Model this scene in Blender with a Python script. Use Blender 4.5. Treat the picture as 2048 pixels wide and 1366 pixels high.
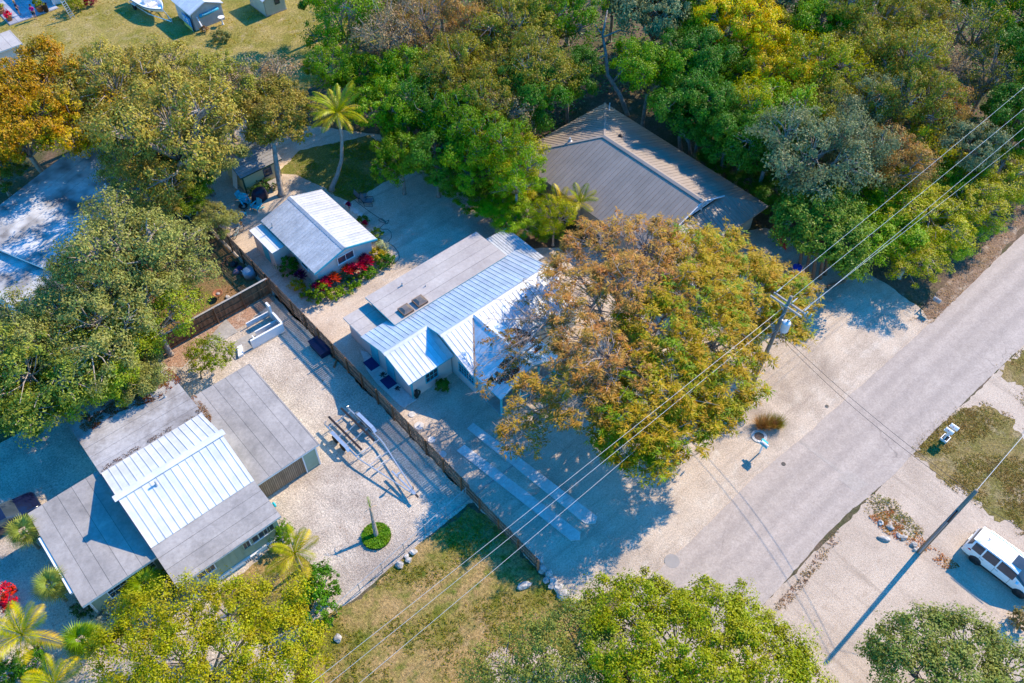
import bpy, bmesh, math, random
import numpy as np
from mathutils import Vector, Matrix, noise
from mathutils.geometry import tessellate_polygon

for o in list(bpy.data.objects):
    bpy.data.objects.remove(o)
S = bpy.context.scene
COL = S.collection
R = math.radians

# ------------------------------------------------------------ camera, sky, sun
# World: X runs along the road, Y away from it, Z up; metres. The drone hangs 52 m up.
H, FPX = 52.0, 1716.0
PIT, YAW, ROLL = R(50.46), R(41.75), R(.436)
def cam_axes():
    c, s = math.cos(PIT), math.sin(PIT)
    r, f, u = np.array([1, 0, 0.]), np.array([0, c, -s]), np.array([0, s, c])
    cr, sr = math.cos(ROLL), math.sin(ROLL)
    r, u = cr*r+sr*u, -sr*r+cr*u
    a = -YAW
    M = np.array([[math.cos(a), -math.sin(a), 0], [math.sin(a), math.cos(a), 0], [0, 0, 1]])
    return M@r, M@u, M@f
AR, AU, AF = cam_axes()
cd = bpy.data.cameras.new('camera'); cam = bpy.data.objects.new('camera', cd); COL.objects.link(cam)
cd.sensor_width = 36; cd.lens = FPX/2048*36; cd.clip_end = 3000
cam.matrix_world = Matrix(((AR[0], AU[0], -AF[0], 0), (AR[1], AU[1], -AF[1], 0), (AR[2], AU[2], -AF[2], H), (0, 0, 0, 1)))
S.camera = cam
S.cycles.max_bounces = 6; S.cycles.diffuse_bounces = 3; S.cycles.glossy_bounces = 2; S.cycles.transmission_bounces = 3

SUN_EL = 37.3
w = bpy.data.worlds.new('World'); S.world = w; w.use_nodes = True
nt = w.node_tree; nt.nodes.clear()
sky = nt.nodes.new('ShaderNodeTexSky'); sky.sky_type = 'NISHITA'; sky.sun_disc = False
sky.sun_elevation = R(SUN_EL); sky.sun_rotation = R(90); sky.ozone_density = 3.0; sky.dust_density = .3; sky.air_density = 1.0
hs = nt.nodes.new('ShaderNodeHueSaturation'); hs.inputs['Saturation'].default_value = 1.9
bg = nt.nodes.new('ShaderNodeBackground'); bg.inputs[1].default_value = .15
wo = nt.nodes.new('ShaderNodeOutputWorld')
nt.links.new(sky.outputs[0], hs.inputs['Color']); nt.links.new(hs.outputs[0], bg.inputs[0]); nt.links.new(bg.outputs[0], wo.inputs[0])
sd = bpy.data.lights.new('sun', 'SUN'); so = bpy.data.objects.new('sun', sd); COL.objects.link(so)
sd.energy = 2.95; sd.angle = R(.5); sd.color = (1, .81, .57); so.rotation_euler = (0, R(90-SUN_EL), 0); so.location = (60, 0, 60)
vs = S.view_settings; vs.view_transform = 'Standard'; vs.look = 'None'; vs.gamma = 1; vs.exposure = 1.45; vs.use_curve_mapping = False

def at(x, y, z=0.):
    "place in the world, at height z, of a point surveyed on the photograph"
    d = AR*(x-1024)/FPX-AU*(y-683)/FPX+AF
    p = d*((z-H)/d[2]); return Vector((p[0], p[1], z))
def atY(x, y, Y):
    d = AR*(x-1024)/FPX-AU*(y-683)/FPX+AF
    t = Y/d[1]; return Vector((d[0]*t, Y, H+d[2]*t))
def atX(x, y, X):
    d = AR*(x-1024)/FPX-AU*(y-683)/FPX+AF
    t = X/d[0]; return Vector((X, d[1]*t, H+d[2]*t))

# ------------------------------------------------------------ helpers
def V(*a): return Vector(a)
def tag(o, label=None, cat=None, group=None, kind=None):
    if label: o['label'] = label
    if cat: o['category'] = cat
    if group: o['group'] = group
    if kind: o['kind'] = kind
    return o
def link(o, parent=None):
    COL.objects.link(o)
    if parent is not None: o.parent = parent
    return o
def thing(name, label, cat, loc=(0, 0, 0), rz=0., group=None):
    o = bpy.data.objects.new(name, None); o.empty_display_size = .3; link(o)
    o.location = loc; o.rotation_euler = (0, 0, rz)
    return tag(o, label, cat, group)
def root_of(p):
    v = Vector((0, 0, 0))
    while p is not None:
        v += p.location; p = p.parent
    return v
class MB:
    def __init__(s): s.v, s.f = [], []
    def add(s, vs, fs):
        n = len(s.v); s.v += [tuple(q) for q in vs]; s.f += [tuple(i+n for i in q) for q in fs]; return s
    def box(s, a, b):
        x0, y0, z0 = a; x1, y1, z1 = b
        return s.add([(x0, y0, z0), (x1, y0, z0), (x1, y1, z0), (x0, y1, z0), (x0, y0, z1), (x1, y0, z1), (x1, y1, z1), (x0, y1, z1)],
                     [(3, 2, 1, 0), (4, 5, 6, 7), (0, 1, 5, 4), (1, 2, 6, 5), (2, 3, 7, 6), (3, 0, 4, 7)])
    def cbox(s, c, d): return s.box([c[i]-d[i]/2 for i in range(3)], [c[i]+d[i]/2 for i in range(3)])
    def prism(s, poly, vec):
        n = len(poly); poly = [Vector(p) for p in poly]; vec = Vector(vec)
        nn = sum(((poly[i]-poly[0]).cross(poly[i+1]-poly[0]) for i in range(1, n-1)), Vector())
        if nn.dot(vec) < 0: poly.reverse()
        return s.add(poly+[p+vec for p in poly], [tuple(range(n-1, -1, -1)), tuple(range(n, 2*n))]+[(i, (i+1) % n, n+(i+1) % n, n+i) for i in range(n)])
    def bar(s, a, b, w, h=None, up=(0, 0, 1)):
        a, b = Vector(a), Vector(b); h = h or w; d = (b-a).normalized()
        sd_ = d.cross(Vector(up))
        if sd_.length < 1e-4: sd_ = d.cross(Vector((1, 0, 0)))
        sd_.normalize(); u = sd_.cross(d)
        q = [sd_*w/2+u*h/2, sd_*w/2-u*h/2, -sd_*w/2-u*h/2, -sd_*w/2+u*h/2]
        return s.add([a+k for k in q]+[b+k for k in q], [(0, 1, 2, 3), (7, 6, 5, 4)]+[(i, i+4, (i+1) % 4+4, (i+1) % 4) for i in range(4)])
    def tube(s, path, r, n=6, r1=None, cap=True):
        path = [Vector(p) for p in path]; m = len(path)
        rr = r if isinstance(r, (list, tuple)) else [r+((r1 if r1 is not None else r)-r)*i/max(1, m-1) for i in range(m)]
        n0 = len(s.v); prev = None
        for i, p in enumerate(path):
            t = (path[min(i+1, m-1)]-path[max(i-1, 0)])
            if t.length < 1e-6: t = Vector((0, 0, 1))
            t.normalize()
            if prev is None:
                a = t.cross(Vector((0, 0, 1)))
                if a.length < 1e-3: a = t.cross(Vector((1, 0, 0)))
            else: a = prev-t*prev.dot(t)
            a.normalize(); prev = a; b = t.cross(a)
            for k in range(n):
                g = 2*math.pi*k/n; s.v.append(tuple(p+(a*math.cos(g)+b*math.sin(g))*rr[i]))
        for i in range(m-1):
            for k in range(n):
                s.f.append((n0+i*n+k, n0+i*n+(k+1) % n, n0+(i+1)*n+(k+1) % n, n0+(i+1)*n+k))
        if cap: s.f += [tuple(n0+k for k in range(n-1, -1, -1)), tuple(n0+(m-1)*n+k for k in range(n))]
        return s
    def lathe(s, prof, c=(0, 0, 0), n=16, axis='z'):
        n0 = len(s.v); m = len(prof)
        for r, h in prof:
            for k in range(n):
                g = 2*math.pi*k/n; x, y = r*math.cos(g), r*math.sin(g)
                q = (x, y, h) if axis == 'z' else ((h, x, y) if axis == 'x' else (y, h, x))
                s.v.append((c[0]+q[0], c[1]+q[1], c[2]+q[2]))
        for i in range(m-1):
            for k in range(n): s.f.append((n0+i*n+k, n0+i*n+(k+1) % n, n0+(i+1)*n+(k+1) % n, n0+(i+1)*n+k))
        s.f += [tuple(n0+k for k in range(n-1, -1, -1)), tuple(n0+(m-1)*n+k for k in range(n))]
        return s
    def mesh(s, name):
        me = bpy.data.meshes.new(name); me.from_pydata(s.v, [], s.f); me.update(); return me
    def build(s, name, mat, parent=None, smooth=False, world=True):
        me = s.mesh(name); me.materials.append(mat)
        if smooth: me.polygons.foreach_set('use_smooth', [True]*len(me.polygons))
        o = link(bpy.data.objects.new(name, me), parent)
        if parent is not None and world: o.location = -root_of(parent)
        return o
def dup(o, parent=None):
    c = o.copy(); COL.objects.link(c); c.parent = parent
    for k in list(o.children): dup(k, c)
    return c
def bevel(o, wd=.02, seg=2):
    m = o.modifiers.new('bevel', 'BEVEL'); m.width = wd; m.segments = seg; m.limit_method = 'ANGLE'; return o

# ------------------------------------------------------------ materials
MATS = {}
def nodes(name):
    m = bpy.data.materials.new(name); m.use_nodes = True; t = m.node_tree
    return m, t, t.nodes['Principled BSDF'], t.nodes.new, t.links.new
def mixc(t, mode, fac, a, b):
    n = t.nodes.new('ShaderNodeMix'); n.data_type = 'RGBA'; n.blend_type = mode
    for i, v in ((0, fac), (6, a), (7, b)):
        if hasattr(v, 'is_linked') or hasattr(v, 'links'): t.links.new(v, n.inputs[i])
        else: n.inputs[i].default_value = v if i == 0 else (*v, 1)
    return n.outputs[2]
def nz(t, vec, scale, detail=5, rough=.6, lo=.35, hi=.65, dist=0.):
    n = t.nodes.new('ShaderNodeTexNoise'); n.inputs['Scale'].default_value = scale; n.inputs['Detail'].default_value = detail
    n.inputs['Roughness'].default_value = rough; n.inputs['Distortion'].default_value = dist
    if vec: t.links.new(vec, n.inputs['Vector'])
    m = t.nodes.new('ShaderNodeMapRange'); m.inputs[1].default_value = lo; m.inputs[2].default_value = hi
    t.links.new(n.outputs['Fac'], m.inputs[0]); return m.outputs[0]
def mat(name, c, c2=None, scale=2., rough=.75, bump=0., bscale=25., metal=0., spec=.3, lo=.35, hi=.65, vary=0., fine=None, stretch=None, coat=0.):
    if name in MATS: return MATS[name]
    m, t, b, N, L = nodes(name)
    g = N('ShaderNodeNewGeometry'); vec = g.outputs['Position']
    if stretch:
        mp = N('ShaderNodeMapping'); mp.inputs['Scale'].default_value = stretch; L(vec, mp.inputs[0]); vec = mp.outputs[0]
    if c2: col = mixc(t, 'MIX', nz(t, vec, scale, lo=lo, hi=hi), c, c2)
    else: col = mixc(t, 'MIX', 0., c, c)
    if fine:
        fs, amt = fine
        f = nz(t, vec, fs, 3, .7, .3, .7)
        k = N('ShaderNodeMapRange'); k.inputs[3].default_value = 1-amt; k.inputs[4].default_value = 1+amt*.6; L(f, k.inputs[0])
        cc = N('ShaderNodeCombineColor')
        for i in range(3): L(k.outputs[0], cc.inputs[i])
        col = mixc(t, 'MULTIPLY', 1., col, cc.outputs[0])
    if vary:
        oi = N('ShaderNodeObjectInfo'); h = N('ShaderNodeHueSaturation'); k = N('ShaderNodeMapRange')
        k.inputs[3].default_value = 1-vary; k.inputs[4].default_value = 1+vary; L(oi.outputs['Random'], k.inputs[0]); L(k.outputs[0], h.inputs['Value']); L(col, h.inputs['Color']); col = h.outputs[0]
    L(col, b.inputs['Base Color'])
    b.inputs['Roughness'].default_value = rough; b.inputs['Metallic'].default_value = metal; b.inputs['Specular IOR Level'].default_value = spec
    if coat: b.inputs['Coat Weight'].default_value = coat; b.inputs['Coat Roughness'].default_value = .05
    if bump:
        n = N('ShaderNodeTexNoise'); n.inputs['Scale'].default_value = bscale; n.inputs['Detail'].default_value = 4; L(vec, n.inputs['Vector'])
        bp = N('ShaderNodeBump'); bp.inputs['Strength'].default_value = bump; bp.inputs['Distance'].default_value = .05
        L(n.outputs['Fac'], bp.inputs['Height']); L(bp.outputs[0], b.inputs['Normal'])
    MATS[name] = m; return m
def ground_mat(name, layers, speck=(8., .35), bump=.5, bscale=9., rough=.95):
    "layers: base colour, then (colour, noise scale, lo, hi) blended over it"
    m, t, b, N, L = nodes(name)
    vec = N('ShaderNodeNewGeometry').outputs['Position']
    col = mixc(t, 'MIX', 0., layers[0], layers[0])
    for c, sc, lo, hi, *st in layers[1:]:
        vv = vec
        if st:
            mp = N('ShaderNodeMapping'); mp.inputs['Scale'].default_value = st[0]; mp.inputs['Rotation'].default_value = (0, 0, st[1]); L(vec, mp.inputs[0]); vv = mp.outputs[0]
        col = mixc(t, 'MIX', nz(t, vv, sc, 8, .65, lo, hi, .3), col, c)
    for fs, amt in (speck, (speck[0]*2.7, speck[1]*.8)):
        f = nz(t, vec, fs, 4, .75, .3, .7)
        k = N('ShaderNodeMapRange'); k.inputs[3].default_value = 1-amt; k.inputs[4].default_value = 1+amt*.7; L(f, k.inputs[0])
        cc = N('ShaderNodeCombineColor')
        for i in range(3): L(k.outputs[0], cc.inputs[i])
        col = mixc(t, 'MULTIPLY', 1., col, cc.outputs[0])
    L(col, b.inputs['Base Color']); b.inputs['Roughness'].default_value = rough; b.inputs['Specular IOR Level'].default_value = .15
    n = N('ShaderNodeTexNoise'); n.inputs['Scale'].default_value = bscale; n.inputs['Detail'].default_value = 6; n.inputs['Roughness'].default_value = .7; L(vec, n.inputs['Vector'])
    bp = N('ShaderNodeBump'); bp.inputs['Strength'].default_value = bump; bp.inputs['Distance'].default_value = .08
    L(n.outputs['Fac'], bp.inputs['Height']); L(bp.outputs[0], b.inputs['Normal'])
    MATS[name] = m; return m
def leaf_mat(name, trans=.32, hue=.03, val=.42, rough=.5):
    m, t, b, N, L = nodes(name)
    oi = N('ShaderNodeObjectInfo'); g = N('ShaderNodeNewGeometry')
    h = N('ShaderNodeHueSaturation')
    a = N('ShaderNodeMapRange'); a.inputs[3].default_value = .5-hue; a.inputs[4].default_value = .5+hue
    v = N('ShaderNodeMapRange'); v.inputs[3].default_value = 1.22-val; v.inputs[4].default_value = 1.22+val
    L(nz(t, g.outputs['Position'], 1.1, 3, .6, .3, .7), a.inputs[0]); L(g.outputs['Random Per Island'], v.inputs[0])
    L(a.outputs[0], h.inputs['Hue']); L(v.outputs[0], h.inputs['Value']); h.inputs['Saturation'].default_value = 1.18
    L(oi.outputs['Color'], h.inputs['Color'])
    L(h.outputs[0], b.inputs['Base Color']); b.inputs['Roughness'].default_value = rough; b.inputs['Specular IOR Level'].default_value = .22
    tr = N('ShaderNodeBsdfTranslucent'); L(h.outputs[0], tr.inputs[0])
    mx = N('ShaderNodeMixShader'); mx.inputs[0].default_value = trans
    L(b.outputs[0], mx.inputs[1]); L(tr.outputs[0], mx.inputs[2]); L(mx.outputs[0], t.nodes['Material Output'].inputs[0])
    MATS[name] = m; return m
LEAF = leaf_mat('leaf'); PALM = leaf_mat('palm_leaf', .25, .02, .3, .4)
BARK = mat('bark', (.20, .15, .11), (.34, .29, .24), 3, .9, .4, 12)
BARKP = mat('pale_bark', (.42, .37, .32), (.25, .21, .18), 2.5, .9, .4, 12)
BARKR = mat('reddish_bark', (.26, .13, .08), (.16, .09, .06), 3, .85, .3, 12)
WHITE = mat('white_paint', (.78, .79, .8), (.68, .69, .70), 1.2, .5)
COTMETAL = mat('bare_galvalume_roof', (.68, .71, .74), (.55, .58, .61), .7, .42, vary=.09, spec=.5, metal=.45, fine=(2.5, .1))
WHITEMETAL = mat('white_metal_roof', (.72, .73, .74), (.60, .61, .62), .7, .42, vary=.07, spec=.5, fine=(2.5, .08))
GALV = mat('galvanised_roof', (.52, .54, .56), (.40, .42, .44), 1.0, .42, vary=.08, spec=.5, fine=(6, .2))
BROWNMETAL = mat('brown_metal_roof', (.32, .265, .22), (.27, .225, .185), .7, .5, vary=.05, spec=.4)
ROLL = mat('grey_roll_roofing', (.375, .35, .33), (.255, .24, .23), .55, .9, .2, 25, vary=.11, lo=.4, hi=.72, fine=(4, .16))
STAINED = mat('stained_roll_roofing', (.40, .39, .39), (.20, .18, .17), .45, .9, .2, 25, vary=.06, lo=.45, hi=.72, fine=(5, .2))
CREAMROLL = mat('pale_roll_roofing', (.46, .425, .395), (.38, .345, .325), .6, .9, .15, 30, vary=.05, fine=(5, .12))
DAPPLEWHITE = mat('shade_dappled_white_roof', (.58, .59, .60), (.13, .12, .12), .5, .85, .2, 20, lo=.40, hi=.66, fine=(4, .25))  # dark blotches stand in for oak shade, painted into the roof colour
SAGE = mat('sage_green_wall', (.33, .40, .30), (.28, .35, .26), 1.5, .8)
CREAMWALL = mat('cream_stucco', (.62, .58, .54), (.54, .50, .47), 1.2, .9, .1, 30)
TEAL = mat('turquoise_paint', (.05, .46, .55), (.04, .38, .48), 2, .5)
YELLOWWALL = mat('pale_yellow_wall', (.62, .50, .27), (.55, .45, .25), 1.5, .8)
DKGREEN = mat('dark_green_trim', (.03, .07, .04), None, 1, .6)
GLASS = mat('window_glass', (.03, .045, .06), (.05, .07, .09), 1.5, .08, spec=.6)
DARK = mat('dark_plastic', (.02, .022, .028), (.03, .03, .035), 3, .45)
NAVY = mat('navy_fabric', (.03, .04, .16), (.025, .03, .12), 4, .9)
BLACKRUB = mat('black_rubber', (.015, .015, .016), None, 1, .8)
CHROME = mat('bare_aluminium', (.62, .64, .66), (.5, .52, .54), 3, .35, metal=.7)
STEEL = mat('galvanised_steel', (.45, .47, .48), (.36, .38, .40), 4, .5, metal=.5)
CONC = mat('concrete', (.42, .40, .37), (.30, .285, .265), .9, .95, .3, 25, fine=(7, .2))
CONCP = mat('pale_concrete', (.66, .64, .61), (.52, .50, .47), .7, .95, .3, 25, fine=(6, .2))
REDWOOD = mat('stained_fence_board', (.27, .125, .06), (.15, .075, .04), 1.6, .85, .2, 18, vary=.35, stretch=(3, 3, .5))
OLDWOOD = mat('weathered_fence_board', (.25, .17, .115), (.15, .10, .075), 1.3, .9, .2, 18, vary=.25, stretch=(3, 3, .5))
GREYWOOD = mat('grey_weathered_timber', (.40, .38, .35), (.28, .26, .24), 1.5, .9, .3, 15, stretch=(4, 4, .4))
ROCK = mat('coral_rock', (.55, .52, .48), (.22, .21, .20), 3.5, .95, .8, 9)
BLUEP = mat('blue_plastic', (.02, .06, .45), None, 1, .4)
REDP = mat('red_plastic', (.6, .02, .02), (.5, .02, .02), 2, .4)
CYANP = mat('turquoise_plastic', (.02, .48, .60), (.02, .42, .55), 2, .45)
LITTER = mat('dead_leaf', (.22, .10, .045), (.12, .06, .03), 2, .95, vary=.2)
# ------------------------------------------------------------ ground
rng = random.Random(7)
def edge_pts(pts, step=.35, jit=.12, fr=.6):
    out = []
    n = len(pts)
    for i in range(n):
        a, b = pts[i], pts[(i+1) % n]; d = b-a; k = max(1, int(d.length/step))
        nn = Vector((-d.y, d.x, 0)).normalized() if d.length > 1e-6 else Vector()
        for j in range(k):
            p = a+d*j/k
            q = noise.noise(p*fr)+.6*noise.noise(p*fr*3.1+V(5, 2, 0))+.5*noise.noise(p*9)
            out.append(p+nn*jit*q)
    return out
def sheet(name, pts, z, m, jit=.12, step=.35, kind='structure', label=None, cat=None):
    pts = [Vector((p[0], p[1], 0)) for p in pts]
    e = edge_pts(pts, step, jit) if jit else pts
    e = [Vector((p.x, p.y, z)) for p in e]
    tri = tessellate_polygon([e])
    me = bpy.data.meshes.new(name)
    fs = []
    for a, b, c in tri:
        n = (e[b]-e[a]).cross(e[c]-e[a])
        fs.append((a, b, c) if n.z > 0 else (c, b, a))
    me.from_pydata([tuple(p) for p in e], [], fs); me.materials.append(m); me.update()
    o = link(bpy.data.objects.new(name, me)); tag(o, label, cat, kind=kind); return o
def px(*l): return [at(x, y) for x, y in l]

G_SOIL = ground_mat('leaf_litter_ground', [(.16, .115, .08), ((.08, .085, .035), .35, .42, .62), ((.30, .25, .20), .8, .6, .8)], (5., .45), .8, 6)
G_GRAVEL = ground_mat('white_pea_rock', [(.62, .51, .40), ((.46, .37, .29), .35, .45, .75), ((.70, .62, .52), .9, .5, .75), ((.36, .29, .23), .16, .5, .7), ((.42, .34, .27), 1., .52, .72, (.12, 1.5, 1), .1), ((.28, .22, .17), 2.2, .6, .85)], (9., .34), .7, 14)
G_COARSE = ground_mat('coarse_white_gravel', [(.66, .57, .47), ((.46, .38, .31), .45, .42, .7), ((.38, .32, .27), .14, .48, .66), ((.42, .35, .29), 1., .54, .72, (1.5, .12, 1), -.1), ((.28, .17, .11), 2.6, .6, .78)], (7.5, .5), .9, 11)
G_SAND = ground_mat('packed_limestone', [(.57, .465, .365), ((.45, .36, .28), .3, .4, .7), ((.34, .25, .18), 1.3, .56, .85), ((.68, .61, .52), .7, .62, .8), ((.40, .32, .25), 1., .52, .7, (1.6, .1, 1), .12)], (9., .26), .5, 12)
G_GRASS = ground_mat('patchy_lawn', [(.19, .185, .025), ((.40, .27, .11), .3, .36, .56), ((.11, .15, .015), .9, .5, .68), ((.50, .37, .22), .6, .62, .8)], (5., .6), 1., 8)
G_DRY = ground_mat('dry_lawn', [(.38, .295, .095), ((.24, .215, .04), .3, .42, .6), ((.52, .40, .23), .7, .54, .8)], (5., .6), 1., 8)
G_SHADELAWN = ground_mat('green_lawn', [(.17, .18, .04), ((.34, .25, .11), .5, .5, .7), ((.10, .14, .025), 1.0, .5, .7)], (6., .45), 1., 8)
G_VERGE = ground_mat('verge_litter', [(.28, .19, .13), ((.50, .42, .34), 1.0, .5, .75), ((.16, .11, .07), .7, .5, .7)], (6., .5), 1., 7)
G_ROAD = None
def road_mat():
    m, t, b, N, L = nodes('worn_asphalt')
    vec = N('ShaderNodeNewGeometry').outputs['Position']
    mp = N('ShaderNodeMapping'); mp.inputs['Scale'].default_value = (.05, .9, 1); L(vec, mp.inputs[0])
    col = mixc(t, 'MIX', nz(t, mp.outputs[0], 1.0, 4, .5, .35, .7), (.425, .36, .31), (.36, .305, .262))
    col = mixc(t, 'MIX', nz(t, vec, .35, 6, .6, .5, .75), col, (.455, .39, .335))
    # worn wheel paths along the lane, and hairline cracks
    sx = N('ShaderNodeSeparateXYZ'); L(vec, sx.inputs[0])
    for yc in (7.1, 8.7, 10.2):
        d1 = N('ShaderNodeMath'); d1.operation = 'SUBTRACT'; L(sx.outputs[1], d1.inputs[0]); d1.inputs[1].default_value = yc
        d2 = N('ShaderNodeMath'); d2.operation = 'ABSOLUTE'; L(d1.outputs[0], d2.inputs[0])
        mr = N('ShaderNodeMapRange'); mr.interpolation_type = 'SMOOTHSTEP'; mr.inputs[1].default_value = .55; mr.inputs[2].default_value = .1; mr.inputs[3].default_value = 0; mr.inputs[4].default_value = .38; L(d2.outputs[0], mr.inputs[0])
        col = mixc(t, 'MIX', mr.outputs[0], col, (.30, .255, .225))
    wv = N('ShaderNodeTexNoise'); wv.inputs['Scale'].default_value = 1.2; wv.inputs['Detail'].default_value = 5; L(vec, wv.inputs['Vector'])
    va = N('ShaderNodeVectorMath'); va.operation = 'MULTIPLY_ADD'; L(wv.outputs['Color'], va.inputs[0]); va.inputs[1].default_value = (.9, .9, 0); L(vec, va.inputs[2])
    vo = N('ShaderNodeTexVoronoi'); vo.feature = 'DISTANCE_TO_EDGE'; vo.inputs['Scale'].default_value = .22; L(va.outputs[0], vo.inputs['Vector'])
    cr = N('ShaderNodeMapRange'); cr.inputs[1].default_value = .0; cr.inputs[2].default_value = .006; cr.inputs[3].default_value = .55; cr.inputs[4].default_value = 0; L(vo.outputs['Distance'], cr.inputs[0])
    cm = N('ShaderNodeMath'); cm.operation = 'MULTIPLY'; L(cr.outputs[0], cm.inputs[0]); L(nz(t, vec, .12, 2, .5, .5, .62), cm.inputs[1])
    col = mixc(t, 'MIX', cm.outputs[0], col, (.14, .12, .11))
    for fs, amt in ((7., .14), (22., .18), (1.7, .09)):
        k = N('ShaderNodeMapRange'); k.inputs[3].default_value = 1-amt; k.inputs[4].default_value = 1+amt; L(nz(t, vec, fs, 4, .7, .3, .7), k.inputs[0])
        cc = N('ShaderNodeCombineColor')
        for i in range(3): L(k.outputs[0], cc.inputs[i])
        col = mixc(t, 'MULTIPLY', 1., col, cc.outputs[0])
    L(col, b.inputs['Base Color']); b.inputs['Roughness'].default_value = .9; b.inputs['Specular IOR Level'].default_value = .2
    n = N('ShaderNodeTexNoise'); n.inputs['Scale'].default_value = 30; L(vec, n.inputs['Vector'])
    bp = N('ShaderNodeBump'); bp.inputs['Strength'].default_value = .3; bp.inputs['Distance'].default_value = .02; L(n.outputs[0], bp.inputs['Height']); L(bp.outputs[0], b.inputs['Normal'])
    return m
G_ROAD = road_mat()
PATCH = mat('pale_asphalt_patch', (.44, .38, .33), (.38, .33, .285), 1.2, .95, .2, 30, fine=(9, .18))

sheet('ground', [V(-500, -500, 0), V(700, -500, 0), V(700, 700, 0), V(-500, 700, 0)], 0., G_SOIL, 0)
LAWN_TOP = [V(-2, 82, 0), V(18, 80, 0), V(30, 70, 0), V(38, 72, 0), V(47, 74, 0), V(50, 84, 0), V(48, 100, 0), V(44, 125, 0), V(-5, 125, 0)]
sheet('top_lawn', LAWN_TOP, .004, G_DRY, .5)
GRAV = px((1147, 1205), (1284, 1172), (1420, 1047), (1500, 962), (1600, 882), (1700, 792), (1870, 642), (1835, 612), (1760, 560), (1650, 500))+[V(54, 27, 0), V(40, 36, 0)]+px((1062, 497), (1000, 452), (930, 392), (825, 332), (760, 270), (650, 255), (560, 250), (480, 215), (420, 300), (395, 400))+[V(17, 60, 0), V(17.3, 16.5, 0)]
sheet('gravel_yard', GRAV, .008, G_GRAVEL, .15)
LAWN_MID = px((556, 345), (600, 300), (650, 290), (740, 270), (830, 325), (822, 337), (702, 402), (668, 392), (640, 372), (600, 352))
sheet('back_lawn', LAWN_MID, .012, G_SHADELAWN, .25)
YARD_L = [V(17.35, 48.6, 0), V(7.5, 48.9, 0), V(2, 48.9, 0), V(-12, 49, 0), V(-16, 40, 0), V(-16, 15, 0), V(-2, 17, 0)]+px((600, 1262), (690, 1212), (936, 1008))+[V(17.35, 23, 0)]
sheet('side_gravel', YARD_L, .008, G_COARSE, .12)
sheet('brick_mulch', px((318, 712), (440, 640), (545, 585), (550, 600), (465, 665), (370, 735), (335, 735)), .013, ground_mat('reddish_mulch', [(.42, .26, .18), ((.58, .48, .40), 1.2, .5, .7)], (6, .5), 1.), .3)
LAWN_L = px((380, 520), (430, 470), (470, 480), (545, 565), (420, 632), (310, 690), (200, 760), (60, 820), (0, 700), (150, 560), (300, 480))
sheet('neighbour_lawn', LAWN_L, .005, ground_mat('leafy_dry_lawn', [(.28, .165, .08), ((.19, .15, .055), .5, .45, .65), ((.13, .09, .05), 1.0, .6, .8)], (6, .5), 1.), .3)
LAWN_SM = px((430, 1192), (560, 1085), (640, 1140), (620, 1230), (520, 1290))
sheet('side_lawn', LAWN_SM, .012, G_GRASS, .2)
LAWN_LOW = px((605, 1262), (692, 1214), (938, 1012), (965, 1022), (1040, 1105), (1100, 1165), (1140, 1200), (1150, 1240))+[V(20, 9, 0), V(16, 4, 0), V(2, 6, 0), V(-4, 14, 0)]
sheet('lower_lawn', LAWN_LOW, .006, G_GRASS, .3, .2)
sheet('bare_sand', px((962, 1335), (1000, 1300), (1055, 1310), (1090, 1290), (1130, 1330), (1180, 1330), (1190, 1400), (990, 1400)), .010, G_SAND, .45)
LOT = [V(-20, 5.6, 0), V(25, 5.62, 0), V(60, 5.3, 0), V(120, 5, 0), V(120, -60, 0), V(-20, -60, 0)]
sheet('gravel_lot', LOT, .006, G_SAND, .2)
GR_A = px((1828, 915), (1850, 880), (1888, 846), (1930, 815), (1965, 815), (2010, 835), (2048, 872), (2120, 905), (2120, 1100), (2048, 1062), (1995, 1035), (1935, 985), (1880, 955))
G_VG = ground_mat('worn_verge_grass', [(.29, .21, .08), ((.19, .165, .045), .5, .42, .6), ((.44, .34, .22), .45, .52, .72), ((.20, .13, .07), 1.4, .6, .8)], (5., .6), 1., 8)
sheet('verge_lawn', GR_A, .012, G_VG, .75, .2)
GR_B = px((1998, 738), (2048, 705), (2120, 650), (2160, 720), (2060, 800), (2030, 770))
sheet('far_verge_lawn', GR_B, .012, G_VG, .8, .2)
sheet('leafy_verge', px((1855, 640), (1842, 612), (1900, 560), (1990, 470), (2048, 395), (2160, 290), (2160, 345), (2048, 452), (1960, 555), (1875, 636)), .011, G_VERGE, .25)
ROADL = [V(-40, 11.4, 0), V(21.5, 11.48, 0), V(28.2, 11.5, 0), V(32.8, 11.75, 0), V(38.1, 11.5, 0), V(44.2, 11.45, 0), V(55.7, 11.35, 0), V(71.4, 11.6, 0), V(160, 11.5, 0)]
ROADR = [V(160, 5.2, 0), V(58.6, 5.25, 0), V(48.2, 5.5, 0), V(44.2, 5.55, 0), V(40.7, 5.4, 0), V(35.9, 5.75, 0), V(32.5, 5.8, 0), V(29.2, 5.6, 0), V(27, 5.55, 0), V(-40, 5.6, 0)]
road = sheet('road', ROADL+ROADR, .03, G_ROAD, .07)
q = MB()
for e in (edge_pts(ROADL+ROADR, .35, .07),):
    n = len(e)
    for i in range(n):
        a, b = e[i], e[(i+1) % n]; q.add([(a.x, a.y, .03), (b.x, b.y, .03), (b.x, b.y, .0), (a.x, a.y, 0)], [(0, 1, 2, 3)])
q.build('road_edge', G_ROAD, road)
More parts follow.
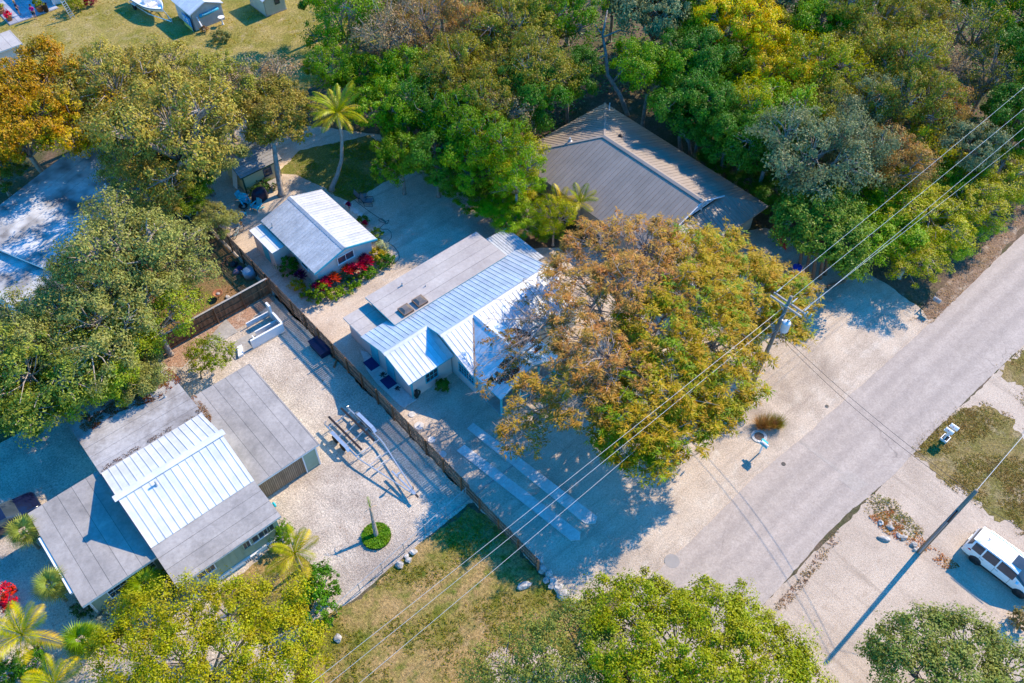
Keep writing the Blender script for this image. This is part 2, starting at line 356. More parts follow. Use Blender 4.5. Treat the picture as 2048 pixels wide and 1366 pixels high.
# repair strip and patch, valve covers
def flat(name, pts, z, m, parent, th=.004):
    b = MB(); b.prism([V(p[0], p[1], z) for p in pts], (0, 0, th)); return b.build(name, m, parent)
flat('repair_strip', [at(1598, 883, .03), at(1602, 880, .03), at(1688, 945, .03), at(1683, 949, .03)], .031, PATCH, road)
flat('repair_patch', [at(1676, 957, .03), at(1697, 937, .03), at(1736, 968, .03), at(1709, 983, .03)], .032, PATCH, road)
def disc(name, c, r, h, m, parent=None, n=20, **k):
    b = MB(); b.lathe([(r, 0), (r, h*.8), (r*.96, h)], c, n); return b.build(name, m, parent)
disc('valve_cover', tuple(at(1567, 928, .03)), .16, .012, DARK, road)
disc('valve_cover', tuple(at(1654, 812, .03)), .13, .012, DARK, road)
disc('patch_disc', tuple(at(1344, 1122, .03)), .5, .003, mat('darker_patch', (.34, .31, .29), (.30, .28, .26), 2, .95), road)
# scattered pebbles and road grit
def scatter_in(poly, n, rg):
    P = np.array([[p[0], p[1]] for p in poly]); lo, hi = P.min(0), P.max(0); out = []
    while len(out) < n:
        q = rg.uniform(lo, hi, (n*2, 2)); c = np.zeros(len(q), bool); j = len(P)-1
        for i in range(len(P)):
            a, b = P[i], P[j]; j = i
            m = ((a[1] > q[:, 1]) != (b[1] > q[:, 1]))
            with np.errstate(divide='ignore', invalid='ignore'):
                c ^= m & (q[:, 0] < (b[0]-a[0])*(q[:, 1]-a[1])/(b[1]-a[1])+a[0])
        out += list(q[c])
    return np.array(out[:n])
def np_mesh(name, verts, faces4, m, parent=None, tri=False):
    k = 3 if tri else 4
    me = bpy.data.meshes.new(name); nv, nf = len(verts), len(faces4)
    me.vertices.add(nv); me.vertices.foreach_set('co', np.asarray(verts, np.float32).ravel())
    me.loops.add(nf*k); me.loops.foreach_set('vertex_index', np.asarray(faces4, np.int32).ravel())
    me.polygons.add(nf); me.polygons.foreach_set('loop_start', np.arange(0, nf*k, k, dtype=np.int32)); me.polygons.foreach_set('loop_total', np.full(nf, k, np.int32))
    me.update(calc_edges=True); me.materials.append(m)
    return link(bpy.data.objects.new(name, me), parent)
ng = np.random.default_rng(11)
def tufts(name, label, poly, n, h, col, z=.01):
    p = scatter_in(poly, n, ng); k = 4
    # keep the denser clumps of a noise field so that the grass grows in patches
    keep = np.array([noise.noise(V(a[0]*.35, a[1]*.35, 3)) > -.15+.3*ng.random() for a in p]); p = p[keep]
    n = len(p); c = np.repeat(p, k, 0)+ng.normal(0, .05, (n*k, 2)); a = ng.uniform(0, 6.28, n*k); hh = h*ng.uniform(.4, 1., n*k); w_ = .035*ng.uniform(.6, 1.4, n*k)
    lean = ng.normal(0, .05, (n*k, 2))
    v = np.zeros((n*k, 3, 3)); v[:, 0, 0] = c[:, 0]+np.cos(a)*w_; v[:, 0, 1] = c[:, 1]+np.sin(a)*w_; v[:, 1, 0] = c[:, 0]-np.cos(a)*w_; v[:, 1, 1] = c[:, 1]-np.sin(a)*w_
    v[:, 2, 0] = c[:, 0]+lean[:, 0]; v[:, 2, 1] = c[:, 1]+lean[:, 1]; v[:, :2, 2] = z; v[:, 2, 2] = z+hh
    o = np_mesh(name, v.reshape(-1, 3), np.arange(n*k*3).reshape(-1, 3), LEAF, tri=True); o.color = (*col, 1)
    tag(o, label, 'grass', kind='stuff')
tufts('grass', 'short dry grass on the lawn around the boat and sheds', LAWN_TOP, 12000, .10, (.40, .31, .06))
tufts('grass', 'short patchy grass of the lawn below the chain-link fence', LAWN_LOW, 11000, .10, (.24, .225, .05))
tufts('grass', 'shaded grass of the small lawn around the coconut palm', LAWN_MID, 4000, .09, (.18, .22, .04))
tufts('grass', 'mown dry grass of the verge around the white mailboxes', GR_A, 5000, .08, (.30, .23, .08))
tufts('grass', 'brown weeds along the near edge of the road', px((1545, 1220), (1600, 1150), (1650, 1080), (1710, 1028), (1740, 1020), (1700, 1060), (1640, 1130), (1570, 1220)), 420, .08, (.36, .25, .14))
tufts('grass', 'sparse weeds between the rocks and the road', px((1710, 1030), (1745, 985), (1790, 1000), (1850, 1065), (1820, 1085), (1760, 1050)), 600, .09, (.30, .25, .09))
tufts('grass', 'dry grass of the neighbouring yard behind the board fence', LAWN_L, 3500, .08, (.26, .17, .06))
def grown(poly, f):
    c = sum((Vector((p[0], p[1], 0)) for p in poly), Vector())/len(poly); return [c+(Vector((p[0], p[1], 0))-c)*f for p in poly]
tufts('grass', 'stray grass at the ragged edge of the verge around the white mailboxes', [p for p in grown(GR_A, 1.13)], 3500, .07, (.30, .22, .09))
tufts('grass', 'stray grass at the edge of the far verge', grown(GR_B, 1.3), 1200, .07, (.30, .22, .09))
tufts('grass', 'stray grass along the rocks and picket fence by the lower lawn', grown(LAWN_LOW, 1.05), 2500, .07, (.26, .21, .06))
def pebbles(name, label, poly, n, r, m, z=.01):
    p = scatter_in(poly, n, ng); a = ng.uniform(0, 6.28, n); s = r*ng.uniform(.5, 1.5, n)
    base = np.array([[1, 0, 0], [0, .8, 0], [-1, 0, 0], [0, -.8, 0], [0, 0, .7]])
    v = base[None]*s[:, None, None]; x = v[..., 0]*np.cos(a)[:, None]-v[..., 1]*np.sin(a)[:, None]; y = v[..., 0]*np.sin(a)[:, None]+v[..., 1]*np.cos(a)[:, None]
    v = np.stack([x+p[:, :1], y+p[:, 1:], v[..., 2]+z], -1)
    f = np.array([[0, 1, 4], [1, 2, 4], [2, 3, 4], [3, 0, 4]])[None]+5*np.arange(n)[:, None, None]
    o = np_mesh(name, v.reshape(-1, 3), f.reshape(-1, 3), m, tri=True); tag(o, label, 'gravel', kind='stuff')
PEB = mat('pebble', (.70, .64, .56), (.40, .34, .28), 6, .95)
pebbles('gravel', 'loose white stones of the gravel beside the boat trailer', YARD_L, 26000, .022, PEB)
pebbles('gravel', 'loose stones of the gravel yard and drive', GRAV, 20000, .02, PEB)
pebbles('gravel', 'loose stones of the lot beside the white van', [V(20, 5.5, 0), V(55, 5.5, 0), V(50, -8, 0), V(25, -8, 0)], 12000, .02, mat('lot_pebble', (.55, .47, .39), (.30, .24, .19), 6, .95))

# ------------------------------------------------------------ buildings: shared pieces
def clip(poly, k, lo, hi):
    "clip a 2-D convex polygon to lo <= p[k] <= hi"
    for sgn, lim in ((1, lo), (-1, -hi)):
        out = []
        for i in range(len(poly)):
            a, b = poly[i], poly[(i+1) % len(poly)]; fa, fb = sgn*a[k]-lim, sgn*b[k]-lim
            if fa >= 0: out.append(a)
            if (fa >= 0) != (fb >= 0):
                t = fa/(fa-fb); out.append((a[0]+(b[0]-a[0])*t, a[1]+(b[1]-a[1])*t))
        poly = out
        if len(poly) < 3: return []
    return poly
def roof_plane(roof, poly, run, spacing, m, rib=.03, ribw=.022, th=.02, gap=.004, lift=.003, off=0., name='roof_panel', wob=0., under=None):
    "panels laid side by side over a sloping polygon; run = the direction each panel runs in"
    poly = [Vector(p) for p in poly]
    n = sum(((poly[i]-poly[0]).cross(poly[i+1]-poly[0]) for i in range(1, len(poly)-1)), Vector()).normalized()
    if n.z < 0: n = -n
    v = Vector(run); v = (v-n*v.dot(n)).normalized(); u = v.cross(n); o = poly[0]
    p2 = [((p-o).dot(u), (p-o).dot(v)) for p in poly]
    u0, u1 = min(p[0] for p in p2), max(p[0] for p in p2); k = u0+off
    if under is None and not rib: under = mat('tar_seam', (.10, .095, .09)); gap = .022
    if under and name == 'roofing_strip': MB().prism([p+n*.0015 for p in poly], n*.003).build('underlay', under, roof); lift = lift+.002
    while k < u1-.02:
        c = clip(p2, 0, max(k, u0), min(k+spacing-gap, u1))
        if c:
            b = MB(); li = lift+rng.uniform(0, wob)
            b.prism([o+u*x+v*y+n*li for x, y in c], n*th)
            if rib:
                ys = [y for x, y in clip(p2, 0, k+.001, min(k+ribw, u1-.001)) or []]
                if ys:
                    ra, rb = o+u*(k+ribw/2)+v*(min(ys)+.01)+n*(li+th), o+u*(k+ribw/2)+v*(max(ys)-.01)+n*(li+th)
                    if (rb-ra).length > .1: b.bar(ra+n*rib/2, rb+n*rib/2, ribw, rib, n)
            b.build(name, m, roof)
        k += spacing
def deck(b, poly, th=.14):
    poly = [Vector(p) for p in poly]; b.prism([p-V(0, 0, th) for p in poly], (0, 0, th)); return b
def window(parent, c, face, w_, h_, fm, nx=1, ny=1, name='window', gm=None):
    "face: 'x-','y-','x+'; c = centre on the wall face"
    c = Vector(c); ax = V(0, 1, 0) if face[0] == 'x' else V(1, 0, 0); nrm = V(-1 if face[1] == '-' else 1, 0, 0) if face[0] == 'x' else V(0, -1 if face[1] == '-' else 1, 0)
    b = MB(); t = .07
    def bb(x0, x1, z0, z1, d0, d1):
        p = [c+ax*x+V(0, 0, z)+nrm*d for x in (x0, x1) for z in (z0, z1) for d in (d0, d1)]
        lo = [min(q[i] for q in p) for i in range(3)]; hi = [max(q[i] for q in p) for i in range(3)]; b.box(lo, hi)
    W, Hh = w_/2, h_/2
    bb(-W-t, W+t, Hh, Hh+t, .004, .06); bb(-W-t, W+t, -Hh-t, -Hh, .004, .08); bb(-W-t, -W, -Hh, Hh, .005, .055); bb(W, W+t, -Hh, Hh, .005, .055)
    for i in range(1, nx): bb(-W+w_*i/nx-.018, -W+w_*i/nx+.018, -Hh, Hh, .022, .04)
    for i in range(1, ny): bb(-W, W, -Hh+h_*i/ny-.018, -Hh+h_*i/ny+.018, .021, .039)
    o = b.build(name, fm, parent); b = MB(); bb(-W+.001, W-.001, -Hh+.001, Hh-.001, .003, .018); b.build('pane', gm or GLASS, o); return o
def door(parent, c, face, w_, h_, m):
    c = Vector(c); ax = V(0, 1, 0) if face[0] == 'x' else V(1, 0, 0); nrm = V(-1 if face[1] == '-' else 1, 0, 0) if face[0] == 'x' else V(0, -1, 0)
    b = MB()
    def bb(b, x0, x1, z0, z1, d0, d1):
        p = [c+ax*x+V(0, 0, z)+nrm*d for x in (x0, x1) for z in (z0, z1) for d in (d0, d1)]
        b.box([min(q[i] for q in p) for i in range(3)], [max(q[i] for q in p) for i in range(3)])
    bb(b, -w_/2, w_/2, .06, h_, .004, .05); bb(b, -w_/2+.12, w_/2-.12, .25, h_*.45, .05, .065); bb(b, -w_/2+.12, w_/2-.12, h_*.55, h_-.15, .05, .065)
    o = b.build('door', m, parent); b = MB(); bb(b, w_/2-.14, w_/2-.08, .95, 1.05, .066, .11); b.build('handle', STEEL, o); return o
def wallbox(parent, x0, y0, x1, y1, h, m, name='wall', th=.15, z0=0.):
    "four walls, each a mesh of its own"
    for a, b_ in (((x0, y0), (x1, y0+th)), ((x0, y1-th), (x1, y1)), ((x0, y0+th), (x0+th, y1-th)), ((x1-th, y0+th), (x1, y1-th))):
        MB().box((a[0], a[1], z0), (b_[0], b_[1], h)).build(name, m, parent)
def pipe_vent(parent, p, h=.35, r=.06, m=None):
    b = MB(); b.tube([p, Vector(p)+V(0, 0, h)], r, 8); b.lathe([(r*2.2, 0), (r*1.3, .06)], p, 10); b.build('roof_vent', m or STEEL, parent)
# ------------------------------------------------------------ sage-green house (left)
T = thing('sage_house', 'sage green house with white ribbed metal gable between grey flat roofs', 'house', (3, 36, 0))
wallbox(T, -.4, 29.55, 6.2, 32.5, 2.55, SAGE); wallbox(T, -.4, 39.3, 6.2, 44.6, 2.5, SAGE); wallbox(T, -5.2, 32.25, -.42, 39.8, 2.48, SAGE)
for x in (-.5, 6.12):
    MB().prism([(x, 32.5, 0), (x, 39.4, 0), (x, 39.4, 2.95), (x, 35.9, 4.48), (x, 32.5, 2.95)], (.14, 0, 0)).build('wall', SAGE, T)
# carport walls: slatted doors and a green panel on the near side
MB().box((6.3, 41.15, 0), (11.1, 41.3, 2.3)).build('wall', SAGE, T); MB().box((10.95, 32.7, 0), (11.1, 41.15, 2.3)).build('wall', SAGE, T)
MB().box((10.05, 32.55, .0), (11.1, 32.69, 2.3)).build('wall', SAGE, T)
dr = MB().box((6.6, 32.66, .1), (10.0, 32.69, 2.2)).build('slatted_door', mat('door_backing', (.12, .08, .06)), T)
sl = MB().box((0, -.03, .08), (.10, 0, 2.2)); sm = sl.mesh('door_slat'); sm.materials.append(mat('tan_slat', (.36, .25, .165), (.28, .19, .125), 2, .85, vary=.15))
for i in range(25):
    o = link(bpy.data.objects.new('door_slat', sm), dr); o.location = Vector((6.62+i*.136, 32.655, 0))-root_of(dr)
MB().box((6.25, 32.6, 0), (6.6, 32.72, 2.3)).build('corner_post', WHITE, T)
MB().box((9.99, 32.50, 0), (10.07, 32.58, 2.3)).build('corner_post', WHITE, T)
MB().box((11.02, 32.48, 0), (11.12, 32.56, 2.3)).build('corner_post', WHITE, T)
roof = MB()
for p in ([(-.74, 32.4, 3.05), (6.5, 32.4, 3.05), (6.5, 35.9, 4.65), (-.74, 35.9, 4.65)], [(-.74, 39.45, 3.05), (6.5, 39.45, 3.05), (6.5, 35.9, 4.65), (-.74, 35.9, 4.65)]): deck(roof, p, .12)
roof = roof.build('roof', WHITE, T)
roof_plane(roof, [(-.74, 32.4, 3.05), (6.5, 32.4, 3.05), (6.5, 35.9, 4.65), (-.74, 35.9, 4.65)], (0, 1, 0), .5, WHITEMETAL)
roof_plane(roof, [(-.74, 39.45, 3.05), (6.5, 39.45, 3.05), (6.5, 35.9, 4.65), (-.74, 35.9, 4.65)], (0, 1, 0), .5, WHITEMETAL)
MB().prism([(-.95, 35.65, 4.66), (-.95, 36.15, 4.66), (-.95, 35.9, 4.79)], (7.65, 0, 0)).build('ridge_cap', WHITEMETAL, roof)
pipe_vent(roof, V(1.55, 35.3, 4.42), .4, .06, GALV)
# red trim line on the raised gable
MB().bar((-.76, 32.4, 2.98), (-.76, 35.9, 4.58), .03, .10).bar((-.76, 35.9, 4.58), (-.76, 39.45, 2.98), .03, .10).build('gable_trim', mat('faded_red_trim', (.45, .10, .09), None, 1, .7), T)
b = deck(MB(), [(-.8, 39.3, 3.0), (6.6, 39.3, 3.0), (6.6, 45, 2.6), (-.8, 45, 2.6)], .16); r2 = b.build('back_roof', WHITE, T)
roof_plane(r2, [(-.8, 39.3, 3.0), (6.6, 39.3, 3.0), (6.6, 45, 2.6), (-.8, 45, 2.6)], (1, 0, 0), .95, STAINED, rib=0, th=.008, wob=.006, name='roofing_strip')
pipe_vent(r2, V(5.3, 42.6, 2.8), .3, .05)
b = deck(MB(), [(-.75, 29.3, 2.6), (6.5, 29.3, 2.6), (6.5, 32.5, 3.02), (-.75, 32.5, 3.02)], .16); r3 = b.build('front_roof', WHITE, T)
roof_plane(r3, [(-.75, 29.3, 2.6), (6.5, 29.3, 2.6), (6.5, 32.5, 3.02), (-.75, 32.5, 3.02)], (1, 0, 0), .95, ROLL, rib=0, th=.008, wob=.008, name='roofing_strip')
b = deck(MB(), [(-5.55, 31.9, 2.6), (-.7, 31.9, 2.66), (-.7, 40.1, 2.66), (-5.55, 40.1, 2.6)], .2); r4 = b.build('side_roof', WHITE, T)
roof_plane(r4, [(-5.55, 31.9, 2.6), (-.7, 31.9, 2.66), (-.7, 40.1, 2.66), (-5.55, 40.1, 2.6)], (0, 1, 0), .97, ROLL, rib=0, th=.008, wob=.01, name='roofing_strip')
MB().box((-5.75, 33.2, 2.38), (-5.58, 38.0, 2.55)).build('gutter', WHITE, T)
b = deck(MB(), [(6.55, 32.4, 2.4), (11.4, 32.4, 2.4), (11.4, 41.6, 2.46), (6.55, 41.6, 2.46)], .16); r5 = b.build('carport_roof', WHITE, T)
roof_plane(r5, [(6.55, 32.4, 2.4), (11.4, 32.4, 2.4), (11.4, 41.6, 2.46), (6.55, 41.6, 2.46)], (0, 1, 0), .95, ROLL, rib=0, th=.008, wob=.01, name='roofing_strip')
bat = MB().box((-.02, -.035, .35), (.02, -.003, 2.5)); bm_ = bat.mesh('batten'); bm_.materials.append(SAGE)
for i in range(16):
    o = link(bpy.data.objects.new('batten', bm_), T); o.location = Vector((-.3+i*.42, 29.55, 0))-T.location
for i in range(11):
    o = link(bpy.data.objects.new('batten', bm_), T); o.location = Vector((-5.1+i*.45, 32.25, 0))-T.location
MB().box((-.42, 29.42, 0), (6.22, 29.53, .38)).build('skirting', WHITE, T)
for x in (3.3, 4.9):
    b = MB().box((x, 29.36, .06), (x+.9, 29.418, .36))
    v_ = b.build('crawl_vent', WHITE, T); b = MB()
    for k in range(6): b.box((x+.05+k*.14, 29.345, .09), (x+.11+k*.14, 29.358, .33))
    b.build('vent_slots', DARK, v_)
for (x, y), w_, h_ in (((411, 1142), 1.15, .75), ((517, 1072), 1.2, .7), ((541, 1055), .4, .7), ((494, 1088), .5, .7)):
    c = atY(x, y, 29.55); window(T, c, 'y-', w_, h_, WHITE if w_ > .6 else SAGE, 2 if w_ > .6 else 1, 1)
for (x, y), w_, h_ in (((236, 1176), 1.15, 1.0), ((292, 1136), 1.0, .9)):
    c = atY(x, y, 32.25); c.z = min(c.z, 1.9); window(T, c, 'y-', w_, h_, WHITE, 1, 2)
MB().box((-5.24, 32.2, 0), (-5.12, 32.32, 2.4)).build('corner_board', WHITE, T)
b = MB().tube([V(6.62, 31.9, .05), V(6.75, 31.8, .5), V(6.9, 31.75, .35)], .05, 6); b.lathe([(.16, 0), (.2, .05), (.2, .1), (.16, .14)], (6.85, 31.7, .3), 12, 'x'); b.build('hose_reel', CYANP, T)

# ------------------------------------------------------------ cottage with turquoise trim (centre)
T = thing('turquoise_trim_cottage', 'cream cottage with turquoise trim, white standing-seam roofs and flat rear roof', 'house', (26, 34, 0))
def pl(y): return 2.5+.29*(38.3-y)
wallbox(T, 19.4, 32.7, 23.1, 38.0, 2.32, CREAMWALL); wallbox(T, 19.45, 38.02, 21.6, 40.8, 2.05, CREAMWALL); wallbox(T, 21.7, 37.0, 32.4, 40.9, 2.7, CREAMWALL)
MB().prism([(23.2, 37.0, 0), (23.2, 29.95, 0), (23.2, 29.95, 2.32), (23.2, 33.5, 3.76), (23.2, 37.0, 2.72)], (.15, 0, 0)).build('wall', CREAMWALL, T)
MB().prism([(33.3, 37.0, 0), (33.3, 29.95, 0), (33.3, 29.95, 2.32), (33.3, 33.5, 3.76), (33.3, 37.0, 2.72)], (.15, 0, 0)).build('wall', CREAMWALL, T)
MB().box((28.6, 29.96, 0), (33.3, 30.1, 2.33)).build('wall', CREAMWALL, T)
MB().box((23.36, 28.9, 0), (23.5, 29.94, 2.3)).build('wall', CREAMWALL, T); MB().box((23.5, 28.9, 0), (28.5, 29.04, 2.3)).build('wall', CREAMWALL, T); MB().box((28.45, 29.05, 0), (28.6, 29.95, 2.3)).build('wall', CREAMWALL, T)
MB().prism([(19.4, 33.0, 2.32), (19.4, 37.9, 2.32), (19.4, 35.2, 3.28)], (.14, 0, 0)).build('gable_wall', CREAMWALL, T)
b = deck(MB(), [(21.4, 37.25, 2.9), (32.6, 37.25, 2.9), (32.6, 41.1, 2.84), (21.4, 41.1, 2.84)], .16); rf = b.build('flat_roof', TEAL, T)
roof_plane(rf, [(21.4, 37.25, 2.9), (32.6, 37.25, 2.9), (32.6, 41.1, 2.84), (21.4, 41.1, 2.84)], (1, 0, 0), .97, CREAMROLL, rib=0, th=.008, wob=.01, name='roofing_strip')
for x, y in ((22.9, 37.85), (24.25, 37.85)):
    s_ = MB().box((x-.46, y-.46, 2.9), (x+.46, y+.46, 3.12)).build('skylight', mat('rusty_curb', (.28, .16, .09), (.18, .12, .09), 3, .8), rf)
    d = MB(); d.add([(x-.42, y-.42, 3.121), (x+.42, y-.42, 3.121), (x+.42, y+.42, 3.121), (x-.42, y+.42, 3.121), (x-.2, y-.2, 3.26), (x+.2, y-.2, 3.26), (x+.2, y+.2, 3.26), (x-.2, y+.2, 3.26)], [(0, 1, 5, 4), (1, 2, 6, 5), (2, 3, 7, 6), (3, 0, 4, 7), (4, 5, 6, 7)])
    d.build('skylight_dome', mat('smoked_acrylic', (.13, .11, .09), (.2, .17, .15), 2, .1, spec=.6), rf)
pipe_vent(rf, V(24.3, 40.2, 2.9), .3, .05); pipe_vent(rf, V(25.6, 38.9, 2.9), .2, .03)
b = deck(MB(), [(19.15, 38.1, 2.25), (21.55, 38.1, 2.25), (21.55, 41.0, 2.2), (19.15, 41.0, 2.2)], .14); r2 = b.build('low_roof', WHITE, T)
roof_plane(r2, [(19.15, 38.1, 2.25), (21.55, 38.1, 2.25), (21.55, 41.0, 2.2), (19.15, 41.0, 2.2)], (1, 0, 0), .97, CREAMROLL, rib=0, th=.008, wob=.01, name='roofing_strip')
Ns = ([(18.95, 38.3, pl(38.3)), (21.42, 38.3, pl(38.3)), (21.42, 35.2, pl(35.2)), (18.95, 35.2, pl(35.2))], [(21.42, 37.35, pl(37.35)), (22.9, 37.35, pl(37.35)), (22.9, 35.2, pl(35.2)), (21.42, 35.2, pl(35.2))],
      [(22.9, 37.35, pl(37.35)), (33.7, 37.35, pl(37.35)), (33.7, 33.5, pl(33.5)), (22.9, 33.5, pl(33.5))])
zr, zs = pl(33.5), pl(35.2)
Ss = ([(18.95, 35.2, zs), (23.12, 35.2, zs), (23.12, 32.35, 2.42), (18.95, 32.35, 2.42)],)
Bs = ([(22.9, 33.5, zr), (26, 33.5, zr), (23.1, 29.9, 2.45), (22.9, 29.9, 2.45)], [(26, 33.5, zr), (33.7, 33.5, zr), (33.7, 29.9, 2.45), (28.9, 29.9, 2.45)])
Ws = ([(26, 33.5, zr), (23.1, 29.9, 2.45), (23.1, 27.0, 2.45), (26, 27.0, zr)], [(26, 33.5, zr), (26, 27.0, zr), (28.9, 27.0, 2.45), (28.9, 29.9, 2.45)])
b = MB()
for p in Ns+Ss+Bs+Ws: deck(b, [(q[0], q[1], q[2]-.006) for q in p], .11)
rw = b.build('metal_roof', TEAL, T)
for k, p in enumerate(Ns): roof_plane(rw, p, (0, 1, 0), .41, COTMETAL, rib=.03, ribw=.022)
for p in Ss+Bs: roof_plane(rw, p, (0, 1, 0), .41, COTMETAL, rib=.03, ribw=.022)
for p in Ws: roof_plane(rw, p, (1, 0, 0), .41, COTMETAL, rib=.022, ribw=.02)
MB().prism([(18.9, 34.98, zs-.02), (18.9, 35.42, zs-.02), (18.9, 35.2, zs+.08)], (4.05, 0, 0)).build('ridge_cap', COTMETAL, rw)
MB().prism([(22.85, 33.28, zr-.02), (22.85, 33.72, zr-.02), (22.85, 33.5, zr+.08)], (10.9, 0, 0)).build('ridge_cap', COTMETAL, rw)
MB().prism([(25.8, 33.4, zr-.02), (26.2, 33.4, zr-.02), (26, 33.4, zr+.09)], (0, -6.45, 0)).build('ridge_cap', COTMETAL, rw)
MB().bar((26, 33.5, zr+.04), (23.1, 29.9, 2.49), .14, .03).build('valley_flashing', mat('rusty_flashing', (.35, .30, .27), (.25, .14, .09), 2, .7), rw)
door(T, (19.4, atX(750, 705, 19.4).y, 0), 'x-', 1.0, 2.05, TEAL); door(T, (19.4, atX(781, 733, 19.4).y, 0), 'x-', 1.0, 2.05, TEAL)
window(T, atY(863, 750, 32.7), 'y-', 1.05, .95, TEAL, 3, 2)
window(T, (23.2, 31.0, 1.55), 'x-', 1.7, .95, TEAL, 6, 3)
MB().box((19.34, 32.64, .02), (19.46, 32.76, 2.32)).build('corner_board', TEAL, T); MB().box((23.28, 28.82, .02), (23.42, 28.96, 2.3)).build('corner_board', TEAL, T)
for x in (23.3, 25.1, 26.9, 28.6): MB().box((x-.06, 27.15, .03), (x+.06, 27.27, 2.34 if x in (23.3, 28.6) else 2.9)).build('porch_post', TEAL, T)
b = MB(); b.box((23.37, 27.18, .9), (28.53, 27.24, .97)).box((23.37, 27.18, .15), (28.53, 27.24, .2))
for i in range(40): b.box((23.42+i*.13, 27.19, .2), (23.46+i*.13, 27.23, .9))
b.build('porch_railing', TEAL, T)
MB().box((23.3, 27.05, .0), (28.6, 28.89, .1)).build('porch_floor', CONC, T)
# patio and what stands on it
pts = px((720, 701), (727, 718), (733, 740), (754, 768), (800, 812), (810, 814), (834, 800))
MB().prism([V(p.x, p.y, .0) for p in pts]+[V(19.38, 32.75, 0), V(19.38, 38.6, 0)], (0, 0, .07)).build('patio', CONCP).__setitem__('kind', 'structure')
for (x, y), lab in (((743, 728), 'navy door mat by the rear turquoise door'), ((777, 764), 'navy door mat by the front turquoise door')):
    p = at(x, y, .07); o = MB().box((p.x-.42, p.y-.55, .071), (p.x+.42, p.y+.55, .09)).build('door_mat', NAVY); tag(o, lab, 'door mat', 'navy mats on the patio')
p = at(836, 790, .5); t = thing('hose_reel', 'dark hose reel hanging at the corner of the cream cottage', 'hose reel', (p.x, 32.6, 0))
b = MB()
for r_ in (.28, .24, .2): b.tube([(p.x+r_*math.cos(a), 32.55-.03*(r_*20 % 2), .62+r_*math.sin(a)*1.25) for a in np.linspace(0, 6.28, 20)], .03, 6)
b.build('hose', mat('dark_green_hose', (.02, .04, .03)), t); MB().box((p.x-.1, 32.56, .0), (p.x+.1, 32.68, .95)).build('bracket', DARK, t)

# lean-to behind the cottage
T = thing('lean_to', 'low corrugated metal lean-to between the cottage and the hedge', 'shed', (34.4, 38.2, 0))
for x, y in ((33.4, 36.0), (35.2, 36.0), (33.4, 40.2), (35.2, 40.2)): MB().box((x-.05, y-.05, 0), (x+.05, y+.05, 2.02)).build('post', GREYWOOD, T)
b = deck(MB(), [(33.05, 35.8, 2.2), (35.4, 35.8, 2.05), (35.4, 40.4, 2.05), (33.05, 40.4, 2.2)], .06); r_ = b.build('roof', GALV, T)
roof_plane(r_, [(33.05, 35.8, 2.2), (35.4, 35.8, 2.05), (35.4, 40.4, 2.05), (33.05, 40.4, 2.2)], (0, 1, 0), .26, GALV, rib=.025, ribw=.09)

# ------------------------------------------------------------ guest cottage
T = thing('guest_cottage', 'small cream cottage with galvanised gable roof behind red croton plants', 'cottage', (23, 50, 0))
wallbox(T, 20.4, 46.65, 25.75, 54.0, 2.35, CREAMWALL)
for y in (46.55, 53.95): MB().prism([(20.4, y, 2.35), (25.75, y, 2.35), (23.05, y, 3.12)], (0, .13, 0)).build('gable_wall', CREAMWALL, T)
Lp = [(20.0, 46.2, 2.45), (23.05, 46.2, 3.35), (23.05, 54.4, 3.35), (20.0, 54.4, 2.45)]; Rp = [(26.1, 46.2, 2.45), (23.05, 46.2, 3.35), (23.05, 54.4, 3.35), (26.1, 54.4, 2.45)]
b = MB(); deck(b, Lp, .1); deck(b, Rp, .1); rf = b.build('roof', TEAL, T)
roof_plane(rf, Lp, (1, 0, 0), .34, GALV, rib=.02, ribw=.06); roof_plane(rf, Rp, (1, 0, 0), .34, mat('bright_galvanised_roof', (.64, .64, .65), (.52, .53, .54), .9, .45, vary=.08, fine=(5, .15), metal=.3), rib=.03, ribw=.05)
MB().prism([(22.8, 46.15, 3.33), (23.3, 46.15, 3.33), (23.05, 46.15, 3.44)], (0, 8.3, 0)).build('ridge_cap', GALV, rf)
MB().bar((19.98, 46.17, 2.37), (23.05, 46.17, 3.28), .05, .17).bar((23.05, 46.17, 3.28), (26.12, 46.17, 2.37), .05, .17).build('barge_board', TEAL, T)
MB().box((18.95, 50.95, 0), (20.39, 54.3, 1.98)).build('annex', CREAMWALL, T)
ar = deck(MB(), [(18.8, 50.8, 2.05), (20.0, 50.8, 2.12), (20.0, 54.45, 2.12), (18.8, 54.45, 2.05)], .06).build('annex_roof', GALV, T)
roof_plane(ar, [(18.8, 50.8, 2.05), (20.0, 50.8, 2.12), (20.0, 54.45, 2.12), (18.8, 54.45, 2.05)], (0, 1, 0), .6, WHITEMETAL, rib=.02)
door(T, (18.95, atX(528, 487, 18.95).y, 0), 'x-', .9, 1.85, TEAL)
window(T, atY(691, 514, 46.55), 'y-', 1.5, .7, WHITE, 2, 1); window(T, (20.4, 48.6, 1.45), 'x-', 1.0, .8, WHITE, 1, 2)
pipe_vent(rf, V(20.3, 53.0, 2.55), .5, .05)

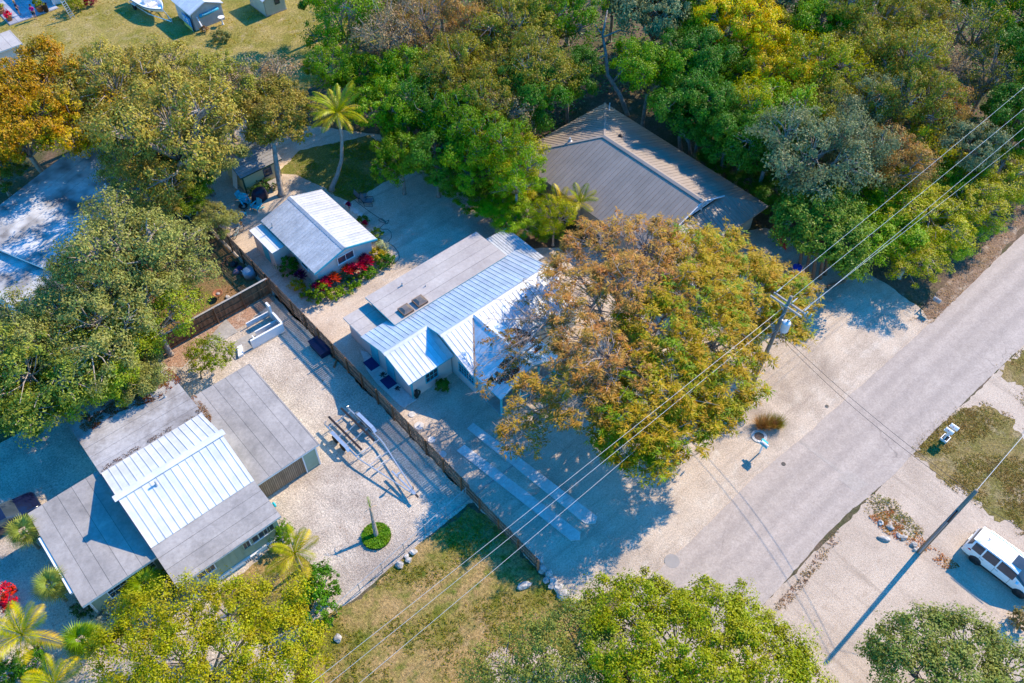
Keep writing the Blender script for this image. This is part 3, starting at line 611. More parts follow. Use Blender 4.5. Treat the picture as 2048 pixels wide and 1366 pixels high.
# ------------------------------------------------------------ brown-roofed house (right)
T = thing('brown_roof_house', 'large house with brown standing-seam hip roof at the edge of the wood', 'house', (47.6, 37, 0))
wallbox(T, 42.2, 27.9, 53.0, 46.2, 2.5, mat('tan_stucco', (.42, .37, .32), (.36, .31, .27), 1, .9))
ze, zp, zq = 2.65, 5.0, 3.79
E_ = [(53.7, 27.2, ze), (53.7, 46.9, ze), (47.6, 41.2, zp), (47.6, 29.9, zp), (50.75, 29.9, zq)]
W_ = [(41.5, 27.2, ze), (41.5, 46.9, ze), (47.6, 41.2, zp), (47.6, 29.9, zp), (44.45, 29.9, zq)]
N_ = [(53.7, 46.9, ze), (41.5, 46.9, ze), (47.6, 41.2, zp)]
S_ = [(41.5, 27.2, ze), (53.7, 27.2, ze), (50.75, 29.95, zq), (44.45, 29.95, zq)]
b = MB()
for p in (E_, W_, N_, S_): deck(b, p, .12)
rf = b.build('roof', BROWNMETAL, T)
roof_plane(rf, E_, (1, 0, 0), .41, BROWNMETAL, rib=.03, ribw=.025); roof_plane(rf, W_, (1, 0, 0), .41, BROWNMETAL, rib=.03, ribw=.025)
roof_plane(rf, N_, (0, 1, 0), .41, BROWNMETAL, rib=.03, ribw=.025); roof_plane(rf, S_, (0, 1, 0), .41, BROWNMETAL, rib=.03, ribw=.025)
b = MB(); b.prism([(47.35, 29.7, zp), (47.85, 29.7, zp), (47.6, 29.7, zp+.1)], (0, 11.6, 0)); b.build('ridge_cap', BROWNMETAL, rf)
for a_ in ((53.7, 46.9, ze), (41.5, 46.9, ze)): MB().bar((47.6, 41.2, zp+.04), (a_[0], a_[1], ze+.05), .22, .05).build('hip_cap', BROWNMETAL, rf)
MB().prism([(44.9, 30.25, zq), (50.3, 30.25, zq), (47.6, 30.25, zp-.12)], (0, .1, 0)).build('gable_wall', WHITE, T)
b = MB()
for a_, c_ in (((44.5, 29.85, zq-.02), (47.6, 29.85, zp-.1)), ((47.6, 29.85, zp-.1), (50.7, 29.85, zq-.02)), ((46.0, 29.85, 4.3), (49.2, 29.85, 4.3)), ((47.6, 29.85, 4.0), (47.6, 29.85, 4.85)), ((46.6, 29.85, 4.3), (47.6, 29.85, 4.75)), ((48.6, 29.85, 4.3), (47.6, 29.85, 4.75))): b.bar(a_, c_, .09, .11, (0, 1, 0))
b.build('gable_truss', WHITE, T)
pipe_vent(rf, V(45.6, 43.5, 4.2), .3, .1); pipe_vent(rf, V(49.2, 40.8, 4.4), .25, .12, DARK); pipe_vent(rf, V(52.9, 45.6, 2.95), .8, .05, WHITE)
T = thing('open_carport', 'white corrugated carport roof glimpsed through the brown tree', 'carport', (44.2, 25, 0))
for x, y in ((42, 23.4), (46.3, 23.4), (42, 26.6), (46.3, 26.6)): MB().box((x-.06, y-.06, 0), (x+.06, y+.06, 2.32)).build('post', WHITE, T)
q_ = [(41.8, 23.1, 2.4), (46.6, 23.1, 2.4), (46.6, 26.9, 2.5), (41.8, 26.9, 2.5)]
rf = deck(MB(), q_, .08).build('roof', WHITE, T); roof_plane(rf, q_, (0, 1, 0), .4, WHITEMETAL, rib=.03)

# ------------------------------------------------------------ yellow shed under the oaks
T = thing('yellow_shed', 'pale yellow garden shed with grey roof beside the bare trunk', 'shed', (24, 62.9, 0))
wallbox(T, 22.0, 61.2, 25.7, 64.6, 1.9, YELLOWWALL)
for x in (22.0, 25.56): MB().prism([(x, 61.3, 1.9), (x, 64.5, 1.9), (x, 62.9, 2.55)], (.13, 0, 0)).build('gable_wall', YELLOWWALL, T)
A_ = [(21.7, 60.95, 1.95), (26, 60.95, 1.95), (26, 62.9, 2.75), (21.7, 62.9, 2.75)]; B_ = [(21.7, 64.85, 1.95), (26, 64.85, 1.95), (26, 62.9, 2.75), (21.7, 62.9, 2.75)]
b = MB(); deck(b, A_, .09); deck(b, B_, .09); rf = b.build('roof', DKGREEN, T)
SH = mat('grey_shingle', (.33, .33, .34), (.24, .24, .25), 2, .95, .3, 20, vary=.15)
roof_plane(rf, A_, (1, 0, 0), .3, SH, rib=0, th=.02, wob=.01, name='shingle_course'); roof_plane(rf, B_, (1, 0, 0), .3, SH, rib=0, th=.02, wob=.01, name='shingle_course')
window(T, atY(535, 343, 61.2), 'y-', .7, .75, mat('navy_shutter', (.03, .06, .12)), 1, 2)
MB().box((21.9, 61.12, 0), (22.02, 61.22, 1.9)).build('corner_trim', DKGREEN, T)
b = MB().box((0, 0, 0), (.06, .75, 1.75)); o = b.build('shed_door', WHITE, T, world=False); o.location = V(21.55, 62.2, 0)-T.location; o.rotation_euler = (0, R(12), 0)

# ------------------------------------------------------------ white flat-roofed house on the left edge, roofs painted with oak dapple
A, B = at(0, 410, 2.8), at(121, 316, 2.8); u = (B-A).normalized(); v = V(u.y, -u.x, 0)
T = thing('flat_roof_house', 'white flat-roofed house dappled by oak shade at the left edge', 'house', V(A.x+u.x*3+v.x*5, A.y+u.y*3+v.y*5, 0))
def quad(o, u, v, a, b, c, d, z): return [V(o.x+u.x*i+v.x*j, o.y+u.y*i+v.y*j, z) for i, j in ((a, c), (b, c), (b, d), (a, d))]
MB().prism(quad(A, u, v, .5, 9.5, .5, 8.6, 0), (0, 0, 2.6)).build('wall', CREAMWALL, T)
q_ = quad(A, u, v, -4, 10, 0, 9.2, 2.8); rf = deck(MB(), q_, .18).build('roof', WHITE, T); roof_plane(rf, q_, u, 1.0, DAPPLEWHITE, rib=0, th=.01, wob=.01, name='roofing_strip')
pipe_vent(rf, q_[2]+(q_[0]-q_[2])*.3, .35, .09, WHITE)
C0 = at(28, 462, 1.0); dk = quad(A, u, v, .2, 3.3, .3, 5.2, 0)
dk = [at(22, 470, .9), at(62, 440, .9), at(120, 462, .9), at(95, 500, .9)]
dk[3] = dk[0]+dk[2]-dk[1]
MB().prism([V(p.x, p.y, .0) for p in dk], (0, 0, .9)).build('deck', mat('blue_grey_deck', (.20, .33, .36), (.15, .26, .30), 2, .8), T)
b = MB()
for a_, c_ in ((dk[1], dk[0]), (dk[0], dk[3])):
    for z in (1.0, 1.85): b.bar(V(a_.x, a_.y, z), V(c_.x, c_.y, z), .05, .05)
    n_ = int((c_-a_).length/.16)
    for i in range(n_+1):
        p = a_+(c_-a_)*i/n_; b.bar(V(p.x, p.y, .9), V(p.x, p.y, 1.85), .035, .035, (1, 0, 0))
b.build('railing', WHITE, T)
o_ = at(-40, 505, 2.3); lo = [at(-60, 540, 2.3), at(35, 486, 2.3), at(125, 560, 2.3)]; lo.append(lo[0]+lo[2]-lo[1])
MB().prism([V(p.x, p.y, 0)*.96+V(sum(k.x for k in lo), sum(k.y for k in lo), 0)*.01 for p in lo], (0, 0, 2.15)).build('wall', CREAMWALL, T)
rf = deck(MB(), lo, .15).build('low_roof', WHITE, T); roof_plane(rf, lo, lo[1]-lo[0], 1.0, DAPPLEWHITE, rib=0, th=.01, wob=.01, name='roofing_strip')
p = at(58, 462, .9); o = MB().prism([V(p.x-.6, p.y-.35, .905), V(p.x+.6, p.y-.35, .905), V(p.x+.6, p.y+.35, .905), V(p.x-.6, p.y+.35, .905)], (0, 0, .03)).build('outdoor_rug', REDP); tag(o, 'red rug lying on the railed deck of the white-roofed house', 'rug')

# ------------------------------------------------------------ sheds on the top lawn
CORR = mat('pale_corrugated_wall', (.50, .50, .48), (.42, .42, .40), 1.5, .6, vary=.04)
def corr_wall(T, a, b_, h, m, n):
    "ribbed sheet wall from a to b_, thickness by ribs"
    a, b_ = Vector(a), Vector(b_); q = MB()
    d = b_-a; nn = V(-d.y, d.x, 0).normalized()
    for i in range(n):
        z0 = h*i/n; q.prism([a+V(0, 0, z0)+nn*.02, b_+V(0, 0, z0)+nn*.02, b_+V(0, 0, z0)-nn*.03, a+V(0, 0, z0)-nn*.03], (0, 0, h/n*.55)); q.prism([a+V(0, 0, z0+h/n*.55)+nn*.018, b_+V(0, 0, z0+h/n*.55)+nn*.018, b_+V(0, 0, z0+h/n*.55)-nn*.012, a+V(0, 0, z0+h/n*.55)-nn*.012], (0, 0, h/n*.45))
    return q.build('wall', m, T)
T = thing('ribbed_shed', 'grey ribbed metal shed with white gable roof and turquoise banner', 'shed', (33.6, 91, 0))
for a_, c_ in (((31.8, 89.05, 0), (35.4, 89.05, 0)), ((31.8, 93, 0), (35.4, 93, 0)), ((31.75, 89.1, 0), (31.75, 92.95, 0)), ((35.45, 89.1, 0), (35.45, 92.95, 0))): corr_wall(T, a_, c_, 2.0, CORR, 14)
MB().prism([(31.8, 89.03, 2.0), (35.4, 89.03, 2.0), (33.6, 89.03, 2.75)], (0, .06, 0)).build('gable_wall', CORR, T)
A_ = [(31.55, 88.85, 2.0), (33.6, 88.85, 2.85), (33.6, 93.2, 2.85), (31.55, 93.2, 2.0)]; B_ = [(35.65, 88.85, 2.0), (33.6, 88.85, 2.85), (33.6, 93.2, 2.85), (35.65, 93.2, 2.0)]
b = MB(); deck(b, A_, .07); deck(b, B_, .07); rf = b.build('roof', WHITE, T); roof_plane(rf, A_, (1, 0, 0), .25, WHITEMETAL, rib=.02); roof_plane(rf, B_, (1, 0, 0), .25, WHITEMETAL, rib=.02)
ba, bb_ = atY(399, 33, 88.93), atY(436, 16, 88.93)
t = thing('banner', 'turquoise rolled banner hung across the ribbed shed front', 'banner', (ba.x, 88.9, 0))
b = MB(); b.tube([ba, ba+(bb_-ba)*.3-V(0, 0, .06), ba+(bb_-ba)*.65-V(0, 0, .05), bb_], [.2, .17, .16, .17], 10); b.build('cloth', mat('turquoise_cloth', (.02, .40, .58), (.03, .3, .5), 5, .6), t, smooth=True)
b = MB()
for i in range(7):
    p = ba+(bb_-ba)*(.12+.09*i)+V(0, -.18, .02-.05*math.sin(i)); b.bar(p, p+V(.07*math.cos(i), -.01, .13), .035, .02)
    b.bar(p+V(.05, 0, .13), p+V(.12, -.005, .02), .035, .02)
b.build('white_lettering', WHITE, t)
pp = atX(377, 43, 31.6)
t = thing('painted_board', 'blue and yellow painted board leaning on the ribbed shed', 'board', (31.5, pp.y, 0))
b = MB().box((31.45, pp.y-.95, .05), (31.5, pp.y+.95, 1.55)); b.build('panel', mat('board_blue', (.03, .25, .55), None, 1, .6), t)
MB().box((31.435, pp.y-.94, .06), (31.448, pp.y+.94, .5)).build('yellow_band', mat('board_yellow', (.6, .5, .12), None, 1, .6), t)
b = MB()
for y, dz in ((.6, 0), (-.1, -.1)):
    b.box((31.43, pp.y+y-.25, .75+dz), (31.447, pp.y+y-.15, 1.35+dz)); b.box((31.43, pp.y+y+.1, .75+dz), (31.447, pp.y+y+.2, 1.35+dz)); b.box((31.43, pp.y+y-.15, 1.22+dz), (31.447, pp.y+y+.1, 1.35+dz)); b.box((31.43, pp.y+y-.15, .98+dz), (31.447, pp.y+y+.1, 1.08+dz))
b.build('white_figures', WHITE, t)
T = thing('cream_shed', 'cream ribbed shed cut by the top edge beside the wood', 'shed', (40.6, 88.2, 0))
CS = mat('cream_corrugated_wall', (.48, .50, .38), (.40, .43, .33), 1.5, .65)
for a_, c_ in (((39.35, 86.4, .12), (41.85, 86.4, .12)), ((39.35, 90, .12), (41.85, 90, .12)), ((39.3, 86.45, .12), (39.3, 89.95, .12)), ((41.9, 86.45, .12), (41.9, 89.95, .12))): corr_wall(T, a_, c_, 1.85, CS, 13)
MB().box((39.25, 86.35, 0), (41.95, 90.05, .12)).build('plinth', CONC, T)
A_ = [(39.1, 86.2, 1.97), (40.6, 86.2, 2.6), (40.6, 90.2, 2.6), (39.1, 90.2, 1.97)]; B_ = [(42.1, 86.2, 1.97), (40.6, 86.2, 2.6), (40.6, 90.2, 2.6), (42.1, 90.2, 1.97)]
b = MB(); deck(b, A_, .07); deck(b, B_, .07); rf = b.build('roof', WHITE, T); roof_plane(rf, A_, (1, 0, 0), .25, WHITEMETAL, rib=.02); roof_plane(rf, B_, (1, 0, 0), .25, WHITEMETAL, rib=.02)
window(T, (40.9, 86.36, 1.35), 'y-', .5, .5, DKGREEN)
T = thing('grey_flat_shed', 'low shed with pale flat roof at the left edge of the top lawn', 'shed', (13.2, 97, 0))
MB().box((11, 95.6, 0), (15.3, 98.5, 1.85)).build('wall', CREAMWALL, T); q_ = [(10.5, 95.3, 2.0), (15.6, 95.3, 2.0), (15.6, 98.8, 2.0), (10.5, 98.8, 2.0)]
rf = deck(MB(), q_, .12).build('roof', WHITE, T); roof_plane(rf, q_, (0, 1, 0), 1.0, CREAMROLL, rib=0, th=.008, wob=.008, name='roofing_strip')
# white house with tiled patio in the top-left corner
T = thing('white_house', 'white house corner with slate patio at the top left', 'house', (24, 108, 0))
MB().box((22.3, 104.6, 0), (30, 114, 2.9)).build('wall', WHITE, T)
MB().box((21.9, 104.2, 2.9), (30.3, 114.4, 3.05)).build('roof', WHITE, T)
MB().box((22.0, 104.45, .12), (22.28, 104.7, 2.89)).build('corner_pillar', WHITE, T)
slab = MB().box((16.55, 103.6, 0), (22.2, 114, .06)).build('paved_patio', CONC); slab['kind'] = 'structure'
TM = mat('slate_tile', (.42, .42, .46), (.27, .28, .34), .8, .7, vary=.18)
tm = MB().box((.02, .02, 0), (.92, .92, .05)).mesh('paving_tile'); tm.materials.append(TM)
for i in range(6):
    for j in range(9):
        o = link(bpy.data.objects.new('paving_tile', tm), slab); o.location = (16.6+i*.93, 103.65+j*.93, .058)
# ------------------------------------------------------------ fences
def place(me, name, parent, loc, rz=0., sc=None):
    o = link(bpy.data.objects.new(name, me), parent); o.location = Vector(loc)-parent.location; o.rotation_euler = (0, 0, rz)
    if sc: o.scale = sc
    return o
def shared(b, name, m):
    me = b.mesh(name); me.materials.append(m); return me
T = thing('picket_fence', 'long brown picket fence with rails dividing the gravel yards', 'fence', (17.25, 36, 0))
pk = shared(MB().box((0, -.066, .06), (.02, .066, 1.72)), 'picket', OLDWOOD); po = shared(MB().box((-.13, -.05, 0), (-.025, .05, 1.85)), 'post', REDWOOD)
ps = shared(MB().box((-.11, -.045, 0), (-.025, .045, 1.45)), 'post', REDWOOD); pk2 = shared(MB().box((0, -.068, .06), (.02, .068, 1.38)), 'picket', OLDWOOD)
y0, y1 = 16.55, 60.0; n = int((y1-y0)/.17); sp = 1.935
for i in range(n):
    y = y0+.08+i*.17; place(pk2 if y < 23.6 else pk, 'picket', T, (17.25+.01*math.sin(i*1.7), y, 0))
k = 0; y = y0+.05
while y < y1+.5:
    place(ps if y < 23.6 else po, 'post', T, (17.25, y, 0))
    if y+sp < y1+.5:
        for z in ((.25, .72, 1.2) if y < 23.6 else (.3, .9, 1.5)):
            MB().box((17.25-.06, y+.04, z), (17.25-.003, y+sp-.04, z+.1)).build('rail', OLDWOOD, T)
    y += sp
T = thing('board_fence', 'red-brown vertical board fence with pale cap along the next yard', 'fence', (12, 48.9, 0))
bd = shared(MB().box((-.07, 0, .05), (.07, .02, 1.78)), 'board', REDWOOD); po = shared(MB().box((-.055, -.13, 0), (.055, -.045, 1.8)), 'post', REDWOOD)
for i in range(118):
    place(bd, 'board', T, (17.1-i*.147, 48.9+.012*(i % 2), 0))
for i in range(8):
    x = 17.05-i*2.4; place(po, 'post', T, (x, 48.9, 0))
    if i < 7:
        for z in (.3, .95, 1.55): MB().box((x-2.34, 48.856, z), (x-.06, 48.898, z+.09)).build('rail', REDWOOD, T)
        MB().box((x-2.4, 48.83, 1.785), (x-.005, 48.99, 1.815)).build('cap_board', GREYWOOD, T)
T = thing('chain_link_fence', 'low galvanised chain-link fence between gravel and lower lawn', 'fence', (12, 23.5, 0))
ca, cb = V(17.1, 23.75, 0), V(5.9, 22.75, 0); L_ = (cb-ca).length; d = (cb-ca).normalized()
for i in range(7):
    p = ca+d*L_*i/6; MB().tube([p, p+V(0, 0, 1.2)], .03, 8).lathe([(.04, 1.2), (.03, 1.25)], (p.x, p.y, 0), 8).build('post', STEEL, T)
MB().tube([ca+V(0, 0, 1.17), cb+V(0, 0, 1.17)], .022, 6).build('top_rail', STEEL, T)
b = MB(); s_ = .14
i = 0
while i*s_ < L_+1.1:
    for sg in (0, 1):
        t0 = i*s_; p0, p1 = (t0, 0.05), (t0-1.1, 1.15)
        if sg: p0, p1 = (t0-1.1, .05), (t0, 1.15)
        def cl(a, c):
            lo, hi = 0., 1.
            dx = c[0]-a[0]
            for lim, sgn in ((0, 1), (L_, -1)):
                f0, f1 = sgn*(a[0]-lim), sgn*(c[0]-lim)
                if f0 < 0 and f1 < 0: return None
                if f0 < 0: lo = max(lo, f0/(f0-f1))
                elif f1 < 0: hi = min(hi, f0/(f0-f1))
            return (a[0]+dx*lo, a[1]+(c[1]-a[1])*lo), (a[0]+dx*hi, a[1]+(c[1]-a[1])*hi)
        q = cl(p0, p1)
        if q: b.tube([ca+d*q[0][0]+V(0, 0, q[0][1]), ca+d*q[1][0]+V(0, 0, q[1][1])], .004, 3, cap=False)
    i += 1
o = b.build('wire_mesh', STEEL, T); o['kind'] = 'stuff'
MB().box((0, -.05, 0), (L_, .05, .06)).build('kerb', CONC, T, world=False)
k_ = T.children[-1]; k_.location = ca-T.location; k_.rotation_euler = (0, 0, math.atan2(d.y, d.x))

# ------------------------------------------------------------ drive strips, stepping stones, rocks
for i, (a, b_, c, e) in enumerate((((946, 846), (934, 858), (1170, 1048), (1195, 1034)), ((929, 890), (913, 902), (1142, 1082), (1161, 1066)))):
    pts = [at(*a), at(*b_), at(*c)]; e_ = at(*e); dd = (pts[2]-pts[1]).normalized()
    mid = (pts[2]+e_)/2+dd*.35
    poly = [pts[0], pts[1], pts[2], mid, e_]
    root = thing('drive_strip', ('concrete drive strip nearest the brown tree' if i == 0 else 'concrete drive strip nearest the picket fence'), 'drive strip', (pts[0].x, pts[0].y, 0), group='pale concrete strips of the drive')
    n_ = 5; 
    for j in range(n_):
        f0, f1 = j/n_+.0007, (j+1)/n_-.0007
        L0, L1 = pts[1]+(pts[2]-pts[1])*f0, pts[1]+(pts[2]-pts[1])*f1; R0, R1 = pts[0]+(e_-pts[0])*f0, pts[0]+(e_-pts[0])*f1
        pg = [L0, L1]+([mid] if j == n_-1 else [])+[R1, R0]
        MB().prism([V(p.x, p.y, 0) for p in pg], (0, 0, .075)).build('slab', CONCP, root)
for i, (x, y, r_) in enumerate(((824, 829, .26), (838, 852, .36), (863, 880, .28), (885, 909, .28), (808, 812, .2))):
    p = at(x, y); b = MB(); b.lathe([(r_, 0), (r_*1.01, .04), (r_*.93, .055)], (p.x, p.y, .005), 14); o = b.build('stepping_stone', CONCP)
    tag(o, ['round stepping stone near the patio corner by the picket fence', 'largest round stepping stone beside the picket fence', 'third round stepping stone along the picket fence', 'round stepping stone nearest the drive strips', 'small stepping stone touching the patio end'][i], 'stepping stone', 'round stepping stones by the fence')
for i, (x, y) in enumerate(((693, 407), (700, 413), (706, 420), (713, 424), (721, 430))):
    p = at(x, y); b = MB(); b.lathe([(.27, 0), (.28, .05), (.25, .065)], (p.x, p.y, .012), 10); o = b.build('garden_stone', CONCP); o.scale = (1, 1, 1)
    tag(o, ['%s round paver from the lawn beside the guest cottage eave' % s for s in ('first', 'second', 'third', 'fourth', 'fifth')][i], 'paver', 'round pavers by the guest cottage')
def rock_mesh(seed, n=2):
    bm = bmesh.new(); bmesh.ops.create_icosphere(bm, subdivisions=n, radius=1.)
    for v in bm.verts:
        k = noise.noise(v.co*1.3+V(seed*7.1, 0, 0))*.45+noise.noise(v.co*3.+V(0, seed*3., 0))*.2
        v.co *= 1+k; v.co.z = max(v.co.z*.75, -.35)
    me = bpy.data.meshes.new('rock'); bm.to_mesh(me); bm.free(); me.materials.append(ROCK); return me
RM = [rock_mesh(i) for i in range(6)]
def rock(x, y, r_, lab, grp=None, i=[0], sx=1., rz=None):
    i[0] += 1; p = at(x, y); o = link(bpy.data.objects.new('rock', RM[i[0] % 6])); o.location = (p.x, p.y, r_*.3); o.scale = (r_*sx, r_, r_*.9); o.rotation_euler = (0, 0, rng.uniform(0, 6) if rz is None else rz); tag(o, lab, 'rock', grp); return o
for x, y, r_, l in ((799, 1130, .28, 'largest grey boulder by the chain-link fence'), (817, 1121, .22, 'grey boulder second nearest the chain-link fence'), (827, 1105, .24, 'pale boulder nearest the picket end of the chain-link fence'), (813, 1113, .16, 'small reddish stone between the chain-link boulders')): rock(x, y, r_, l, 'boulders by the chain-link fence')
for k, (x, y, r_) in enumerate(((1076, 1121, .42), (1084, 1140, .35), (1098, 1150, .36), (1092, 1162, .28), (1107, 1163, .32), (1104, 1172, .28), (1117, 1177, .42), (1125, 1190, .45))):
    rock(x, y, r_*.75, '%s rock of the row at the end of the picket fence' % ('first', 'second', 'third', 'fourth', 'fifth', 'sixth', 'seventh', 'last')[k], 'rocks at the picket fence end', sx=1.2)
for k, (x, y, r_) in enumerate(((1761, 1046, .27), (1780, 1056, .3), (1797, 1071, .24), (1807, 1076, .26), (1827, 1090, .3), (1838, 1100, .22), (1829, 1100, .2))):
    rock(x, y, r_*.72, '%s rock from the road in the row beside the leaning pole' % ('first', 'second', 'third', 'fourth', 'fifth', 'sixth', 'seventh')[k], 'rocks by the bare pole', sx=1.2)
rock(1768, 1078, .22, 'long flat rock in front of the row beside the pole', sx=2.0, rz=-.9)
rock(676, 1278, .26, 'white pitted coral rock alone on the lower lawn'); rock(1048, 1172, .26, 'pale sunken rock in the shaded lawn near the picket fence', sx=1.7)
rock(455, 595, .2, 'small stone near the fire bowl in the next yard')
# ring with cover, ornamental grass
p = at(1518, 873); t = thing('manhole', 'concrete ring with rusty cover beside the ornamental grass', 'manhole', (p.x, p.y, 0))
b = MB(); b.lathe([(.56, 0), (.56, .05), (.38, .06), (.36, .03)], (p.x, p.y, .008), 24); b.build('ring', CONCP, t); b = MB(); b.lathe([(.34, 0), (.34, .045), (.3, .05)], (p.x, p.y, .01), 20); b.build('cover', mat('rusty_iron', (.20, .13, .09), (.14, .1, .08), 4, .85), t)

# ------------------------------------------------------------ masonry wall stub and boxes in the side yard
def flatpts(l, z): return [at(x, y, z) for x, y in l]
T = thing('masonry_stall', 'white roofless masonry stall on a concrete slab in the side yard', 'shed', tuple(at(520, 690)))
a0 = at(506, 697); e0 = at(569, 662); dd = (e0-a0).normalized(); nn = V(-dd.y, dd.x, 0)
def wl(p, q, th, z0, z1, nm='wall', m=None):
    d_ = (q-p).normalized(); n_ = V(-d_.y, d_.x, 0)*th/2
    MB().prism([V(*(p+n_).xy, z0), V(*(q+n_).xy, z0), V(*(q-n_).xy, z0), V(*(p-n_).xy, z0)], (0, 0, z1-z0)).build(nm, m or WHITE, T)
wl(a0, e0, .16, .06, .95); wl(e0+nn*.085, e0+nn*1.5, .16, .06, .94); wl(e0+nn*1.5-dd*.09, e0+nn*2.05-dd*.09, .16, .06, 1.7)
wl(e0+nn*.95-dd*.1, a0+nn*.95+dd*.8, .1, .06, .55); wl(a0+nn*.1+dd*.5, a0+nn*.88+dd*.5, .1, .06, .4)
wl(e0+nn*2.2-dd*.1, e0+nn*2.2-dd*2.1, .08, .06, .5)
MB().prism([V(*(a0-nn*.15-dd*1.6).xy, 0), V(*(e0-nn*.15).xy, 0), V(*(e0+nn*1.5).xy, 0), V(*(a0+nn*1.5-dd*1.6).xy, 0)], (0, 0, .058)).build('slab', CONC, T)
MB().prism([V(*q.xy, 0) for q in flatpts([(360, 742), (452, 638), (476, 664), (400, 706)], 0)], (0, 0, .05)).build('path_slab', CONC).__setitem__('kind', 'structure')
o = MB().prism([V(*q.xy, .3) for q in flatpts([(474, 692), (483, 688), (486, 707), (476, 712)], .3)], (0, 0, .25)).build('white_block', WHITE); tag(o, 'white block at the near end of the concrete stall slab', 'block'); o.location.z = -.3
p = at(641, 700); T = thing('deck_box', 'dark blue plastic storage box against the picket fence', 'storage box', (p.x, p.y, 0), R(90))
bevel(MB().box((-.85, -.42, 0), (.85, .42, .55)).build('body', mat('navy_plastic', (.012, .02, .07), (.01, .015, .05), 4, .5), T, world=False), .03)
b = MB().box((-.9, -.47, .55), (.9, .47, .63))
for i in range(9): b.box((-.82+i*.19, -.43, .63), (-.72+i*.19, .43, .645))
b.build('lid', MATS['navy_plastic'], T, world=False)
p = at(671, 728); o = MB().bar(p+V(-.3, -.25, .06), p+V(.3, .25, .06), .14, .1).build('wood_offcut', REDWOOD); tag(o, 'short reddish board lying by the picket fence', 'board')

# ------------------------------------------------------------ vehicles
def car(name, label, loc, rz, prof, hw, paint, wheels, wr=.34, glass=GLASS, group=None, van=False):
    """prof: (x, z_belt, z_top, half-width factor at top) from nose (+x) to tail; body lofted from it"""
    T = thing(name, label, 'van' if van else 'car', loc, rz, group)
    rows = []
    for x, zb, zt, wt, wb in prof:
        h = hw*wb
        rows.append([(x, 0, .24), (x, h*.82, .24), (x, h*.97, .34), (x, h, .55), (x, h, zb*.82+.0), (x, h*.965, zb), (x, h*(.965-(.965-wt)*.5), zb+(zt-zb)*.55), (x, h*wt, zb+(zt-zb)*.9), (x, h*wt*.9, zt-.012), (x, h*wt*.5, zt+.012), (x, 0, zt+.02)])
    m = len(rows[0]); body = MB(); wins = {}
    for sgn in (1, -1):
        vs = [(a[0], sgn*a[1], a[2]) for r_ in rows for a in r_]
        fb = []
        for i in range(len(rows)-1):
            for j in range(m-1):
                q = (i*m+j, i*m+j+1, (i+1)*m+j+1, (i+1)*m+j); q = q if sgn > 0 else q[::-1]
                side = j in (5, 6) and min(prof[i][2]-prof[i][1], prof[i+1][2]-prof[i+1][1]) > .3 and 0 < i < len(rows)-2 and i not in PIL
                screen = j >= 6 and i in SCR
                if side or screen: wins.setdefault(('rear_window' if i > len(rows)//2 else 'windscreen', 0) if screen else ('side_window', sgn*(1+sum(k < i for k in PIL))), []).append([vs[k] for k in q])
                else: fb.append(q)
        body.add(vs, fb)
    for i in (0, len(rows)-1):
        r_ = rows[i]; vs = [(a[0], a[1], a[2]) for a in r_]+[(a[0], -a[1], a[2]) for a in r_[::-1][1:-1]]
        body.add(vs, [tuple(range(len(vs)))])
    bo = body.build('body', paint, T, True, False)
    for (nm, _), qs in wins.items():
        wb = MB()
        for q in qs: wb.add(q, [(0, 1, 2, 3)])
        wo_ = wb.build(nm, glass, T, True, False); bm = bmesh.new(); bm.from_mesh(wo_.data); bmesh.ops.remove_doubles(bm, verts=bm.verts, dist=.001); bm.to_mesh(wo_.data); bm.free()
    bm = bmesh.new(); bm.from_mesh(bo.data); bmesh.ops.remove_doubles(bm, verts=bm.verts, dist=.001); bmesh.ops.recalc_face_normals(bm, faces=bm.faces); bm.to_mesh(bo.data); bm.free()
    md = bo.modifiers.new('es', 'EDGE_SPLIT'); md.split_angle = R(40)
    for x in wheels:
        for s_ in (1, -1):
            b = MB(); b.lathe([(wr*.62, -.1), (wr*.97, -.11), (wr, -.06), (wr, .06), (wr*.97, .11), (wr*.62, .1)], (x, s_*(hw-.11), wr), 24, 'y')
            wh = b.build('wheel', BLACKRUB, T, True, False); b = MB(); b.lathe([(.05, .06), (wr*.6, .105), (wr*.63, .112)] if s_ > 0 else [(wr*.63, -.112), (wr*.6, -.105), (.05, -.06)], (x, s_*(hw-.11), wr), 20, 'y')
            for k in range(5):
                g = k*2*math.pi/5; b.bar((x, s_*(hw-.005), wr), (x+wr*.6*math.cos(g), s_*(hw-.0), wr+wr*.6*math.sin(g)), .05, .03, (0, 1, 0))
            b.build('rim', DARK, wh, False, False)
            b = MB(); b.lathe([(wr*1.17, -.12), (wr*1.17, .114)], (x, s_*(hw-.11), wr+.01), 24, 'y'); b.build('wheel_arch', DARK, T, True, False)
    return T
WPAINT = mat('white_car_paint', (.82, .83, .85), None, 1, .25, coat=.6); NPAINT = mat('dark_blue_car_paint', (.008, .012, .04), None, 1, .2, coat=.8); SPAINT = mat('silver_car_paint', (.55, .58, .62), None, 1, .3, coat=.5)
VAN = [(2.5, .62, .66, .7, .72), (2.42, .74, .82, .8, .84), (2.2, .86, .96, .86, .93), (1.55, .97, 1.12, .88, .985), (.75, 1.0, 1.62, .76, 1.), (.2, 1.02, 1.72, .75, 1.), (-.35, 1.04, 1.75, .75, 1.), (-.45, 1.04, 1.75, .75, 1.), (-1.35, 1.06, 1.74, .745, 1.), (-1.45, 1.06, 1.74, .745, 1.), (-2.1, 1.08, 1.70, .73, .995), (-2.22, 1.08, 1.68, .72, .985), (-2.45, 1.02, 1.10, .82, .95), (-2.52, .9, .94, .8, .9), (-2.54, .62, .66, .8, .88)]
PIL, SCR = (6, 8, 10), (3, 11)
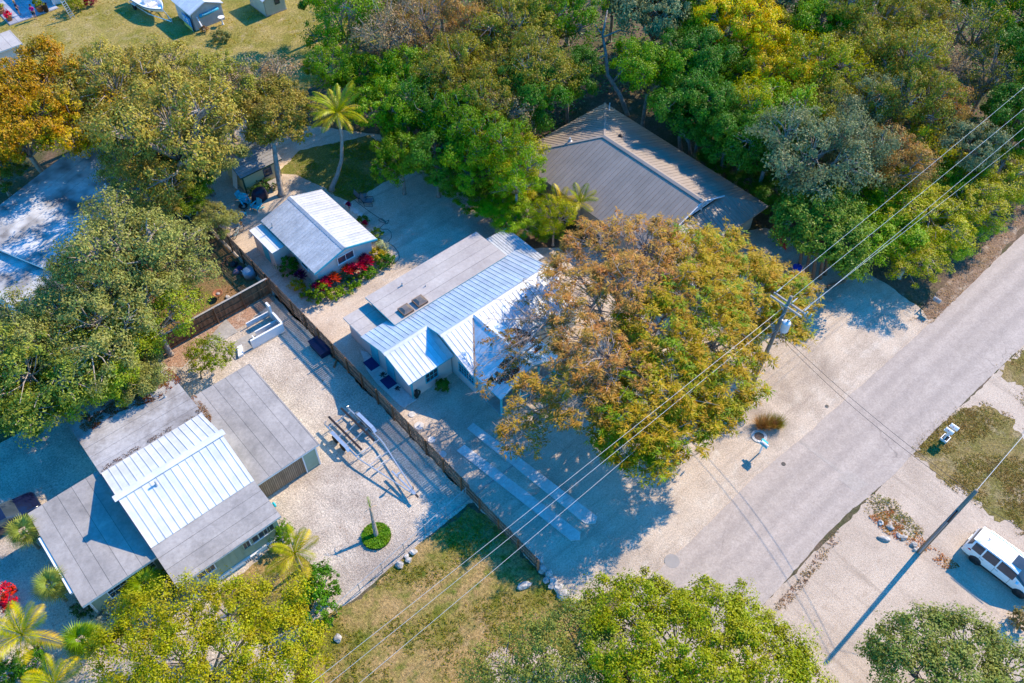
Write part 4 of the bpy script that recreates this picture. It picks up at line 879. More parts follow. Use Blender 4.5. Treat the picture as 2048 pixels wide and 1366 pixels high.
T = car('parked_van', 'white van with dark rear glass parked on the gravel lot', (39.75, -3.15, .006), R(-90), VAN, .98, WPAINT, (1.5, -1.5), van=True)
MB().box((.1, -.42, 1.745), (.75, .42, 1.775)).build('sunroof', GLASS, T, False, False)
for s_ in (1, -1):
    MB().prism([(-2.30, s_*.80, 1.0), (-2.05, s_*.985, 1.0), (-2.05, s_*.985, .92), (-2.42, s_*.86, .85), (-2.46, s_*.72, .97)], (-.03, s_*.03, .015)).build('tail_light', REDP, T, False, False)
    MB().box((.95, s_*1.0-.1, .98), (1.1, s_*1.0+.12, 1.14)).build('wing_mirror', WPAINT, T, False, False)
    MB().bar((-1.9, s_*.66, 1.765), (.4, s_*.68, 1.785), .04, .03).build('roof_rail', CHROME, T, False, False)
for s_ in (1, -1):
    for x in (.62, -.42, -1.42): MB().box((x-.008, s_*.981-.006, .42), (x+.008, s_*.981+.006, 1.0)).build('door_seam', DARK, T, False, False)
    for x in (-.25, -1.25): MB().box((x-.1, s_*.985-.012, .86), (x+.1, s_*.985+.022, .895)).build('door_handle', CHROME, T, False, False)
    MB().box((-1.12, s_*.955-.03, .24), (1.12, s_*.955+.03, .36)).build('sill_trim', DARK, T, False, False)
    MB().prism([(2.28, s_*.62, .84), (2.44, s_*.62, .72), (2.36, s_*.82, .72), (2.16, s_*.88, .84)], (.02, 0, .03)).build('headlight', GLASS, T, False, False)
MB().box((-2.60, -.8, .42), (-2.50, .8, .58)).build('rear_bumper', DARK, T, False, False); MB().box((-2.565, -.26, .68), (-2.54, .26, .82)).build('number_plate', CHROME, T, False, False)
MB().box((-2.34, -.66, 1.66), (-2.18, .66, 1.71)).build('rear_spoiler', WPAINT, T, False, False)
MB().tube([(-1.6, 0, 1.755), (-1.72, 0, 1.84)], .025, 6).build('antenna', DARK, T, False, False)
SED = [(2.25, .55, .58, .7, .72), (2.15, .66, .72, .8, .86), (1.8, .76, .84, .86, .95), (1.0, .86, .97, .87, .99), (.25, .9, 1.38, .72, 1.), (-.35, .92, 1.44, .72, 1.), (-.42, .92, 1.44, .72, 1.), (-1.05, .93, 1.38, .71, 1.), (-1.7, .94, 1.02, .84, .98), (-2.1, .9, .97, .82, .93), (-2.2, .6, .64, .8, .88)]
PIL, SCR = (5,), (3, 7)
p = at(62, 985, .4)
T = car('parked_car', 'dark blue car in shade at the left edge', (p.x-2.1, p.y-.9, .008), R(0), SED, .9, NPAINT, (1.35, -1.35))
p = at(1520, 600, .5)
T = car('parked_car', 'silver car hidden under the brown tree canopy', (p.x-.5, p.y+1.0, .008), R(90), SED, .9, SPAINT, (1.35, -1.35))

def wheel(T, c, r_, w_, ax='y', fm=CHROME):
    b = MB(); b.lathe([(r_*.6, -w_/2), (r_*.97, -w_/2), (r_, -w_*.25), (r_, w_*.25), (r_*.97, w_/2), (r_*.6, w_/2)], c, 20, ax); o = b.build('wheel', BLACKRUB, T, True, False)
    b = MB(); b.lathe([(r_*.58, -w_*.42), (r_*.58, w_*.42)], c, 14, ax); b.build('rim', fm, o, False, False)
# empty boat trailer; local x runs to the hitch
tip, rr, rl = at(832, 990, .55), at(694, 816, .5), at(652, 850, .5)
rc = (rr+rl)/2; d_ = tip-rc
T = thing('boat_trailer', 'empty aluminium boat trailer with black bunks beside the picket fence', 'trailer', (rc.x, rc.y, .008), math.atan2(d_.y, d_.x))
Lt = d_.length; hw = 1.05
for s_ in (1, -1):
    b = MB(); b.tube([(0, s_*hw, .52), (Lt*.42, s_*hw, .52), (Lt*.46, s_*hw*.97, .52), (Lt-.15, s_*.06, .52)], .055, 6); b.build('side_beam', CHROME, T, False, False)
    MB().box((-.1, s_*.55-.07, .86), (Lt*.42, s_*.55+.07, .95)).build('bunk', mat('black_carpet', (.012, .013, .02)), T, False, False)
    b = MB()
    for x in (.5, 1.6, 2.7, 3.6): b.box((x-.03, s_*.55-.03, .55), (x+.03, s_*.55+.03, .86))
    b.build('bunk_brackets', STEEL, T, False, False)
    b = MB(); b.box((1.0, s_*(hw+.12)-.13+.02, .74), (2.75, s_*(hw+.12)+.15, .78)); b.prism([(1.0, s_*(hw+.12)-.11, .745), (.72, s_*(hw+.12)-.11, .5), (.72, s_*(hw+.12)+.15, .5), (1.0, s_*(hw+.12)+.15, .745)], (-.02, 0, .03)); b.prism([(2.75, s_*(hw+.12)-.11, .745), (3.03, s_*(hw+.12)-.11, .5), (3.03, s_*(hw+.12)+.15, .5), (2.75, s_*(hw+.12)+.15, .745)], (.02, 0, .03)); b.build('fender', CHROME, T, False, False)
    for x in (1.42, 2.32): wheel(T, (x, s_*(hw+.13), .33), .33, .2)
    MB().tube([(.1, s_*hw, .5), (.1, s_*hw, .85), (.1, s_*(hw-.15), .9)], .03, 6).build('guide_bracket', CHROME, T, False, False)
for x in (.35, 1.5, 2.4, 3.7):
    MB().tube([(x, -hw, .5), (x, -.4, .5), (x, 0, .38), (x, .4, .5), (x, hw, .5)], .04, 6).build('cross_member', CHROME, T, False, False)
for x in (4.9, 5.5):
    k_ = (Lt-.15-x)/(Lt*.54)*hw; MB().tube([(x, -k_, .5), (x, 0, .42), (x, k_, .5)], .035, 6).build('cross_member', CHROME, T, False, False)
    MB().tube([(x-.05, -.25, .62), (x-.05, .25, .62)], .05, 8).build('keel_roller', mat('grey_rubber', (.5, .5, .5)), T, False, False)
b = MB(); b.tube([(Lt-1.9, 0, .5), (Lt-1.75, 0, 1.25)], .05, 6).tube([(Lt-1.75, -.12, 1.2), (Lt-1.75, .12, 1.2)], .09, 8).bar((Lt-2.6, 0, .52), (Lt, 0, .52), .1, .1); b.build('winch_post', CHROME, T, False, False)
b = MB(); b.tube([(Lt-.5, .18, .1), (Lt-.5, .18, .85)], .035, 8).lathe([(.1, -.04), (.1, .04)], (Lt-.5, .18, .1), 12, 'y').box((Lt-.05, -.06, .48), (Lt+.22, .06, .6)); b.build('hitch', DARK, T, False, False)
# boat on its trailer, top lawn
HB = at(326, 21, 1.25); tb = at(338, 45, .5); d_ = V(.12, -1, 0).normalized()
sb = V(HB.x, HB.y, 0)-d_*6.2
B_ = thing('boat', 'white open motorboat standing on its trailer on the top lawn', 'boat', (sb.x, sb.y, .006), math.atan2(d_.y, d_.x))
st = []
for i in range(15):
    f = i/14; x = 6.2*f; bw = 1.15*(1-max(0, (f-.5)/.5)**2.4)*(1 if f > .0 else 1); bw = max(bw, .03); kz = .55+.55*max(0, (f-.6)/.4)**2; gz = 1.25+.18*f
    st.append([(x, 0, kz), (x, bw*.55, kz+.14), (x, bw*.86, kz+.3+.1*f), (x, bw*.97, gz-.12), (x, bw, gz), (x, bw*.86, gz+.02), (x, bw*.82, gz-.05), (x, bw*.72, .92+.15*f if f < .8 else gz-.18), (x, 0, .9+.15*f if f < .8 else gz-.16)])
hull = MB(); m = 9
for sgn in (1, -1):
    vs = [(a[0], sgn*a[1], a[2]) for r_ in st for a in r_]; fs = []
    for i in range(14):
        for j in range(m-1):
            q = (i*m+j, i*m+j+1, (i+1)*m+j+1, (i+1)*m+j); fs.append(q if sgn > 0 else q[::-1])
    hull.add(vs, fs)
hull.add([(a[0], a[1], a[2]) for a in st[0]]+[(a[0], -a[1], a[2]) for a in st[0][::-1][1:-1]], [tuple(range(16))])
hull.build('hull', mat('white_gelcoat', (.80, .80, .80), None, 1, .3, coat=.4), B_, False, False)
b = MB()
for s_ in (1, -1): b.tube([(6.2*f, s_*(1.17*(1-max(0, (f-.5)/.5)**2.4)+.01), 1.16+.18*f) for f in np.linspace(.02, .98, 12)], .03, 5)
b.build('rub_rail', DARK, B_, False, False)
bevel(MB().box((2.4, -.4, .95), (3.2, .4, 1.75)).build('console', WHITE, B_, False, False), .05); bevel(MB().box((3.7, -.5, 1.0), (4.4, .5, 1.3)).build('bow_seat', mat('cream_vinyl', (.72, .66, .6)), B_, False, False), .06); MB().box((.3, -.8, .95), (.9, .8, 1.25)).build('stern_seat', MATS['cream_vinyl'], B_, False, False)
bevel(MB().box((-.55, -.22, .7), (.0, .22, 1.7)).build('outboard_motor', DARK, B_, False, False), .08)
t = thing('boat_trailer', 'white boat trailer under the motorboat on the top lawn', 'trailer', (sb.x, sb.y, .006), math.atan2(d_.y, d_.x))
for s_ in (1, -1):
    MB().tube([(.2, s_*.85, .42), (4.2, s_*.85, .42), (7.5, s_*.05, .42)], .05, 6).build('side_beam', CHROME, t, False, False); wheel(t, (1.5, s_*1.0, .3), .3, .2)
    MB().box((.4, s_*.42-.05, .55), (4.4, s_*.42+.05, .64)).build('bunk', MATS['black_carpet'], t, False, False); MB().box((1.1, s_*1.0-.12, .64), (1.95, s_*1.0+.14, .68)).build('fender', WHITE, t, False, False)
for x in (.8, 2.6, 4.1): MB().tube([(x, -.85, .42), (x, .85, .42)], .04, 6).build('cross_member', CHROME, t, False, False)
b = MB(); b.tube([(6.9, 0, .42), (6.75, 0, 1.15)], .05, 6).tube([(7.3, .12, .06), (7.3, .12, .7)], .04, 6); b.build('winch_post', CHROME, t, False, False)

# ------------------------------------------------------------ utility poles and wires
POLE = mat('pole_timber', (.27, .235, .20), (.17, .145, .12), 1.0, .95, .4, 14, stretch=(5, 5, .4))
T = thing('utility_pole', 'grey utility pole with double crossarms and transformer by the brown tree', 'utility pole', (39.75, 16.95, 0))
MB().tube([(39.7, 17.0, 0), (40.0, 16.7, 9.6)], .17, 10, .12).build('pole', POLE, T, True)
pt = V(39.97, 16.73, 8.85)
for s_ in (1, -1): MB().box((pt.x+s_*.2-.05, pt.y-1.3, 8.72), (pt.x+s_*.2+.05, pt.y+1.3, 8.86)).build('crossarm', GREYWOOD, T)
b = MB().bar(pt+V(-.15, -.7, -.05), pt+V(-.1, -.08, -.65), .03, .03).bar(pt+V(-.15, .7, -.05), pt+V(-.1, .08, -.65), .03, .03); b.build('arm_brace', STEEL, T)
b = MB(); tc = V(39.55, 16.15, 6.9); b.lathe([(.0, 0), (.27, 0), (.29, .05), (.29, .8), (.3, .82), (.26, .9), (.05, .93)], tc, 18); tr = b.build('transformer', mat('transformer_grey', (.58, .62, .66), (.5, .54, .58), 3, .5), T, True)
MB().tube([tc+V(.05, 0, .9), tc+V(.05, 0, 1.15)], [.05, .03], 8).build('bushing', mat('porcelain', (.12, .13, .15)), tr); MB().bar(tc+V(.1, .25, .5), V(39.85, 16.75, 7.4), .1, .2).build('mount', STEEL, tr)
for y in (-1.15, -.15, 1.15):
    b = MB(); q = pt+V(.25, y, .12); b.tube([q, q+V(.55, 0, .02)], [.05, .035], 8); b.build('insulator', mat('grey_porcelain', (.40, .43, .45), None, 1, .3), T)
for dx, dy in ((.05, .0), (.3, -.55), (.35, -.85)):
    q = V(40.2+dx, 16.1+dy, 8.2); MB().tube([q, q+V(.12, -.05, .4)], .06, 8).build('fuse_cutout', mat('blue_grey_cutout', (.12, .28, .36), None, 1, .4), T)
T2 = thing('utility_pole', 'bare leaning wooden utility pole beside the white van', 'utility pole', (36.85, 1.05, 0))
MB().tube([(36.85, 1.05, 0), (36.95, .8, 8.2)], .17, 10, .12).build('pole', POLE, T2, True); MB().box((36.62, .84, 4.6), (36.76, 1.0, 5.9)).build('conduit', DARK, T2); MB().tube([(36.7, 1.0, 0), (36.78, .88, 4.6)], .03, 6).build('ground_wire', STEEL, T2)
WIRE = mat('wire_aluminium', (.55, .55, .55), None, 1, .4, metal=.3); WIREK = mat('wire_black', (.03, .03, .035), None, 1, .6)
def wire(lab, a, b_, sag, r_=.0115, m=WIRE, n=24):
    a, b_ = Vector(a), Vector(b_); q = [a+(b_-a)*i/n-V(0, 0, sag*4*(i/n)*(1-i/n)) for i in range(n+1)]
    o = MB().tube(q, r_, 5).build('power_line', m); tag(o, lab, 'power line', 'overhead lines')
wire('power line running up-right from the far end of the crossarms', (40.75, 17.9, 8.98), (95, 19.3, 8.9), .25)
wire('power line running up-right from the pole top', (40.3, 16.75, 9.2), (95, 17.6, 8.9), .3)
wire('power line running up-right from the near end of the crossarms', (40.75, 15.6, 8.98), (95, 16.4, 8.7), .3)
wire('lowest of the lines running up-right from the transformer pole', (39.9, 16.6, 6.6), (95, 15.7, 6.6), .2)
wire('upper power line running down-left from the transformer pole', (39.8, 16.8, 8.7), (-10, 16.9, 8.7), .2)
wire('second power line running down-left beside the upper one', (39.7, 16.6, 8.2), (-10, 16.35, 8.4), .2)
wire('low cable crossing the drive strips toward the lower lawn', (39.8, 16.8, 6.2), (-10, 15.8, 6.8), .3, .012)
wire('black service wire crossing the road from the transformer pole', (39.8, 16.8, 6.3), (36.95, .8, 7.8), .5, .014, WIREK)
wire('twin black wire beside the service wire across the road', (39.85, 16.75, 5.9), (36.95, .85, 7.4), .7, .014, WIREK)
wire('thin line running up-right from the bare pole', (36.95, .8, 8.15), (80, 1.5, 8.6), .3, .018)
wire('black wire from the bare pole over the white van', (36.95, .85, 7.3), (42, -14, 4.5), .3, .012, WIREK)
wire('thin guy wire beside the bare pole shadow', (36.9, .95, 6.4), (26.3, .95, .02), .0, .012, STEEL)

# ------------------------------------------------------------ mailboxes
def mailbox_body(T, c, rz, m, l=.5, w_=.2, h_=.24, flag=True):
    b = MB(); prof = [(-w_/2, 0), (w_/2, 0), (w_/2, h_*.55), (w_*.35, h_*.88), (0, h_), (-w_*.35, h_*.88), (-w_/2, h_*.55)]
    R_ = Matrix.Rotation(rz, 3, 'Z'); vs = [Vector(c)+R_@V(x, q[0], q[1]) for x in (-l/2, l/2) for q in prof]; n = len(prof)
    b.add(vs, [tuple(range(n-1, -1, -1)), tuple(range(n, 2*n))]+[(i, (i+1) % n, n+(i+1) % n, n+i) for i in range(n)]); o = b.build('mailbox_shell', m, T)
    if flag: MB().bar(Vector(c)+R_@V(.05, w_/2+.015, h_*.5), Vector(c)+R_@V(.05, w_/2+.015, h_*1.25), .015, .05).build('flag', REDP, o)
p = at(1519, 906); T = thing('mailbox', 'white and blue mailbox on a post beside the manhole ring', 'mailbox', (p.x, p.y, 0))
MB().box((p.x-.05, p.y-.05, 0), (p.x+.05, p.y+.05, 1.15)).box((p.x-.04, p.y-.3, 1.0), (p.x+.04, p.y+.45, 1.1)).build('post', WHITE, T)
mailbox_body(T, (p.x, p.y-.1, 1.12), R(90), WHITE, .55, .22, .26); MB().box((p.x-.13, p.y-.4, 1.115), (p.x-.005-.11, p.y+.2, 1.3)).build('blue_panel', CYANP, T); MB().box((p.x+.14, p.y-.2, 1.1), (p.x+.3, p.y+.3, 1.28)).build('newspaper_box', CYANP, T)
p = at(1850, 611); T = thing('mailbox', 'dark mailbox on an angled post beside the hedge', 'mailbox', (p.x, p.y, 0))
MB().box((p.x-.05, p.y-.05, 0), (p.x+.05, p.y+.05, 1.15)).bar((p.x, p.y, 1.0), (p.x, p.y-.75, 1.0), .09, .09).bar((p.x, p.y, .6), (p.x, p.y-.45, .98), .07, .07).build('post', mat('dark_timber', (.09, .07, .06)), T)
mailbox_body(T, (p.x, p.y-.6, 1.05), R(90), mat('grey_mailbox', (.30, .30, .31), None, 1, .5), .6, .26, .3)
for (x, y), lab, h_ in (((1892, 868), 'white mailbox with cluttered base in the verge lawn, nearer the road', 1.05), ((1901, 862), 'tall white mailbox in the verge lawn, farther from the road bend', 1.15)):
    p = at(x-6, y+12); T = thing('mailbox', lab, 'mailbox', (p.x, p.y, 0), group='white mailboxes on the verge')
    MB().box((p.x-.05, p.y-.05, 0), (p.x+.05, p.y+.05, h_)).box((p.x-.04, p.y-.25, h_-.12), (p.x+.04, p.y+.35, h_-.03)).build('post', WHITE, T); mailbox_body(T, (p.x, p.y, h_), R(90), WHITE, .6, .24, .28)
p = at(1889, 879); T = thing('flower_box', 'white planter box at the foot of the verge mailboxes', 'planter', (p.x, p.y, 0))
b = MB().box((p.x-.3, p.y-.25, 0), (p.x-.25, p.y+.25, .25)).box((p.x+.25, p.y-.25, 0), (p.x+.3, p.y+.25, .25)).box((p.x-.25, p.y-.25, 0), (p.x+.25, p.y-.2, .25)).box((p.x-.25, p.y+.2, 0), (p.x+.25, p.y+.25, .25)); b.build('box', WHITE, T); MB().box((p.x-.249, p.y-.199, 0), (p.x+.249, p.y+.199, .2)).build('soil', BLACKRUB, T)

# ------------------------------------------------------------ yard furniture
def adirondack(lab, x, y, rz, m=None):
    p = at(x, y); T = thing('garden_chair', lab, 'chair', (p.x, p.y, .01), rz, 'turquoise garden chairs'); m = m or CYANP
    for i in range(5): MB().bar((-.3, -.24+i*.12, .32), (.3, -.24+i*.12, .4), .1, .025).build('seat_slat', m, T, False, False)
    for i in range(5): MB().bar((-.28, -.22+i*.11, .34), (-.55, -.26+i*.13, 1.0-.04*abs(i-2)), .095, .025, (1, 0, 0)).build('back_slat', m, T, False, False)
    for s_ in (1, -1):
        MB().box((-.4, s_*.36-.07, .58), (.38, s_*.36+.07, .61)).build('arm', m, T, False, False); MB().bar((.3, s_*.33, 0), (.3, s_*.33, .58), .05, .08, (1, 0, 0)).bar((.32, s_*.29, .38), (-.6, s_*.29, .02), .04, .1).build('leg', m, T, False, False)
adirondack('turquoise garden chair behind the fire bowl, nearest the yellow shed', 487, 403, R(-70)); adirondack('second turquoise garden chair, right behind the fire bowl', 493, 411, R(-100)); adirondack('turquoise garden chair nearest the guest cottage roof', 515, 420, R(200))
p = at(484, 436); T = thing('side_table', 'low turquoise slatted table in the sun by the fire bowl', 'table', (p.x, p.y, .01), R(20))
for i in range(6): MB().box((-.4, -.3+i*.1, .4), (.4, -.21+i*.1, .43)).build('slat', CYANP, T, False, False)
for sx in (-.35, .35):
    for sy in (-.25, .2): MB().bar((sx, sy, 0), (sx, sy, .4), .05, .05, (1, 0, 0)).build('leg', CYANP, T, False, False)
def firebowl(lab, x, y, r_, m):
    p = at(x, y); T = thing('fire_bowl', lab, 'fire bowl', (p.x, p.y, .01)); b = MB(); b.lathe([(.05, .25), (r_*.6, .3), (r_, .48), (r_*1.05, .5), (r_*.93, .49), (r_*.55, .36), (.0, .33)], (0, 0, 0), 18); b.build('bowl', m, T, True, False)
    for k in range(3): g = k*2.09; MB().bar((r_*.7*math.cos(g), r_*.7*math.sin(g), 0), (r_*.5*math.cos(g), r_*.5*math.sin(g), .32), .04, .04, (1, 0, 0)).build('leg', DARK, T, False, False)
    b = MB(); b.lathe([(r_*.5, .37), (r_*.3, .43), (0, .45)], (0, 0, 0), 10); b.build('ash', mat('ash', (.4, .36, .32), (.2, .17, .15), 6), T, True, False)
firebowl('black fire bowl between the turquoise chairs', 489, 420, .4, mat('black_iron', (.03, .022, .02), None, 1, .7)); firebowl('rusty fire bowl in the dry yard behind the board fence', 438, 594, .4, mat('rust', (.40, .16, .07), (.25, .1, .05), 4, .9))
p = at(521, 398); T = thing('covered_grill', 'barbecue under a black cover beside the bare trunk', 'grill', (p.x, p.y, .01), R(10)); b = MB(); b.lathe([(.85, 0), (.82, .5), (.7, .95), (.45, 1.12), (.12, 1.17)], (0, 0, 0), 12); o = b.build('cover', mat('black_cover', (.01, .012, .03), (.02, .022, .05), 3, .4), T, True, False); o.scale = (1, .65, 1)
for sx in (-.6, .6): MB().box((sx-.05, -.3, 0), (sx+.05, .3, .08)).build('foot', DARK, T, False, False)
p = at(553, 375); T = thing('potting_bench', 'small grey work bench behind the bare trunk', 'bench', (p.x, p.y, .01)); MB().box((-.6, -.35, .7), (.6, .35, .75)).build('top', GREYWOOD, T, False, False)
for sx in (-.52, .52):
    for sy in (-.28, .28): MB().box((sx-.04, sy-.04, 0), (sx+.04, sy+.04, .7)).build('leg', GREYWOOD, T, False, False)
def lounge(lab, x, y, rz):
    p = at(x, y); T = thing('patio_chair', lab, 'chair', (p.x, p.y, .012), rz, 'sling chairs on the gravel'); fm = mat('dark_chair_frame', (.03, .03, .035), None, 1, .5)
    for s_ in (1, -1): MB().tube([(-.35, s_*.36, .0), (-.4, s_*.36, .45), (.35, s_*.36, .6), (.4, s_*.36, 0), (-.35, s_*.36, .0)], .025, 6).build('side_frame', fm, T, False, False)
    MB().prism([(.35, -.33, .42), (-.3, -.33, .33), (-.3, .33, .33), (.35, .33, .42)], (0, 0, .02)).build('seat', mat('grey_sling', (.16, .17, .19)), T, False, False); MB().prism([(-.3, -.33, .34), (-.7, -.33, 1.0), (-.7, .33, 1.0), (-.3, .33, .34)], (-.02, 0, .01)).build('backrest', MATS['grey_sling'], T, False, False)
    MB().tube([(-.33, -.34, .33), (-.72, -.34, 1.02), (-.72, .34, 1.02), (-.33, .34, .33)], .022, 6).build('back_frame', fm, T, False, False)
lounge('dark sling chair on the shaded gravel, nearer the coconut palm', 726, 399, R(-35)); lounge('dark sling chair on the shaded gravel, farther from the palm', 738, 408, R(-45))
hp = [(700, 392), (715, 405), (735, 420), (752, 432), (766, 441), (772, 446), (762, 444), (757, 440), (764, 437), (771, 443), (778, 440), (775, 447), (768, 448), (760, 455), (764, 459), (775, 458), (782, 464), (783, 475), (775, 485), (788, 493), (797, 505), (799, 515), (793, 524), (784, 527)]
o = MB().tube([at(x, y, .03) for x, y in hp], .022, 5).build('garden_hose', DARK); tag(o, 'dark garden hose looped across the shaded gravel', 'hose')
def bicycle(lab, x, y, rz):
    p = at(x, y); T = thing('bicycle', lab, 'bicycle', (p.x, p.y, .01), rz); fr = mat('pale_blue_frame', (.20, .42, .50), None, 1, .4)
    for x_ in (-.52, .52):
        b = MB(); b.tube([(x_+.32*math.cos(a), 0, .33+.32*math.sin(a)) for a in np.linspace(0, 6.2832, 22)], .022, 6, cap=False); wh = b.build('wheel', BLACKRUB, T, True, False); b = MB()
        for k in range(8): g = k*math.pi/4; b.bar((x_, 0, .33), (x_+.3*math.cos(g), 0, .33+.3*math.sin(g)), .008, .008, (0, 1, 0))
        b.build('spokes', CHROME, wh, False, False)
    b = MB()
    for a_, c_ in (((-.52, 0, .33), (-.05, 0, .33)), ((-.05, 0, .33), (-.2, 0, .8)), ((-.2, 0, .75), (-.52, 0, .33)), ((-.17, 0, .7), (.4, 0, .72)), ((-.05, 0, .33), (.4, 0, .68)), ((.36, 0, .9), (.52, 0, .33))): b.tube([a_, c_], .02, 6)
    b.build('frame', fr, T, False, False); bevel(MB().box((-.32, -.09, .82), (-.06, .09, .89)).build('saddle', DARK, T, False, False), .03); MB().tube([(.25, -.3, 1.0), (.36, -.1, .95), (.36, .1, .95), (.25, .3, 1.0)], .018, 6).build('handlebar', CHROME, T, False, False)
    b = MB(); b.lathe([(.1, .7), (.16, .92), (.145, .92), (.09, .72)], (.62, 0, 0), 10); b.build('basket', mat('wicker', (.35, .24, .13)), T, False, False)
bicycle('pale blue bicycle standing under the oak by the picket fence', 478, 470, R(25))
# heap in the neighbouring yard
p = at(508, 560); T = thing('storage_tote', 'ribbed pale blue tub in the corner behind the board fence', 'tub', (p.x, p.y+.6, .01), R(10)); b = MB(); b.lathe([(.5, 0), (.55, .5), (.55, .55), (.45, .72), (.1, .78)], (0, 0, 0), 16)
for k in range(5): b.bar((-.4+k*.2, -.45, .66), (-.4+k*.2, .45, .66), .06, .1)
b.build('body', mat('pale_blue_plastic', (.30, .40, .50), None, 1, .5), T, True, False)
for k, (x, y, s_, m, l, c) in enumerate(((489, 547, .38, DARK, 'black rubbish bag heap nearest the blue tub', 'bag'), (480, 540, .3, NAVY, 'navy sack in the heap behind the board fence', 'sack'), (473, 545, .28, mat('mauve_sack', (.3, .18, .22), None, 1, .8), 'mauve sack in the heap behind the board fence', 'sack'), (467, 530, .33, DARK, 'black bag farthest from the blue tub in the heap', 'bag'))):
    p = at(x, y); o = link(bpy.data.objects.new('sack', rock_mesh(40+k, 3))); o.data.materials[0] = m; o.location = (p.x, p.y, s_*.32); o.scale = (s_, s_, s_*1.1); tag(o, l, c); o.data.polygons.foreach_set('use_smooth', [True]*len(o.data.polygons))
for k, (x, y, a) in enumerate(((452, 520, .3), (455, 524, 1.1), (449, 527, .8))):
    p = at(x, y); o = MB().bar(p+V(-.6*math.cos(a), -.6*math.sin(a), .05+.06*k), p+V(.6*math.cos(a), .6*math.sin(a), .05+.06*k), .12, .05).build('loose_board', REDWOOD); tag(o, ('lowest', 'middle', 'topmost')[k]+' loose board of the small pile behind the board fence', 'board')
p = at(378, 425); T = thing('cold_frame', 'tilted timber frame with mesh lid among the oaks', 'frame', (p.x, p.y, .0), R(35)); b = MB()
for a_, c_ in (((-.8, -.5, .3), (.8, -.5, .3)), ((-.8, .5, .6), (.8, .5, .6)), ((-.8, -.5, .3), (-.8, .5, .6)), ((.8, -.5, .3), (.8, .5, .6)), ((-.8, -.5, 0), (-.8, -.5, .3)), ((.8, -.5, 0), (.8, -.5, .3)), ((-.8, .5, 0), (-.8, .5, .6)), ((.8, .5, 0), (.8, .5, .6))): b.bar(a_, c_, .08, .08, (.3, .2, 1))
b.build('frame', GREYWOOD, T, False, False); MB().prism([(-.75, -.45, .32), (.75, -.45, .32), (.75, .45, .58), (-.75, .45, .58)], (0, 0, .02)).build('mesh_lid', mat('dark_mesh', (.06, .07, .08)), T, False, False)
# right-hand house yard
p = at(1590, 548); T = thing('blue_bin', 'bright blue bin beside the reddish trunks', 'bin', (p.x, p.y, .01)); b = MB(); b.lathe([(.3, 0), (.36, .75), (.38, .8)], (0, 0, 0), 10); b.build('body', BLUEP, T, False, False); b = MB(); b.lathe([(.4, .8), (.4, .86), (.1, .93)], (0, 0, 0), 10); b.build('lid', BLUEP, T, False, False)
p = at(1556, 482); T = thing('kayak', 'red kayak propped by the corner of the brown-roofed house', 'kayak', (p.x, p.y, .0), R(60)); b = MB(); b.tube([(-1.5, 0, .35), (-1.0, 0, .5), (0, 0, .62), (1.0, 0, .75), (1.5, 0, .9)], [.02, .28, .36, .28, .02], 10); b.build('hull', REDP, T, True, False); b = MB(); b.lathe([(.3, 0), (.26, .03)], (0, 0, .97), 14); b.build('cockpit', DARK, T, False, False)
for x in (-.9, .9): MB().box((x-.1, -.35, 0), (x+.1, .35, .28 if x < 0 else .5)).build('trestle', GREYWOOD, T, False, False)
# top lawn bits
a_, c_ = at(146, 36), at(124, 0, 2.1); T = thing('ladder', 'aluminium ladder leaning by the white house corner', 'ladder', tuple(a_)); b0 = (c_-a_); sd_ = V(.45, .1, 0)
for s_ in (0, 1): MB().bar(a_+sd_*(s_-.5), c_+sd_*(s_-.5)*.9, .05, .09).build('rail', CHROME, T)
for k in range(1, 9): q = a_+b0*k/9; MB().tube([q-sd_*.48, q+sd_*.48], .025, 6).build('rung', CHROME, T)
p = at(446, 49); T = thing('bird_bath', 'white pedestal basin in front of the ribbed shed', 'bird bath', (p.x, p.y, .0)); b = MB(); b.lathe([(.18, 0), (.09, .1), (.07, .7), (.2, .8), (.38, .92), (.36, .93), (.15, .86), (0, .85)], (0, 0, 0), 18); b.build('basin', WHITE, T, True, False)
p = at(413, 62); T = thing('leaning_plank', 'white plank leaning on the ribbed shed front', 'plank', (p.x, p.y, 0)); MB().bar((p.x-.2, p.y-.1, 0), (p.x-.35, p.y+.75, 1.5), .15, .04).build('plank', WHITE, T)
p = at(94, 24); T = thing('waste_bin', 'dark bin on the slate patio by the pink-shirted person', 'bin', (p.x, p.y, .11)); b = MB(); b.lathe([(.26, 0), (.33, .85), (.35, .87), (.3, .86), (.24, .4)], (0, 0, 0), 14); b.build('body', DARK, T, True, False)
# ------------------------------------------------------------ vegetation
def leaves(name, c, n, L, W, m, parent=None, col=(.1, .15, .03), flat=.5, droop=0., loc=None):
    "rhombic leaves at points c with outward directions n"
    N = len(c); up = np.array([0, 0, 1.])
    nr = n*.75+up*flat*.7+ng.normal(0, .34, (N, 3)); nr /= np.linalg.norm(nr, axis=1, keepdims=True)
    t = ng.normal(0, 1, (N, 3))+n*.8; t[:, 2] -= droop; t -= nr*np.sum(t*nr, 1, keepdims=True); t /= np.linalg.norm(t, axis=1, keepdims=True)
    b = np.cross(nr, t); l = L*ng.uniform(.5, 1.5, (N, 1)); w_ = W*ng.uniform(.7, 1.3, (N, 1))
    v = np.stack([c-t*l/2, c+b*w_/2-nr*w_*.12, c+t*l/2, c-b*w_/2-nr*w_*.12], 1).reshape(-1, 3)
    o = np_mesh(name, v, np.arange(N*4).reshape(-1, 4), m, parent); o.color = (*col, 1); return o
